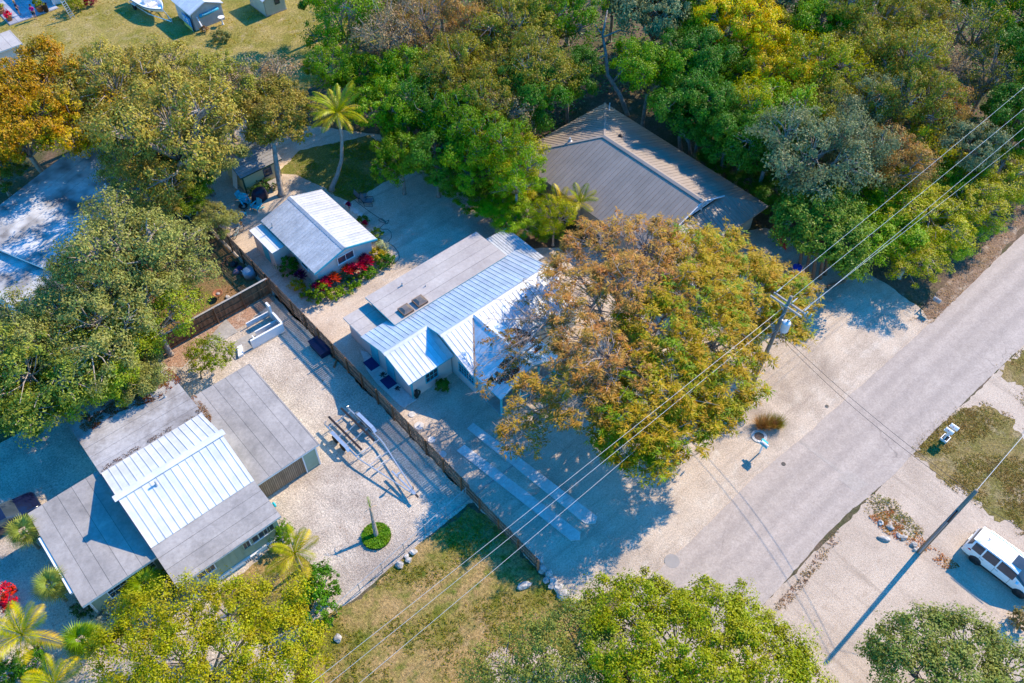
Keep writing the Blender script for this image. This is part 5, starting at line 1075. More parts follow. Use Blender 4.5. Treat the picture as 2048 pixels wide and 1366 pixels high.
def crown_pts(lobes, dens, per, sig=.3, low=-.3):
    cs, ns = [], []; tips = []
    for i, (c, r_) in enumerate(lobes):
        c = np.array(c, float); r_ = np.array(r_, float)
        area = 4*math.pi*(((r_[0]*r_[1])**1.6+(r_[0]*r_[2])**1.6+(r_[1]*r_[2])**1.6)/3)**(1/1.6)
        K = max(4, int(area*dens)); d = ng.normal(0, 1, (K*3, 3)); d /= np.linalg.norm(d, axis=1, keepdims=True); d = d[d[:, 2] > low][:K]
        p = c+d*r_*np.where(ng.random((len(d), 1)) < .16, ng.uniform(1.05, 1.34, (len(d), 1)), ng.uniform(.55, 1.06, (len(d), 1))**.7)
        ok = np.ones(len(p), bool)
        for j, (c2, r2) in enumerate(lobes):
            if j != i: ok &= np.sum(((p-np.array(c2))/np.array(r2))**2, 1) > .6
        p, d = p[ok], d[ok]
        if not len(p): continue
        tips.append((c, p)); k = per
        sz = ng.choice([.6, .85, 1.1, 1.5], (len(p), 1, 1))
        u_ = ng.normal(0, 1, (len(p), k, 3)); u_ /= np.linalg.norm(u_, axis=2, keepdims=True); u_ *= ng.random((len(p), k, 1))**.45*1.95
        q = p[:, None]+u_*np.array([sig, sig, sig*.6])*sz
        lo = (q-p[:, None])/(sig*sz); lo = lo*.55+d[:, None]*.75; lo /= np.linalg.norm(lo, axis=2, keepdims=True)+1e-6
        cs.append(q.reshape(-1, 3)); ns.append(lo.reshape(-1, 3))
    return np.concatenate(cs), np.concatenate(ns), tips
def limbs(b, base, top, tips, r0, rtw=.03, per=7, lim=None):
    base, top = Vector(base), Vector(top)
    mid = (base+top)/2+V(ng.normal(0, .15), ng.normal(0, .15), 0)
    b.tube([base, base+(mid-base)*.1, mid, top], [r0*1.5, r0, r0*.85, r0*.7], 8)
    for c, p in tips:
        c = Vector(c); k = top+(c-top)*.5+V(ng.normal(0, .25), ng.normal(0, .25), .15); e = c+V(0, 0, .1)
        rl = r0*.45; b.tube([top, k, e], [rl, rl*.75, rl*.5], 6)
        idx = ng.choice(len(p), min(int(per*1.7), len(p)), False)
        for i in idx:
            q = Vector(p[i]); s_ = k+(e-k)*ng.uniform(.2, 1.); m = (s_+q)/2+V(*ng.normal(0, .12, 3))
            b.tube([s_, m, q+(q-e)*.1], [rl*.42, rl*.32, rtw*.7], 4, cap=False)
def rand_lobes(h, r_, n, flat=.75, sr=(.24, .46)):
    lb = [((0, 0, h*.72), (r_*.62, r_*.62, r_*.55*flat))]
    for i in range(n):
        a = 2*math.pi*i/n+ng.uniform(-.4, .4); q = r_*ng.uniform(.45, .88); s_ = r_*ng.uniform(*sr)
        lb.append(((q*math.cos(a), q*math.sin(a), h*ng.uniform(.5, .86)), (s_, s_*ng.uniform(.8, 1.1), s_*flat*ng.uniform(.75, 1.1))))
    return lb
def tree_template(h, r_, n, dens, per, L, W, bark, sig=.28, flat=.75, bare=0., per_l=7):
    lb = rand_lobes(h, r_, n, flat); c, nn, tips = crown_pts(lb, dens, per, sig)
    if bare:
        keep = ng.random(len(c)) > bare; c, nn = c[keep], nn[keep]
    b = MB(); limbs(b, (0, 0, 0), (ng.normal(0, .2), ng.normal(0, .2), h*.42), tips, .06*r_, per=per_l+int(12*bare))
    tm = b.mesh('trunk'); tm.materials.append(bark); tm.polygons.foreach_set('use_smooth', [True]*len(tm.polygons))
    o = leaves('crown', c, nn, L, W, LEAF); cm = o.data; bpy.data.objects.remove(o); return tm, cm
TPL = {
 'round': [tree_template(6.5, 3.4, 11, 1.15, 150, .16, .088, BARK, .27) for _ in range(3)],
 'open': [tree_template(6.5, 3.6, 12, 1.0, 130, .155, .082, BARKP, .29, .7, .25, 10) for _ in range(3)],
 'twig': [tree_template(6.2, 3.3, 11, 1.1, 90, .135, .075, BARKP, .31, .75, .5, 16) for _ in range(2)],
 'big': [tree_template(6.5, 3.6, 10, 1.1, 110, .21, .11, BARK, .29, .7) for _ in range(2)],
}
def tree(name, lab, kind, p, sc, col, group=None, cat='tree', k=None, zs=1., rz=None):
    T = thing(name, lab, cat, (p[0], p[1], 0), ng.uniform(0, 6.28) if rz is None else rz, group); tm, cm = TPL[kind][ng.integers(len(TPL[kind])) if k is None else k]
    a = link(bpy.data.objects.new('trunk', tm), T); a.scale = (sc, sc, sc*zs); c = link(bpy.data.objects.new('crown', cm), T); c.scale = (sc, sc, sc*zs); c.color = (*col, 1); return T
C = dict(dk=(.075, .165, .03), gr=(.145, .24, .028), ol=(.25, .225, .05), yg=(.34, .335, .022), ye=(.54, .42, .02), tw=(.33, .245, .14), gg=(.19, .215, .11), br=(.33, .215, .085), lg=(.21, .33, .025))
WORD = dict(dk='dark green', gr='mid green', ol='olive', yg='yellow-green', ye='bright yellow', tw='twiggy tan', gg='grey-green', br='brownish', lg='fresh green')
ROWS = [
 (-30, 'topmost row', [(640, 'dk', 'round', 1.0), (720, 'tw', 'twig', 1.), (800, 'ol', 'open', 1.1), (880, 'br', 'open', 1.), (960, 'ol', 'open', 1.), (1050, 'gr', 'round', 1.1), (1140, 'ol', 'open', 1.1), (1230, 'gg', 'open', 1.1), (1320, 'gr', 'round', 1.1), (1400, 'yg', 'round', 1.), (1480, 'gr', 'round', 1.), (1560, 'gg', 'open', 1.1), (1640, 'yg', 'round', 1.1), (1720, 'yg', 'big', 1.), (1800, 'gr', 'round', 1.1), (1880, 'dk', 'round', 1.1), (1960, 'dk', 'round', 1.1), (2050, 'dk', 'round', 1.2)]),
 (60, 'second row', [(690, 'gr', 'open', 1.0), (770, 'tw', 'twig', 1.1), (850, 'br', 'twig', 1.), (940, 'br', 'open', 1.), (1030, 'ol', 'open', 1.1), (1120, 'gr', 'open', 1.), (1310, 'gg', 'big', 1.), (1390, 'gr', 'round', 1.), (1480, 'ye', 'round', 1.15), (1560, 'yg', 'round', .9), (1640, 'gr', 'round', 1.), (1730, 'ol', 'open', 1.1), (1820, 'ol', 'open', .9), (1960, 'ol', 'twig', 1.1), (2045, 'gr', 'round', 1.1)]),
 (140, 'third row', [(670, 'gr', 'open', .9), (730, 'gr', 'round', .8), (810, 'gr', 'big', .9), (900, 'ol', 'open', 1.), (985, 'ol', 'open', .9), (1070, 'ol', 'open', 1.1), (1140, 'dk', 'round', .9), (1300, 'gr', 'round', 1.), (1380, 'dk', 'round', 1.), (1450, 'gr', 'round', .9), (1560, 'ye', 'round', 1.), (1640, 'yg', 'open', 1.1), (1720, 'ol', 'open', 1.), (1810, 'ol', 'open', 1.1), (1900, 'tw', 'twig', .9), (1985, 'ol', 'twig', 1.), (2050, 'dk', 'round', 1.)]),
 (225, 'middle row', [(770, 'gr', 'big', .9), (850, 'gr', 'round', .9), (930, 'ol', 'open', .8), (1000, 'tw', 'twig', 1.05), (1075, 'dk', 'round', .9), (1330, 'dk', 'round', 1.), (1410, 'dk', 'round', .95), (1480, 'yg', 'open', .9), (1560, 'lg', 'open', 1.), (1640, 'ol', 'open', 1.), (1730, 'gg', 'open', 1.), (1810, 'ol', 'open', 1.05), (1880, 'br', 'open', .9), (2040, 'dk', 'round', 1.)]),
 (310, 'front row', [(800, 'gr', 'big', .7), (870, 'dk', 'round', .85), (940, 'lg', 'round', .8), (1010, 'yg', 'open', .85), (1380, 'dk', 'round', .8), (1450, 'dk', 'round', .9), (1530, 'dk', 'open', .9), (1620, 'gg', 'open', 1.25), (1700, 'gg', 'open', 1.0), (1790, 'br', 'open', 1.), (1860, 'ye', 'open', .75), (1930, 'gg', 'big', .8)]),
]
ORD = ['first', 'second', 'third', 'fourth', 'fifth', 'sixth', 'seventh', 'eighth', 'ninth', 'tenth', 'eleventh', 'twelfth', 'thirteenth', 'fourteenth', 'fifteenth', 'sixteenth', 'seventeenth', 'eighteenth']
for y, rn, row in ROWS:
    for i, (x, ck, kind, sc) in enumerate(row):
        p = at(x, y+ng.uniform(-12, 12), 6.0*sc)
        if 41 < p.x < 56 and 25 < p.y < 49:                 # keep trunks out of the brown-roofed house
            if p.x > 47.6: p.x = max(p.x, 56.3)
            else: p.y = max(p.y, 49.2)
        col = np.array(C[ck])*ng.uniform(.85, 1.15)
        tree('woodland_tree', f'{WORD[ck]} tree, {ORD[i]} from left in the {rn} of the wood', kind, p, sc*ng.uniform(.95, 1.1), col, 'trees of the wood', zs=ng.uniform(1.25, 1.5))
# undergrowth on the woodland floor
UG = px((640, 90), (900, 130), (1040, 330), (1190, 190), (1300, 200), (1560, 395), (1700, 440), (1820, 420), (2000, 300), (2200, 150), (2200, -150), (600, -150))
q = scatter_in(UG, 26000, ng); ok = np.array([not (40.8 < a[0] < 54.6 and 26.5 < a[1] < 47.8) for a in q]); q = q[ok]; z = .25+1.3*np.array([max(0, noise.noise(V(a[0]*.4, a[1]*.4, 9))+.25) for a in q])*ng.random(len(q))
o = leaves('undergrowth', np.stack([q[:, 0], q[:, 1], z], 1), np.tile([0, 0, 1.], (len(q), 1)), .34, .2, LEAF, None, (.07, .15, .03)); tag(o, 'dark green undergrowth on the floor of the wood', 'undergrowth', kind='stuff')
# edge growth around the brown-roofed house and the hedge along the road
for x, y, ck, kind, sc, lab in ((960, 395, 'gr', 'round', .62, 'green bush on the gravel edge right of the sling chairs'), (1010, 425, 'lg', 'round', .66, 'leafy green bush behind the lean-to'), (900, 350, 'gr', 'round', .6, 'green bush at the far corner of the shaded gravel'), (1040, 375, 'yg', 'open', .6, 'yellow-green small tree covering the brown roof corner'), (1050, 440, 'gr', 'open', .6, 'dark-stemmed bush between the lean-to and brown roof'),
    (860, 315, 'dk', 'round', .6, 'dark bush where the back lawn meets the wood'), (1095, 455, 'gr', 'round', .45, 'low bush at the end of the lean-to'),
    (1500, 360, 'dk', 'round', .6, 'dark bush against the right eave of the brown roof'), (1560, 380, 'dk', 'round', .75, 'dark bush at the near right corner of the brown roof'), (1430, 320, 'dk', 'round', .5, 'low dark bush midway along the right brown eave'),
    (1700, 400, 'gr', 'round', .8, 'green hedge tree nearest the multi-trunk tree'), (1760, 480, 'lg', 'round', .8, 'hedge bush at the drive corner'), (1815, 520, 'yg', 'open', .7, 'yellow-green hedge bush nearest the dark mailbox'), (1775, 410, 'yg', 'open', .9, 'yellow-green hedge bush behind the drive corner'), (1850, 450, 'yg', 'open', .85, 'yellow-green bush in the middle of the road hedge'), (1870, 500, 'lg', 'round', .55, 'low hedge bush by the leafy verge'), (1920, 420, 'yg', 'open', .8, 'upper bush of the road hedge below the wires'), (1940, 450, 'lg', 'open', .5, 'small verge-side bush of the road hedge'), (1985, 360, 'yg', 'open', .85, 'yellow-green hedge bush near the right edge'), (2040, 310, 'yg', 'open', .85, 'hedge bush at the right edge of the photograph'), (2015, 385, 'lg', 'open', .5, 'low hedge bush by the road at the right edge'), (1860, 385, 'gr', 'round', .8, 'green hedge bush under the wires'), (1800, 350, 'gr', 'round', .8, 'green tree behind the road hedge'), (2060, 250, 'gr', 'round', .9, 'green tree cut by the right edge above the hedge')):
    tree('hedge_bush', lab, kind, at(x, y, 3.0*sc), sc*(1.2 if x > 1690 else 1.), np.array(C[ck])*ng.uniform(.9, 1.1), 'bushes at the wood edge', 'bush', zs=.78 if x > 1690 else .62)
for x, y, sc, ck, lab in ((38.4, 37.8, .5, 'yg', 'tall yellow-green tree at the left corner of the brown roof'), (38.3, 42.4, .72, 'lg', 'tall green tree between the lean-to and the brown roof'), (38.9, 46.4, .85, 'gr', 'tall green tree on the edge of the shaded gravel'), (38.7, 50.2, .85, 'gr', 'tall tree at the right corner of the back lawn'), (37.6, 54.4, .85, 'dk', 'tall dark tree at the far end of the back lawn'), (42.0, 50.5, .9, 'ol', 'tall olive tree behind the brown roof corner')):
    tree('edge_tree', lab, 'open', (x, y), sc, C[ck], 'tall trees edging the gravel yard', zs=1.55)
# oaks on the left
def oak(lab, x, y, r_, ck, kind, zs=1., k=None, z=4.6, cat='tree', name='oak_tree'):
    sc = r_/3.4; return tree(name, lab, kind, at(x, y, z*sc*zs), sc, np.array(C[ck] if isinstance(ck, str) else ck), 'oaks left of the gravel yard', cat, zs=zs, k=k)
OR = (.36, .215, .025); OL = (.31, .26, .075); GO = (.235, .24, .08)
for x, y, r_, ck, kind, zs, lab in ((95, 170, 4.8, OR, 'round', .9, 'orange-brown oak below the pale flat shed'), (35, 255, 4.8, OR, 'round', .9, 'orange-brown oak cut by the left edge'), (140, 240, 4.4, (.42, .29, .035), 'open', .9, 'orange-tinged oak above the dappled white roof'),
    (235, 180, 5.0, OL, 'open', .9, 'olive oak below the motorboat'), (335, 165, 4.6, OL, 'open', .85, 'olive oak between the motorboat and ribbed shed'), (340, 255, 5.4, OL, 'open', .95, 'broad olive oak in the middle of the left grove'), (440, 175, 4.2, (.27, .27, .06), 'open', .85, 'green-olive oak below the ribbed shed'), (505, 160, 4.0, C['tw'], 'twig', .9, 'grey twiggy oak at the right end of the grove'), (275, 300, 4.0, OL, 'open', .85, 'olive oak overhanging the dappled white roof'), (395, 300, 3.6, GO, 'round', .85, 'green oak left of the yellow shed'), (375, 375, 2.6, (.15, .21, .035), 'round', .75, 'dark green oak beside the timber frame'), (430, 435, 1.9, GO, 'round', .8, 'small oak at the far end of the picket fence'),
    (240, 495, 4.9, GO, 'open', .95, 'large green oak between the dappled white roofs'), (310, 530, 3.9, GO, 'open', .9, 'green oak shading the dry yard'), (300, 625, 3.5, (.24, .28, .05), 'open', .85, 'green oak leaning over the board fence'), (90, 660, 4.1, GO, 'open', .85, 'grey-stemmed oak above the left edge of the gravel'), (205, 640, 4.6, GO, 'open', .85, 'oak in the middle of the lower left grove'), (60, 740, 4.2, (.22, .25, .06), 'open', .85, 'oak at the left edge above the shaded drive'), (185, 740, 3.4, (.23, .28, .05), 'round', .85, 'oak overhanging the stained back roof'), (300, 385, 3.0, OL, 'open', .95, 'olive oak over the right end of the dappled white roof'), (130, 590, 2.4, GO, 'open', .85, 'oak between the two dappled white roofs at the left'), (10, 800, 3.2, (.13, .17, .03), 'round', .85, 'dark green oak cut by the left edge'), (265, 745, 2.6, GO, 'round', .8, 'small oak touching the sage house roof'), (-10, 340, 2.2, (.12, .17, .04), 'round', .8, 'dark oak behind the dappled white roof at the left edge')):
    oak(lab, x, y, r_, ck, kind, zs*1.22)
# oak with the tall bare trunk
def custom_tree(name, lab, base, top, lobes, dens, per, L, W, col, bark, r0, sig=.3, per_l=8, cat='tree', keep=1., flat=.5):
    T = thing(name, lab, cat, (base[0], base[1], 0)); c, nn, tips = crown_pts(lobes, dens, per, sig)
    if keep < 1: k = ng.random(len(c)) < keep; c, nn = c[k], nn[k]
    b = MB(); limbs(b, base, top, tips, r0, per=per_l); b.build('trunk', bark, T, True)
    o = leaves('crown', c, nn, L, W, LEAF, T, col, flat); o.location = -T.location; return T, tips
def lob(l): return [(tuple(at(x, y, z)), (r_, r_, r_*f)) for x, y, z, r_, f in l]
bt = at(563, 390)
custom_tree('oak_tree', 'oak with a tall bare grey trunk beside the guest cottage', (bt.x, bt.y, 0), tuple(at(548, 290, 4.9)), lob([(545, 235, 6.3, 2.0, .7), (505, 215, 6.0, 1.8, .7), (585, 225, 6.2, 1.8, .7), (555, 190, 6.0, 1.9, .7), (520, 270, 5.5, 1.3, .7), (580, 265, 5.6, 1.4, .7)]), 2.2, 70, .2, .11, (.25, .205, .055), BARKP, .27)
# big brown feathery tree over the drive
PO = lob([(1155, 550, 6.4, 2.5, .55), (1210, 500, 6.8, 3.0, .55), (1290, 500, 7.2, 3.0, .55), (1180, 620, 7.0, 3.0, .55), (1270, 580, 7.8, 3.2, .55), (1165, 680, 6.6, 2.3, .5), (1210, 720, 7.2, 3.0, .55), (1130, 775, 6.2, 2.0, .5), (1170, 800, 6.4, 2.6, .5), (1065, 800, 5.4, 1.9, .5), (1040, 870, 4.8, 1.6, .55)])
PG = lob([(1380, 520, 6.6, 3.0, .55), (1450, 515, 5.2, 2.5, .55), (1390, 610, 7.6, 3.2, .55), (1490, 590, 6.0, 3.0, .55), (1560, 580, 5.2, 2.2, .5), (1560, 640, 5.0, 2.0, .5), (1320, 670, 7.3, 3.2, .55), (1430, 690, 6.7, 3.0, .55), (1330, 770, 6.5, 3.0, .55), (1440, 770, 5.9, 2.6, .5), (1270, 830, 6.4, 2.6, .5), (1360, 840, 5.5, 2.2, .5), (1290, 900, 5.2, 1.9, .5), (1240, 880, 5.6, 1.8, .5), (1410, 820, 5.1, 1.8, .5)])
tb = V(31.0, 23.3, 0); T = thing('poinciana_tree', 'spreading brown and golden feathery tree over the cottage and drive', 'tree', tuple(tb))
def feather(lobes, dens, col, keep, parent, name='crown', per=9):
    "pinnate leaves: several narrow leaflets sprays around each twig end"
    cs, nn, tips = crown_pts(lobes, dens*.62, 10, .3, -.15)
    k = ng.random(len(cs)) < keep; cs, nn = cs[k], nn[k]; N = len(cs)
    a = ng.uniform(0, 6.28, N); pc, pn, pt_ = [], [], []
    V4 = []
    for j in range(per):
        g = a+(j/per-.5)*3.6+ng.normal(0, .2, N); el = ng.normal(-.12, .28, N)
        d = np.stack([np.cos(g)*np.cos(el), np.sin(g)*np.cos(el), np.sin(el)], 1); l = ng.uniform(.22, .46, (N, 1)); w_ = ng.uniform(.022, .042, (N, 1))
        sd_ = np.stack([-np.sin(g), np.cos(g), np.zeros(N)], 1); o = cs+d*.05
        V4.append(np.stack([o, o+d*l*.45+sd_*w_, o+d*l+np.array([0, 0, -.1])*l, o+d*l*.45-sd_*w_], 1))
    v = np.concatenate(V4).reshape(-1, 3); ob = np_mesh(name, v, np.arange(len(v)).reshape(-1, 4), LEAF, parent); ob.color = (*col, 1); ob.location = -root_of(parent); return tips
t1 = feather(PO[:7], 1.5, (.37, .225, .085), .66, T); t1 += feather(PO[7:], 1.3, (.36, .24, .07), .6, T); t2 = feather(PG, 1.9, (.35, .255, .05), .74, T); t3 = feather(PG[8:]+PG[4:6], 1.1, (.27, .27, .03), .55, T)
t4 = feather(PG, .6, (.17, .25, .025), .5, T)
b = MB(); top = V(31.0, 22.6, 3.2); b.tube([tb, tb+V(.05, 0, .5), top], [.62, .45, .4], 10)
TW = mat('pale_twig', (.46, .35, .28), (.30, .22, .17), 3, .9)
tw = MB()
mains = {}
for q, tips in ((0, t1), (1, t2)):
    for c, p in tips:
        c = Vector(c); k1 = top+(c-top)*.35+V(ng.normal(0, .3), ng.normal(0, .3), .5); k2 = top+(c-top)*.72+V(ng.normal(0, .4), ng.normal(0, .4), .25)
        b.tube([top, k1, k2, c], [.2, .15, .1, .06], 6)
        nt_ = 70 if q == 0 else 26
        for i in ng.choice(len(p), min(nt_, len(p)), False):
            e = Vector(p[i])*1.0; s_ = (k2 if ng.random() < .4 else c)+V(*ng.normal(0, .2, 3)); m1 = s_+(e-s_)*.5+V(*ng.normal(0, .28, 3)); e = e+V(0, 0, .1); tw.tube([s_, m1, e], [.05, .03, .012], 4, cap=False)
            for _ in range(3 if q == 0 else 1): f = m1+(e-m1)*ng.uniform(.1, .9); g = f+V(ng.normal(0, .45), ng.normal(0, .45), ng.uniform(-.05, .3)); tw.tube([f, (f+g)/2+V(*ng.normal(0, .08, 3)), g], [.022, .018, .01], 3, cap=False)
# bare branches reaching over the cottage roof
for x, y, z in ((985, 640, 4.9), (1010, 600, 5.0), (1000, 690, 4.8), (1040, 620, 5.2), (1060, 590, 5.2), (960, 740, 4.3), (985, 770, 4.2), (1030, 690, 5.0), (1015, 720, 4.7), (1070, 650, 5.2), (975, 790, 3.8), (1045, 560, 5.0)):
    e = at(x, y, z); s_ = at(1110, 660, 5.2)+V(*ng.normal(0, .5, 3)); m1 = (s_+e)/2+V(ng.normal(0, .4), ng.normal(0, .4), .35); tw.tube([s_, m1, e], [.07, .045, .015], 5, cap=False)
    for _ in range(16):
        f = s_+(e-s_)*ng.uniform(.25, 1.); f = f+(m1-(s_+e)/2)*.7; g = f+V(ng.normal(-.35, .6), ng.normal(0, .6), ng.normal(.05, .2)); tw.tube([f, (f+g)/2+V(*ng.normal(0, .1, 3)), g], [.022, .017, .008], 3, cap=False)
        for _ in range(2): h_ = f+(g-f)*ng.uniform(.3, 1.); i_ = h_+V(*ng.normal(0, .3, 3)); tw.tube([h_, i_], [.012, .006], 3, cap=False)
b.build('trunk', BARKP, T, True); o = tw.build('twigs', TW, T); o['kind'] = 'stuff'
feather(lob([(1000, 660, 4.9, 1.2, .4), (1040, 620, 5.0, 1.4, .4), (985, 760, 4.2, 1.2, .4), (1060, 700, 5.0, 1.6, .45)]), .5, (.25, .16, .05), .45, T)
# multi-trunk tree by the drive
mt = at(1620, 560); T = thing('multi_trunk_tree', 'round green tree on several reddish trunks beside the drive', 'tree', (mt.x, mt.y, 0))
lb = lob([(1600, 440, 5.0, 2.2, .75), (1650, 430, 5.2, 2.3, .75), (1635, 480, 4.6, 2.0, .75), (1680, 480, 4.4, 2.0, .75), (1595, 450, 4.4, 1.3, .75), (1700, 530, 3.4, 1.4, .7), (1660, 400, 5.0, 1.8, .7)]); c, nn, tips = crown_pts(lb, 2.3, 75, .28)
o = leaves('crown', c, nn, .22, .12, LEAF, T, (.15, .22, .045)); o.location = -T.location; b = MB()
for x, y in ((1597, 545), (1612, 553), (1625, 560), (1640, 558), (1650, 550)):
    e = at(x+15, y-85, 3.8); s_ = at(x, y); b.tube([s_, s_+(e-s_)*.5+V(.1, .1, 0), e], [.17, .14, .1], 8)
    for cc, pp in tips[:6]:
        if ng.random() < .6: b.tube([e, (e+Vector(cc))/2, Vector(cc)], [.08, .06, .03], 5)
b.build('trunks', BARKR, T, True); b = MB(); b.tube([at(1655, 575, .12), at(1690, 562, .15)], [.16, .13], 8); o = b.build('cut_log', BARKR); tag(o, 'reddish cut log lying at the edge of the drive', 'log')
# pale bare limbs rising out of the wood behind the brown roof
T = thing('dead_tree', 'pale curving bare trunk rising behind the brown roof peak', 'tree', tuple(at(1256, 228)))
b = MB(); P_ = [at(1256, 232, 0), at(1240, 190, 1.2), at(1215, 150, 3.0), at(1212, 110, 4.6), at(1205, 70, 6.0), at(1215, 20, 8.)]; b.tube(P_, [.26, .23, .2, .16, .13, .07], 8)
b.tube([P_[3], at(1190, 120, 4.2), at(1170, 140, 3.6)], [.12, .15, .12], 7); b.tube([at(1205, 75, 6.0), at(1240, 60, 6.4), at(1262, 66, 6.4)], [.1, .08, .04], 6); b.tube([at(1225, 165, 2.4), at(1245, 140, 3.4), at(1262, 130, 4.)], [.11, .08, .05], 6); b.tube([P_[4], at(1190, 50, 6.5), at(1185, 20, 7.2)], [.08, .06, .03], 6); b.build('trunk', BARKP, T, True)
T = thing('dead_tree', 'forked pale trunk at the right eave of the brown roof', 'tree', tuple(at(1380, 312)))
b = MB(); P_ = [at(1382, 315, 0), at(1378, 285, 1.5), at(1362, 262, 2.6), at(1345, 238, 3.8)]; b.tube(P_, [.18, .15, .1, .05], 8); b.tube([P_[1], at(1382, 255, 3), at(1395, 225, 4.4)], [.1, .08, .04], 6); b.build('trunk', BARKP, T, True)
# bottom trees
def px_tree(name, lab, base, l, col, dens=2.2, per=70, L=.19, W=.1, bark=BARK, r0=.22, **k):
    b0 = at(*base); lb = lob(l); top = sum((Vector(q[0]) for q in lb), Vector())/len(lb); top = V((top.x+b0.x)/2, (top.y+b0.y)/2, top.z*.5); return custom_tree(name, lab, (b0.x, b0.y, 0), tuple(top), lb, dens, per, L, W, col, bark, r0, **k)
px_tree('buttonwood_tree', 'broad yellow-green tree at the bottom left below the sage house', (420, 1420), [(300, 1240, 4.2, 1.9, .7), (380, 1230, 4.4, 2.0, .7), (460, 1225, 4.4, 2.0, .7), (540, 1220, 4.2, 1.9, .7), (260, 1320, 4.2, 2.2, .7), (360, 1320, 4.8, 2.4, .7), (470, 1310, 4.8, 2.4, .7), (560, 1300, 4.4, 2.2, .7), (310, 1400, 4.6, 2.4, .7), (430, 1400, 5., 2.4, .7), (540, 1390, 4.6, 2.2, .7)], (.295, .285, .03), 1.45, 150, .135, .078)
px_tree('mahogany_tree', 'grey-green open tree at the bottom, left of the pair over the road end', (1090, 1420), [(1010, 1340, 4., 1.9, .6), (1090, 1310, 4.4, 2.1, .6), (1160, 1260, 4.6, 2.0, .6), (1130, 1370, 4.6, 2.2, .6), (1050, 1410, 4.2, 2., .6), (1200, 1330, 5., 2.0, .6)], (.22, .235, .065), 1.4, 125, .14, .078)
px_tree('mahogany_tree', 'broad yellow-green tree at the bottom covering the road end', (1400, 1450), [(1230, 1220, 4.6, 1.9, .6), (1280, 1215, 5.0, 1.9, .6), (1420, 1220, 5.0, 1.9, .6), (1470, 1235, 4.6, 1.7, .6), (1250, 1300, 5.6, 2.4, .6), (1350, 1290, 5.8, 2.4, .6), (1450, 1300, 5.6, 2.4, .6), (1540, 1310, 4.8, 2.0, .6), (1300, 1390, 5.6, 2.5, .6), (1420, 1390, 5.8, 2.5, .6), (1530, 1380, 5.2, 2.3, .6), (1610, 1370, 4.6, 1.7, .6)], (.25, .275, .024), 1.6, 150, .145, .082)
px_tree('laurel_tree', 'grey-green round tree at the bottom right corner', (1900, 1480), [(1790, 1300, 4., 1.5, .65), (1850, 1275, 4.4, 1.7, .65), (1930, 1290, 4.4, 1.8, .65), (1820, 1350, 4.6, 2., .65), (1920, 1360, 5., 2.2, .65), (2010, 1340, 4.4, 1.9, .65), (1870, 1420, 4.8, 2.2, .65), (1980, 1410, 4.6, 2.2, .65)], (.18, .21, .06), 1.5, 135, .17, .09)
# rounded shrubs and beds
def shrub(lab, x, y, r_, h_, col, L=.14, W=.08, per=26, dens=9, name='shrub', cat='shrub', z=.0, grp=None, base=False):
    p = at(x, y, h_*.5 if not base else 0); p = V(p.x, p.y, z); T = thing(name, lab, cat, tuple(p), group=grp)
    c, nn, tips = crown_pts([((0, 0, h_*.52), (r_, r_, h_*.5))], dens, per, .1, -.75); o = leaves('foliage', c, nn, L, W, LEAF, T, col)
    b = MB()
    for k in range(5): g = k*1.26; b.tube([(0, 0, 0), (r_*.3*math.cos(g), r_*.3*math.sin(g), h_*.4), (r_*.6*math.cos(g), r_*.6*math.sin(g), h_*.7)], [.035, .025, .012], 5)
    b.build('stems', BARK, T, False, False); return T
shrub('clipped bright green bush at the near corner of the guest cottage bed', 640, 585, .95, 1.3, (.14, .22, .02)); shrub('dark green bush beside the annex of the guest cottage', 577, 535, .85, 1.4, (.05, .13, .02)); shrub('golden croton bush left of the clipped green bush', 594, 570, .6, .8, (.36, .25, .02))
shrub('golden croton bush at the right end of the guest cottage bed', 752, 510, .7, 1.2, (.33, .25, .02)); shrub('pale variegated bush behind the golden croton', 765, 497, .5, 1.3, (.33, .36, .2)); shrub('dark green bush at the right end of the guest cottage bed', 768, 522, .8, 1.0, (.05, .13, .02)); shrub('low yellow-green bush along the guest cottage eave', 752, 470, .6, .9, (.17, .22, .03))
shrub('low green border plant right of the clipped bush', 672, 590, .55, .55, (.17, .25, .02)); shrub('low green border plant in the middle of the cottage bed', 692, 577, .6, .6, (.15, .24, .02)); shrub('low green border plant below the red crotons', 712, 562, .6, .6, (.12, .22, .02)); shrub('low green border plant below the golden croton', 738, 545, .65, .7, (.09, .2, .02)); shrub('sprawling low plant left of the clipped bush', 610, 590, .45, .4, (.16, .24, .02))
shrub('grey-green bush behind the red crotons', 690, 548, .6, .9, (.13, .18, .08)); shrub('small grey-green bush under the gable window', 660, 560, .5, .8, (.14, .19, .08)); shrub('dark green plants along the right eave of the guest cottage', 725, 440, .5, .6, (.06, .14, .02))
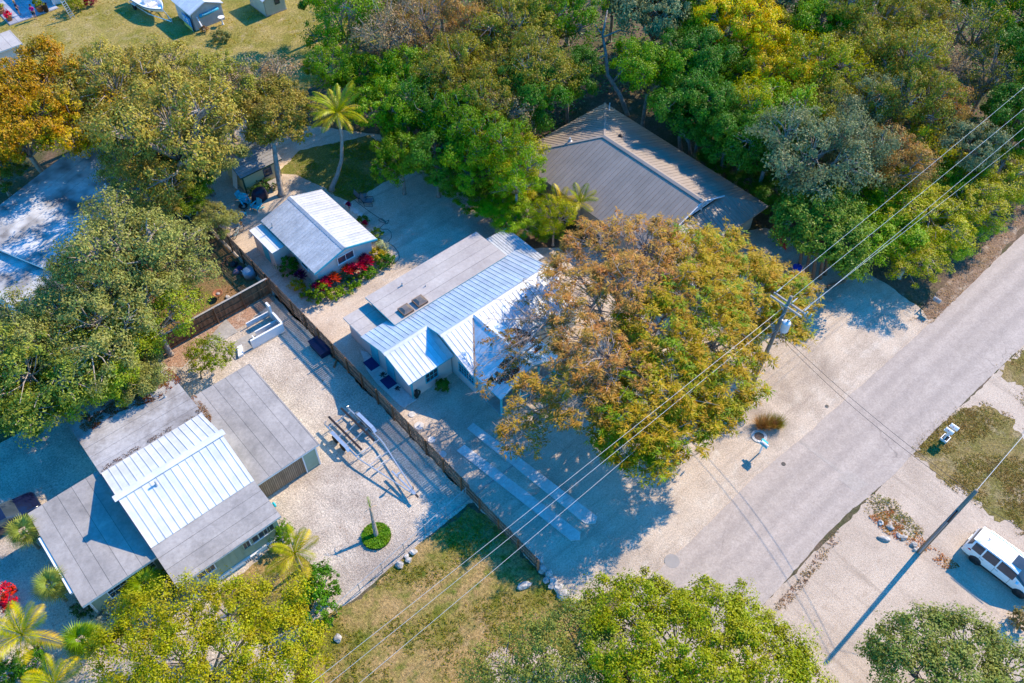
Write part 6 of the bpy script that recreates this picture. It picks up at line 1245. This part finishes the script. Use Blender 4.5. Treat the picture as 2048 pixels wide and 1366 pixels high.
def spiky(lab, x, y, r_, h_, cols, name='croton', n=26, L=.42, W=.09, grp='red crotons in front of the guest cottage', cat='plant', heads=3):
    p = at(x, y, h_*.85); p.y = min(p.y, 46.0) if grp and 19.8 < p.x < 26.2 and p.y < 48 else p.y; T = thing(name, lab, cat, (p.x, p.y, .01), group=grp)
    b = MB(); vs, fs = [], []
    for hd in range(heads):
        a0 = hd*2.3+.4; hx, hy, hz = (r_*.5*math.cos(a0), r_*.5*math.sin(a0), h_*(.6+.15*(hd % 2))) if heads > 1 else (0, 0, h_*.5); b.tube([(0, 0, 0), (hx*.6, hy*.6, hz*.5), (hx, hy, hz)], .025, 5)
        for k in range(n):
            g = k*2.4; e = .25+.9*(k/n); d = V(math.cos(g)*math.cos(e), math.sin(g)*math.cos(e), math.sin(e)); s_ = V(-math.sin(g), math.cos(g), 0)*W; c = V(hx, hy, hz+.15*k/n); l = L*(1.1-.4*k/n); i = len(vs)
            vs += [c, c+d*l*.5+s_, c+d*l+V(0, 0, -.06), c+d*l*.5-s_]; fs.append((i, i+1, i+2, i+3))
    o = np_mesh('leaves', np.array([tuple(v) for v in vs]), np.array(fs), LEAF, T); o.color = (*cols, 1); b.build('stems', BARK, T, False, False); return T
RD, DR, PK = (.34, .035, .06), (.13, .02, .05), (.42, .085, .07)
for x, y, col, l in ((600, 548, DR, 'dark purple-red croton at the left of the bed'), (620, 552, DR, 'dark red croton under the eave corner'), (628, 562, RD, 'red croton nearest the clipped bush'), (642, 553, RD, 'bright red croton at the front gable corner'), (663, 548, PK, 'tall orange-red croton at the gable'), (687, 530, PK, 'orange-red croton under the gable window'), (706, 535, RD, 'red croton right of the gable window'), (722, 510, DR, 'dark red croton at the right gable corner'), (722, 530, RD, 'red croton above the green border'), (735, 520, RD, 'rightmost red croton before the golden bush'), (730, 445, RD, 'small red plant under the right eave'), (697, 408, RD, 'small red plant by the round pavers')):
    sc = .45 if 'small' in l else 1; spiky(l, x, y, .5*sc, (1.35+.3*ng.random())*sc, np.array(col)*ng.uniform(.7, 1.2), L=.42*sc+.05, n=22, W=.06, heads=4)
shrub('glossy green shrub against the cream cottage wall', 886, 771, .5, .9, (.07, .15, .03), .2, .1); spiky('dark potted plant between the two turquoise doors', 766, 748, .2, .7, (.04, .06, .05), 'potted_plant', 18, .4, .05, None, 'potted plant', 1); spiky('small dark potted plant past the front door mat', 795, 776, .15, .45, (.06, .03, .05), 'potted_plant', 16, .3, .05, None, 'potted plant', 1)
shrub('rounded glossy green shrub above the bottom left tree', 640, 1165, 1.15, 2.0, (.07, .16, .02)); shrub('larger glossy green shrub beside the yellow-green tree', 625, 1215, 1.35, 2.2, (.085, .19, .02)); shrub('green shrub against the sage house corner', 568, 1068, .7, 1.5, (.09, .18, .02)); shrub('pale grey-leaved shrub at the sage house corner', 215, 1225, .75, 1.0, (.33, .36, .30)); shrub('dark green shrub under the sage house eave', 340, 1170, .9, 1.6, (.05, .11, .03)); shrub('dark undergrowth at the sage house corner', 165, 1215, .6, .8, (.045, .10, .03)); shrub('red-flowering bush at the left edge', 5, 1195, .8, 1.5, (.5, .05, .06)); shrub('green bush at the bottom left corner', 60, 1330, 1.0, 1.6, (.07, .16, .02)); shrub('green bush beside the bottom left palms', 10, 1345, .9, 1.2, (.06, .13, .02))
shrub('bush in front of the ribbed shed', 440, 72, 1.0, 1.1, (.15, .16, .06)); shrub('brown dead plant at the ribbed shed corner', 409, 59, .4, .7, (.2, .12, .07)); shrub('yellow-green bush against the white house', 148, 8, 1.1, 1.6, (.22, .22, .03)); shrub('dark red bush cut by the top edge', 178, 3, .6, 1.0, (.2, .02, .04)); shrub('green bush in front of the yellow shed window', 530, 370, .9, .8, (.06, .12, .03)); shrub('small green bush beside the yellow shed door side', 512, 383, .6, .8, (.06, .12, .03)); shrub('reddish shrub at the right edge below the van', 2040, 1240, .6, 1.1, (.2, .15, .06))
# shrub with visible stems in the side yard
px_tree('young_tree', 'airy young tree with visible stems behind the sage house', (403, 757), [(395, 700, 2.0, .9, .7), (425, 690, 2.1, .9, .7), (450, 705, 1.8, .8, .7), (400, 725, 1.6, .8, .7), (430, 725, 1.7, .8, .7)], (.19, .22, .03), 4.5, 26, .2, .06, r0=.07, sig=.16)
# ring of ground cover with the stunted palm
p = at(753, 1073); T = thing('ground_cover_ring', 'round bed of low green plants around the stunted palm', 'plant bed', (p.x, p.y, 0)); a = ng.uniform(0, 6.28, 2600); rr_ = .95*np.sqrt(ng.uniform(.0, 1, 2600)); c = np.stack([rr_*np.cos(a), rr_*np.sin(a), .12+.1*ng.random(2600)], 1); leaves('foliage', c, np.tile([0, 0, 1.], (2600, 1)), .16, .07, LEAF, T, (.10, .20, .015)); b = MB(); b.lathe([(.98, 0), (.9, .1), (.3, .12)], (0, 0, .01), 20); b.build('soil', mat('bed_soil', (.05, .06, .02)), T, True, False)
PT = mat('palm_trunk', (.40, .34, .29), (.28, .24, .20), 3, .9, .3, 18)
T = thing('stunted_palm', 'stunted palm trunk with one short green frond', 'palm', (p.x, p.y, 0)); tp = at(741, 1017, 2.3); b = MB(); b.tube([V(0, 0, 0), V((tp.x-p.x)*.5, (tp.y-p.y)*.5, 1.2), V(tp.x-p.x, tp.y-p.y, 2.4)], [.17, .12, .08], 8)
for k in range(8): q = V((tp.x-p.x)*k/8, (tp.y-p.y)*k/8, 2.4*k/8); b.lathe([(.175-.01*k, 0), (.175-.01*k, .03)], q, 8)
b.build('trunk', PT, T, False, False)
def frond_mesh(L, droop, width, n=34, col=None, up=.4, seed=0, twist=.5):
    "feather frond along +x"
    r_ = np.random.default_rng(seed); vs, fs = [], []; pts = []
    for i in range(n+1):
        f = i/n; pts.append(V(L*(f-.12*f*f*droop), 0, L*(up*f-droop*f*f*.75)))
    for i in range(3, n):
        f = i/n; c = pts[i]; t = (pts[min(i+1, n)]-pts[i-1]).normalized()
        ln = width*(math.sin(math.pi*min(1, f*.93+.06))**.6)*r_.uniform(.85, 1.1)
        for s_ in (1, -1):
            d = (V(0, s_, 0)*.85+t*.55+V(0, 0, -.25-.4*twist*r_.random())).normalized(); k = len(vs); hw_ = t*.028*(L/2.5)
            vs += [c-hw_, c+d*ln*.5+hw_*.9, c+d*ln+V(0, 0, -.12*ln), c+d*ln*.5-hw_*.9]; fs.append((k, k+1, k+2, k+3))
    for i in range(n):
        k = len(vs); a, b_ = pts[i], pts[i+1]; w_ = .035*(1-i/n)+.008; vs += [a+V(0, w_, .01), a+V(0, -w_, .01), b_+V(0, -w_, .01), b_+V(0, w_, .01)]; fs.append((k, k+1, k+2, k+3))
    me = bpy.data.meshes.new('frond'); me.from_pydata([tuple(v) for v in vs], [], fs); me.update(); me.materials.append(PALM); return me
def add_frond(T, me, c, rz, ry, sc, col):
    o = link(bpy.data.objects.new('frond', me), T); o.location = c; o.rotation_euler = (0, ry, rz); o.scale = (sc,)*3; o.color = (*col, 1); return o
add_frond(T, frond_mesh(.9, .6, .22, 16), V(tp.x-p.x, tp.y-p.y, 2.35), 1.2, -.9, 1., (.2, .3, .02)); 
for k in range(4): add_frond(T, frond_mesh(.5, 1.2, .1, 10, seed=k), V(tp.x-p.x, tp.y-p.y, 2.3), k*1.5, -.2, 1., (.45, .36, .26))
# coconut palm
cb_ = at(664, 380); ct = at(676, 228, 6.6); T = thing('coconut_palm', 'tall coconut palm with curved trunk on the back lawn', 'palm', (cb_.x, cb_.y, 0))
m1, m2 = at(683, 320, 2.4)-cb_, at(684, 275, 4.6)-cb_; b = MB(); pth = [V(0, 0, 0), V(0, 0, .25), V(m1.x*.55, m1.y*.55, 1.2), V(m1.x, m1.y, 2.4), V(m2.x, m2.y, 4.6), ct-cb_]; b.tube(pth, [.34, .24, .19, .17, .15, .12], 10); b.build('trunk', PT, T, True, False)
FR = [frond_mesh(3.4, d, .66, 44, up=u_, seed=i) for i, (d, u_) in enumerate(((.75, .5), (1.0, .5), (.5, .6)))]
top = ct-cb_
for k in range(19):
    tier = k/19; g = k*2.399; add_frond(T, FR[k % 3], top+V(0, 0, .05), g, -.85+1.25*tier+ng.normal(0, .06), ng.uniform(.8, 1.0), (np.array((.25, .29, .025))*(1-tier)+np.array((.42, .33, .03))*tier)*ng.uniform(.85, 1.1))
b = MB()
for k in range(7): g = k*.9; b.lathe([(.02, -.12), (.1, -.05), (.11, .03), (.03, .12)], top+V(.2*math.cos(g), .2*math.sin(g), -.1), 8)
b.build('coconuts', mat('coconut', (.35, .2, .06)), T, True, False)
def feather_palm(lab, x, y, h_, L, n, cols, tilt0=-1.0, tilt1=.35, z=None, lean=(0, 0)):
    p = at(x, y, h_); T = thing('feather_palm', lab, 'palm', (p.x-lean[0], p.y-lean[1], 0)); b = MB(); b.tube([(0, 0, 0), (lean[0]*.5, lean[1]*.5, h_*.5), (lean[0], lean[1], h_)], [.16, .11, .08], 8); b.build('trunk', PT, T, True, False); ms = [frond_mesh(L, .9, L*.28, 40, up=.5, seed=9), frond_mesh(L, .6, L*.28, 40, up=.6, seed=5)]
    for k in range(n):
        q = k/n; add_frond(T, ms[k % 2], V(lean[0], lean[1], h_), k*2.399+.3, tilt0+(tilt1-tilt0)*q, ng.uniform(.8, 1.05), (np.array(cols[0])*(1-q)+np.array(cols[1])*q)*ng.uniform(.85, 1.15))
YG = ((.27, .29, .02), (.45, .33, .02)); feather_palm('yellowing palm at the corner of the sage house front', 590, 1108, 2.2, 2.3, 10, YG); feather_palm('large yellow-green palm at the bottom left', 45, 1270, 2.6, 2.6, 12, YG); feather_palm('palm cut by the bottom edge near the left corner', 108, 1368, 2.0, 2.3, 9, YG); feather_palm('small feather palm among the bushes by the lean-to', 1160, 405, 3.0, 2.2, 10, ((.2, .26, .02), (.5, .36, .02))); feather_palm('golden palm in front of the brown roof', 1120, 410, 2.6, 2.0, 8, ((.5, .4, .03), (.4, .26, .03))); feather_palm('feather palm in the bushes beside the brown roof corner', 1035, 350, 3.4, 2.2, 9, ((.28, .3, .02), (.42, .33, .03)))
def fan_mesh(seed, L=.9, n=22):
    r_ = np.random.default_rng(seed); vs, fs = [], []; pe = .55; vs += [V(0, .02, 0), V(0, -.02, 0), V(pe, -.015, .12), V(pe, .015, .12)]; fs.append((0, 1, 2, 3)); c = V(pe, 0, .12)
    for i in range(n):
        a = (i/(n-1)-.5)*4.0; l = L*(1-.3*abs(i/(n-1)-.5))*r_.uniform(.88, 1.08); d = V(math.cos(a), math.sin(a), -.06-.1*r_.random()); s_ = V(-math.sin(a), math.cos(a), 0)*.028; k = len(vs); vs += [c, c+d*l*.5+s_+V(0, 0, .02), c+d*l+V(0, 0, -.16), c+d*l*.5-s_-V(0, 0, .015)]; fs.append((k, k+1, k+2, k+3))
    me = bpy.data.meshes.new('fan_leaf'); me.from_pydata([tuple(v) for v in vs], [], fs); me.update(); me.materials.append(PALM); return me
FAN = [fan_mesh(i) for i in range(3)]
def fan_palm(lab, x, y, h_, sc, n, cols):
    p = at(x, y, h_); T = thing('fan_palm', lab, 'palm', (p.x, p.y, 0)); b = MB(); b.tube([(0, 0, 0), (0, 0, h_)], [.13, .1], 8); b.build('trunk', PT, T, True, False)
    for k in range(n):
        q = k/n; o = link(bpy.data.objects.new('fan_leaf', FAN[k % 3]), T); o.location = (0, 0, h_); o.rotation_euler = (ng.normal(0, .25), -1.0+1.45*q, k*2.399); o.scale = (sc*ng.uniform(.85, 1.1),)*3; cc = (np.array(cols[0])*(1-q)+np.array(cols[1])*q)*ng.uniform(.85, 1.15); o.color = (*cc, 1)
SG = ((.20, .25, .07), (.26, .22, .06)); fan_palm('fan palm in front of the dark blue car', 48, 1065, 2.2, .95, 26, SG); fan_palm('fan palm against the gutter of the sage house', 103, 1172, 2.2, .9, 24, SG); fan_palm('bright green fan palm on the gravel at the bottom left', 165, 1282, 1.1, 1.0, 28, ((.14, .24, .02), (.16, .2, .03))); fan_palm('fan palm in the corner of the sage house', 292, 1175, 1.6, 1.05, 30, ((.16, .22, .03), (.22, .22, .03))); fan_palm('second fan palm crown in the sage house corner', 270, 1190, 1.2, .8, 18, ((.14, .2, .03), (.2, .2, .03)))
# ornamental grass by the manhole
p = at(1536, 852); T = thing('ornamental_grass', 'clump of tawny ornamental grass beside the road', 'grass clump', (p.x, p.y, 0)); N = 1500; sx = ng.choice([-.55, 0, .6], N); a = ng.uniform(0, 6.28, N); r0 = .25*np.sqrt(ng.random(N)); c = np.stack([sx*.75+r0*np.cos(a), -sx*.6+r0*np.sin(a), np.zeros(N)], 1); l = ng.uniform(.7, 1.15, N); ln = ng.uniform(.2, .8, N); d = np.stack([np.cos(a)*ln, np.sin(a)*ln, np.ones(N)], 1); d /= np.linalg.norm(d, axis=1, keepdims=True); s_ = np.stack([-np.sin(a), np.cos(a), 0*a], 1)*.012
v = np.stack([c-s_, c+s_, c+d*l[:, None]+np.stack([np.cos(a), np.sin(a), -1+0*a], 1)*.12], 1).reshape(-1, 3); k = (sx < .3); f = np.arange(N*3).reshape(-1, 3)
o = np_mesh('tawny_blades', v, f[k], LEAF, T, tri=True); o.color = (.34, .22, .10, 1); o = np_mesh('green_blades', v, f[~k], LEAF, T, tri=True); o.color = (.26, .22, .05, 1)
# leaf litter lying on roofs
def litter(lab, pts, n, L=.1, zf=None, col=(.20, .09, .04)):
    ce = np.mean([[p_[0], p_[1]] for p_ in pts], 0); q = scatter_in([ce+(np.array([p_[0], p_[1]])-ce)*1.2 for p_ in pts], n, ng); q = np.array([a for a in q if noise.noise(V(a[0]*1.1, a[1]*1.1, 4))+.5*noise.noise(V(a[0]*3, a[1]*3, 1)) > -.22+.25*ng.random()]); n = len(q); z = np.array([zf(a[0], a[1]) for a in q])+ng.uniform(.02, .09, n); c = np.stack([q[:, 0], q[:, 1], z], 1); o = leaves('leaf_litter', c, np.tile([0, 0, 1.], (n, 1)), L, L*.55, LEAF, None, col, 1.2); tag(o, lab, 'leaf litter', kind='stuff')
def zb(x, y): return 3.0-(y-39.3)*.4/5.7
litter('brown leaf litter drifted on the stained back roof of the sage house', [V(.2, 44.9, 0), V(6.2, 44.7, 0), V(6.3, 43.3, 0), V(4.5, 42.9, 0), V(2.5, 43.6, 0), V(.4, 43.4, 0)], 5200, .1, zb)
litter('thin line of leaf litter where the stained roof meets the white roof', [V(0, 39.9, 0), V(6.4, 39.9, 0), V(6.4, 39.6, 0), V(0, 39.6, 0)], 700, .08, zb, (.1, .06, .04)); litter('small leaf litter drift in the corner of the carport roof', [V(6.6, 41.4, 0), V(7.0, 41.5, 0), V(7.0, 39.4, 0), V(6.65, 38.9, 0)], 500, .08, lambda x, y: 2.46)
zw = lambda x, y: zr-(abs(x-26))*(zr-2.45)/2.9
litter('reddish leaf litter piled on the sunlit slope of the cottage wing', [V(26.6, 30.8, 0), V(28.5, 30.8, 0), V(28.4, 28.6, 0), V(27.3, 28.3, 0), V(26.4, 29.3, 0)], 4200, .1, lambda x, y: max(zw(x, y), 2.45)); litter('reddish leaf litter piled on the shaded slope of the cottage wing', [V(23.5, 28.7, 0), V(25.4, 28.9, 0), V(25.7, 27.7, 0), V(24.2, 27.4, 0)], 2800, .1, zw)
litter('fallen brown leaves around the bare pole and rocks', px((1750, 1040), (1790, 1030), (1850, 1085), (1905, 1125), (1880, 1130), (1830, 1095), (1780, 1070)), 1600, .1, lambda x, y: .005, (.3, .13, .05))
litter('fallen leaves on the verge beside the road hedge', px((1842, 620), (1900, 565), (1990, 475), (2048, 400), (2048, 440), (1960, 545), (1880, 625)), 2500, .1, lambda x, y: .01, (.28, .18, .1))
# potted plants on the slate patio
def pot(lab, x, y, r_, h_, pm, col, ph):
    p = at(x, y); T = thing('potted_plant', lab, 'potted plant', (p.x, p.y, .108)); b = MB(); b.lathe([(r_*.75, 0), (r_, h_), (r_*1.08, h_), (r_*.9, h_*.98), (.0, h_*.9)], (0, 0, 0), 14); b.build('pot', pm, T, True, False); c, nn, _ = crown_pts([((0, 0, h_+ph*.45), (r_*1.1, r_*1.1, ph*.5))], 14, 20, .1, -.6); leaves('foliage', c, nn, .16, .08, LEAF, T, col)
TC = mat('terracotta', (.42, .2, .09), (.35, .16, .08), 3, .85); pot('plant in a large terracotta pot by the dark bin', 82, 24, .42, .6, TC, (.2, .22, .02), .9); pot('pink-flowering plant in a terracotta pot at the patio corner', 21, 42, .35, .5, TC, (.6, .06, .1), .6); pot('yellow-leaved plant in a pot at the left patio edge', 5, 28, .4, .5, TC, (.3, .28, .05), .6)

# ------------------------------------------------------------ people on the patio
SKIN = mat('skin', (.45, .25, .17), None, 1, .6)
def skinmesh(name, vs, es, rad, m, parent):
    me = bpy.data.meshes.new(name); me.from_pydata(vs, es, []); me.update(); me.materials.append(m); o = link(bpy.data.objects.new(name, me), parent); o.modifiers.new('skin', 'SKIN')
    for i, r_ in enumerate(rad): me.skin_vertices[0].data[i].radius = r_ if isinstance(r_, tuple) else (r_, r_)
    me.skin_vertices[0].data[0].use_root = True; s_ = o.modifiers.new('sub', 'SUBSURF'); s_.levels = 1; s_.render_levels = 1; return o
def person(lab, x, y, rz, top_m, bot_m, hair_m, long_hair, dress, z=.0):
    p = at(x, y, z); T = thing('person', lab, 'person', (p.x, p.y, z), rz); vs, es, rd = [], [], []
    def nv(v, r_, par=None): vs.append(v); rd.append(r_); i = len(vs)-1; es.append((par, i)) if par is not None else None; return i
    pe = nv((0, 0, .92), (.15, .11)); wa = nv((0, 0, 1.08), (.13, .095), pe); ch = nv((0, .01, 1.28), (.16, .11), wa); sh = nv((0, 0, 1.4), (.10, .08), ch); nk = nv((0, 0, 1.47), .05, sh); h0 = nv((0, .02, 1.54), (.07, .085), nk); h1 = nv((0, .03, 1.62), (.08, .1), h0); nv((0, .02, 1.7), (.05, .065), h1); nv((0, .125, 1.59), .014, h1)
    for s_ in (1, -1):
        hp_ = nv((s_*.09, 0, .86), .085, pe); kn = nv((s_*.1, .02, .48), .058, hp_); an = nv((s_*.11, -.01, .09), .04, kn); nv((s_*.12, .14, .035), (.04, .03), an)
        sp_ = nv((s_*.17, 0, 1.37), .055, sh); el = nv((s_*.25, -.02, 1.1), .042, sp_); wr = nv((s_*.24, .12, .9), .03, el); pm = nv((s_*.235, .16, .84), (.02, .036), wr)
        for k in range(4): a_ = nv((s_*.235+s_*.0, .14+.018*k, .77-.008*(k in (1, 2))), .0085, pm); nv((s_*.228, .15+.018*k, .735-.01*(k in (1, 2))), .0075, a_)
        a_ = nv((s_*.215, .2, .82), .010, pm); nv((s_*.205, .215, .785), .008, a_)
    skinmesh('body', vs, es, rd, SKIN, T)
    cv = [(0, 0, .98), (0, 0, 1.1), (0, .01, 1.28), (0, 0, 1.41), (.18, 0, 1.38), (.245, -.015, 1.15), (-.18, 0, 1.38), (-.245, -.015, 1.15)]; skinmesh('shirt', cv, [(0, 1), (1, 2), (2, 3), (3, 4), (4, 5), (3, 6), (6, 7)], [(.175, .135), (.155, .12), (.18, .13), (.11, .09), .07, .06, .07, .06], top_m, T)
    if dress: skinmesh('skirt', [(0, 0, 1.05), (0, 0, .85), (0, 0, .55)], [(0, 1), (1, 2)], [(.16, .13), (.2, .16), (.24, .2)], bot_m, T)
    else: skinmesh('shorts', [(0, 0, .98), (.1, 0, .82), (.105, .01, .52), (-.1, 0, .82), (-.105, .01, .52)], [(0, 1), (1, 2), (0, 3), (3, 4)], [(.165, .13), .11, .09, .11, .09], bot_m, T)
    hv = [(0, -.01, 1.66), (0, .0, 1.73), (0, -.055, 1.58)]+([(0, -.07, 1.42)] if long_hair else []); skinmesh('hair', hv, [(0, 1), (0, 2)]+([(2, 3)] if long_hair else []), [(.1, .1), (.06, .07), (.085, .06)]+([(.07, .035)] if long_hair else []), hair_m, T)
person('person in a magenta shirt and dark shorts at the patio edge', 72, 38, R(150), mat('magenta_cloth', (.6, .01, .22), None, 1, .9), mat('charcoal_cloth', (.03, .04, .05), None, 1, .9), mat('dark_hair', (.02, .015, .01), None, 1, .7), False, False)
person('person with fair hair in a dark navy dress on the slate patio', 40, 30, R(-120), mat('navy_cloth', (.015, .02, .06), None, 1, .9), mat('navy_cloth', (.015, .02, .06)), mat('fair_hair', (.4, .22, .08), None, 1, .7), True, True, .108)
import OpenImageIO as oiio, numpy as np, sys
im=oiio.ImageBuf('/workdir/render_main.png').get_pixels(oiio.UINT8)
def m(n,x,y,r=6):
    x//=2;y//=2; a=im[y-r:y+r,x-r:x+r,:3].reshape(-1,3).mean(0).round().astype(int); print(n,(x*2,y*2),a)
for n,x,y in [('gravel lit L',600,1000),('gravel shade L',600,640),('yard shade',850,420),('road',1600,950),('road2',1850,750),('lot',1700,1200),('white roof lit',350,950),('gray roof',540,830),('roof shade',230,1040),('top lawn',150,100),('low lawn',800,1320),('brown roof W',1200,370),('brown roof E',1330,330),('cottage N',850,600),('cottage S',800,730),('drive shade',1080,1010)]: m(n,x,y)
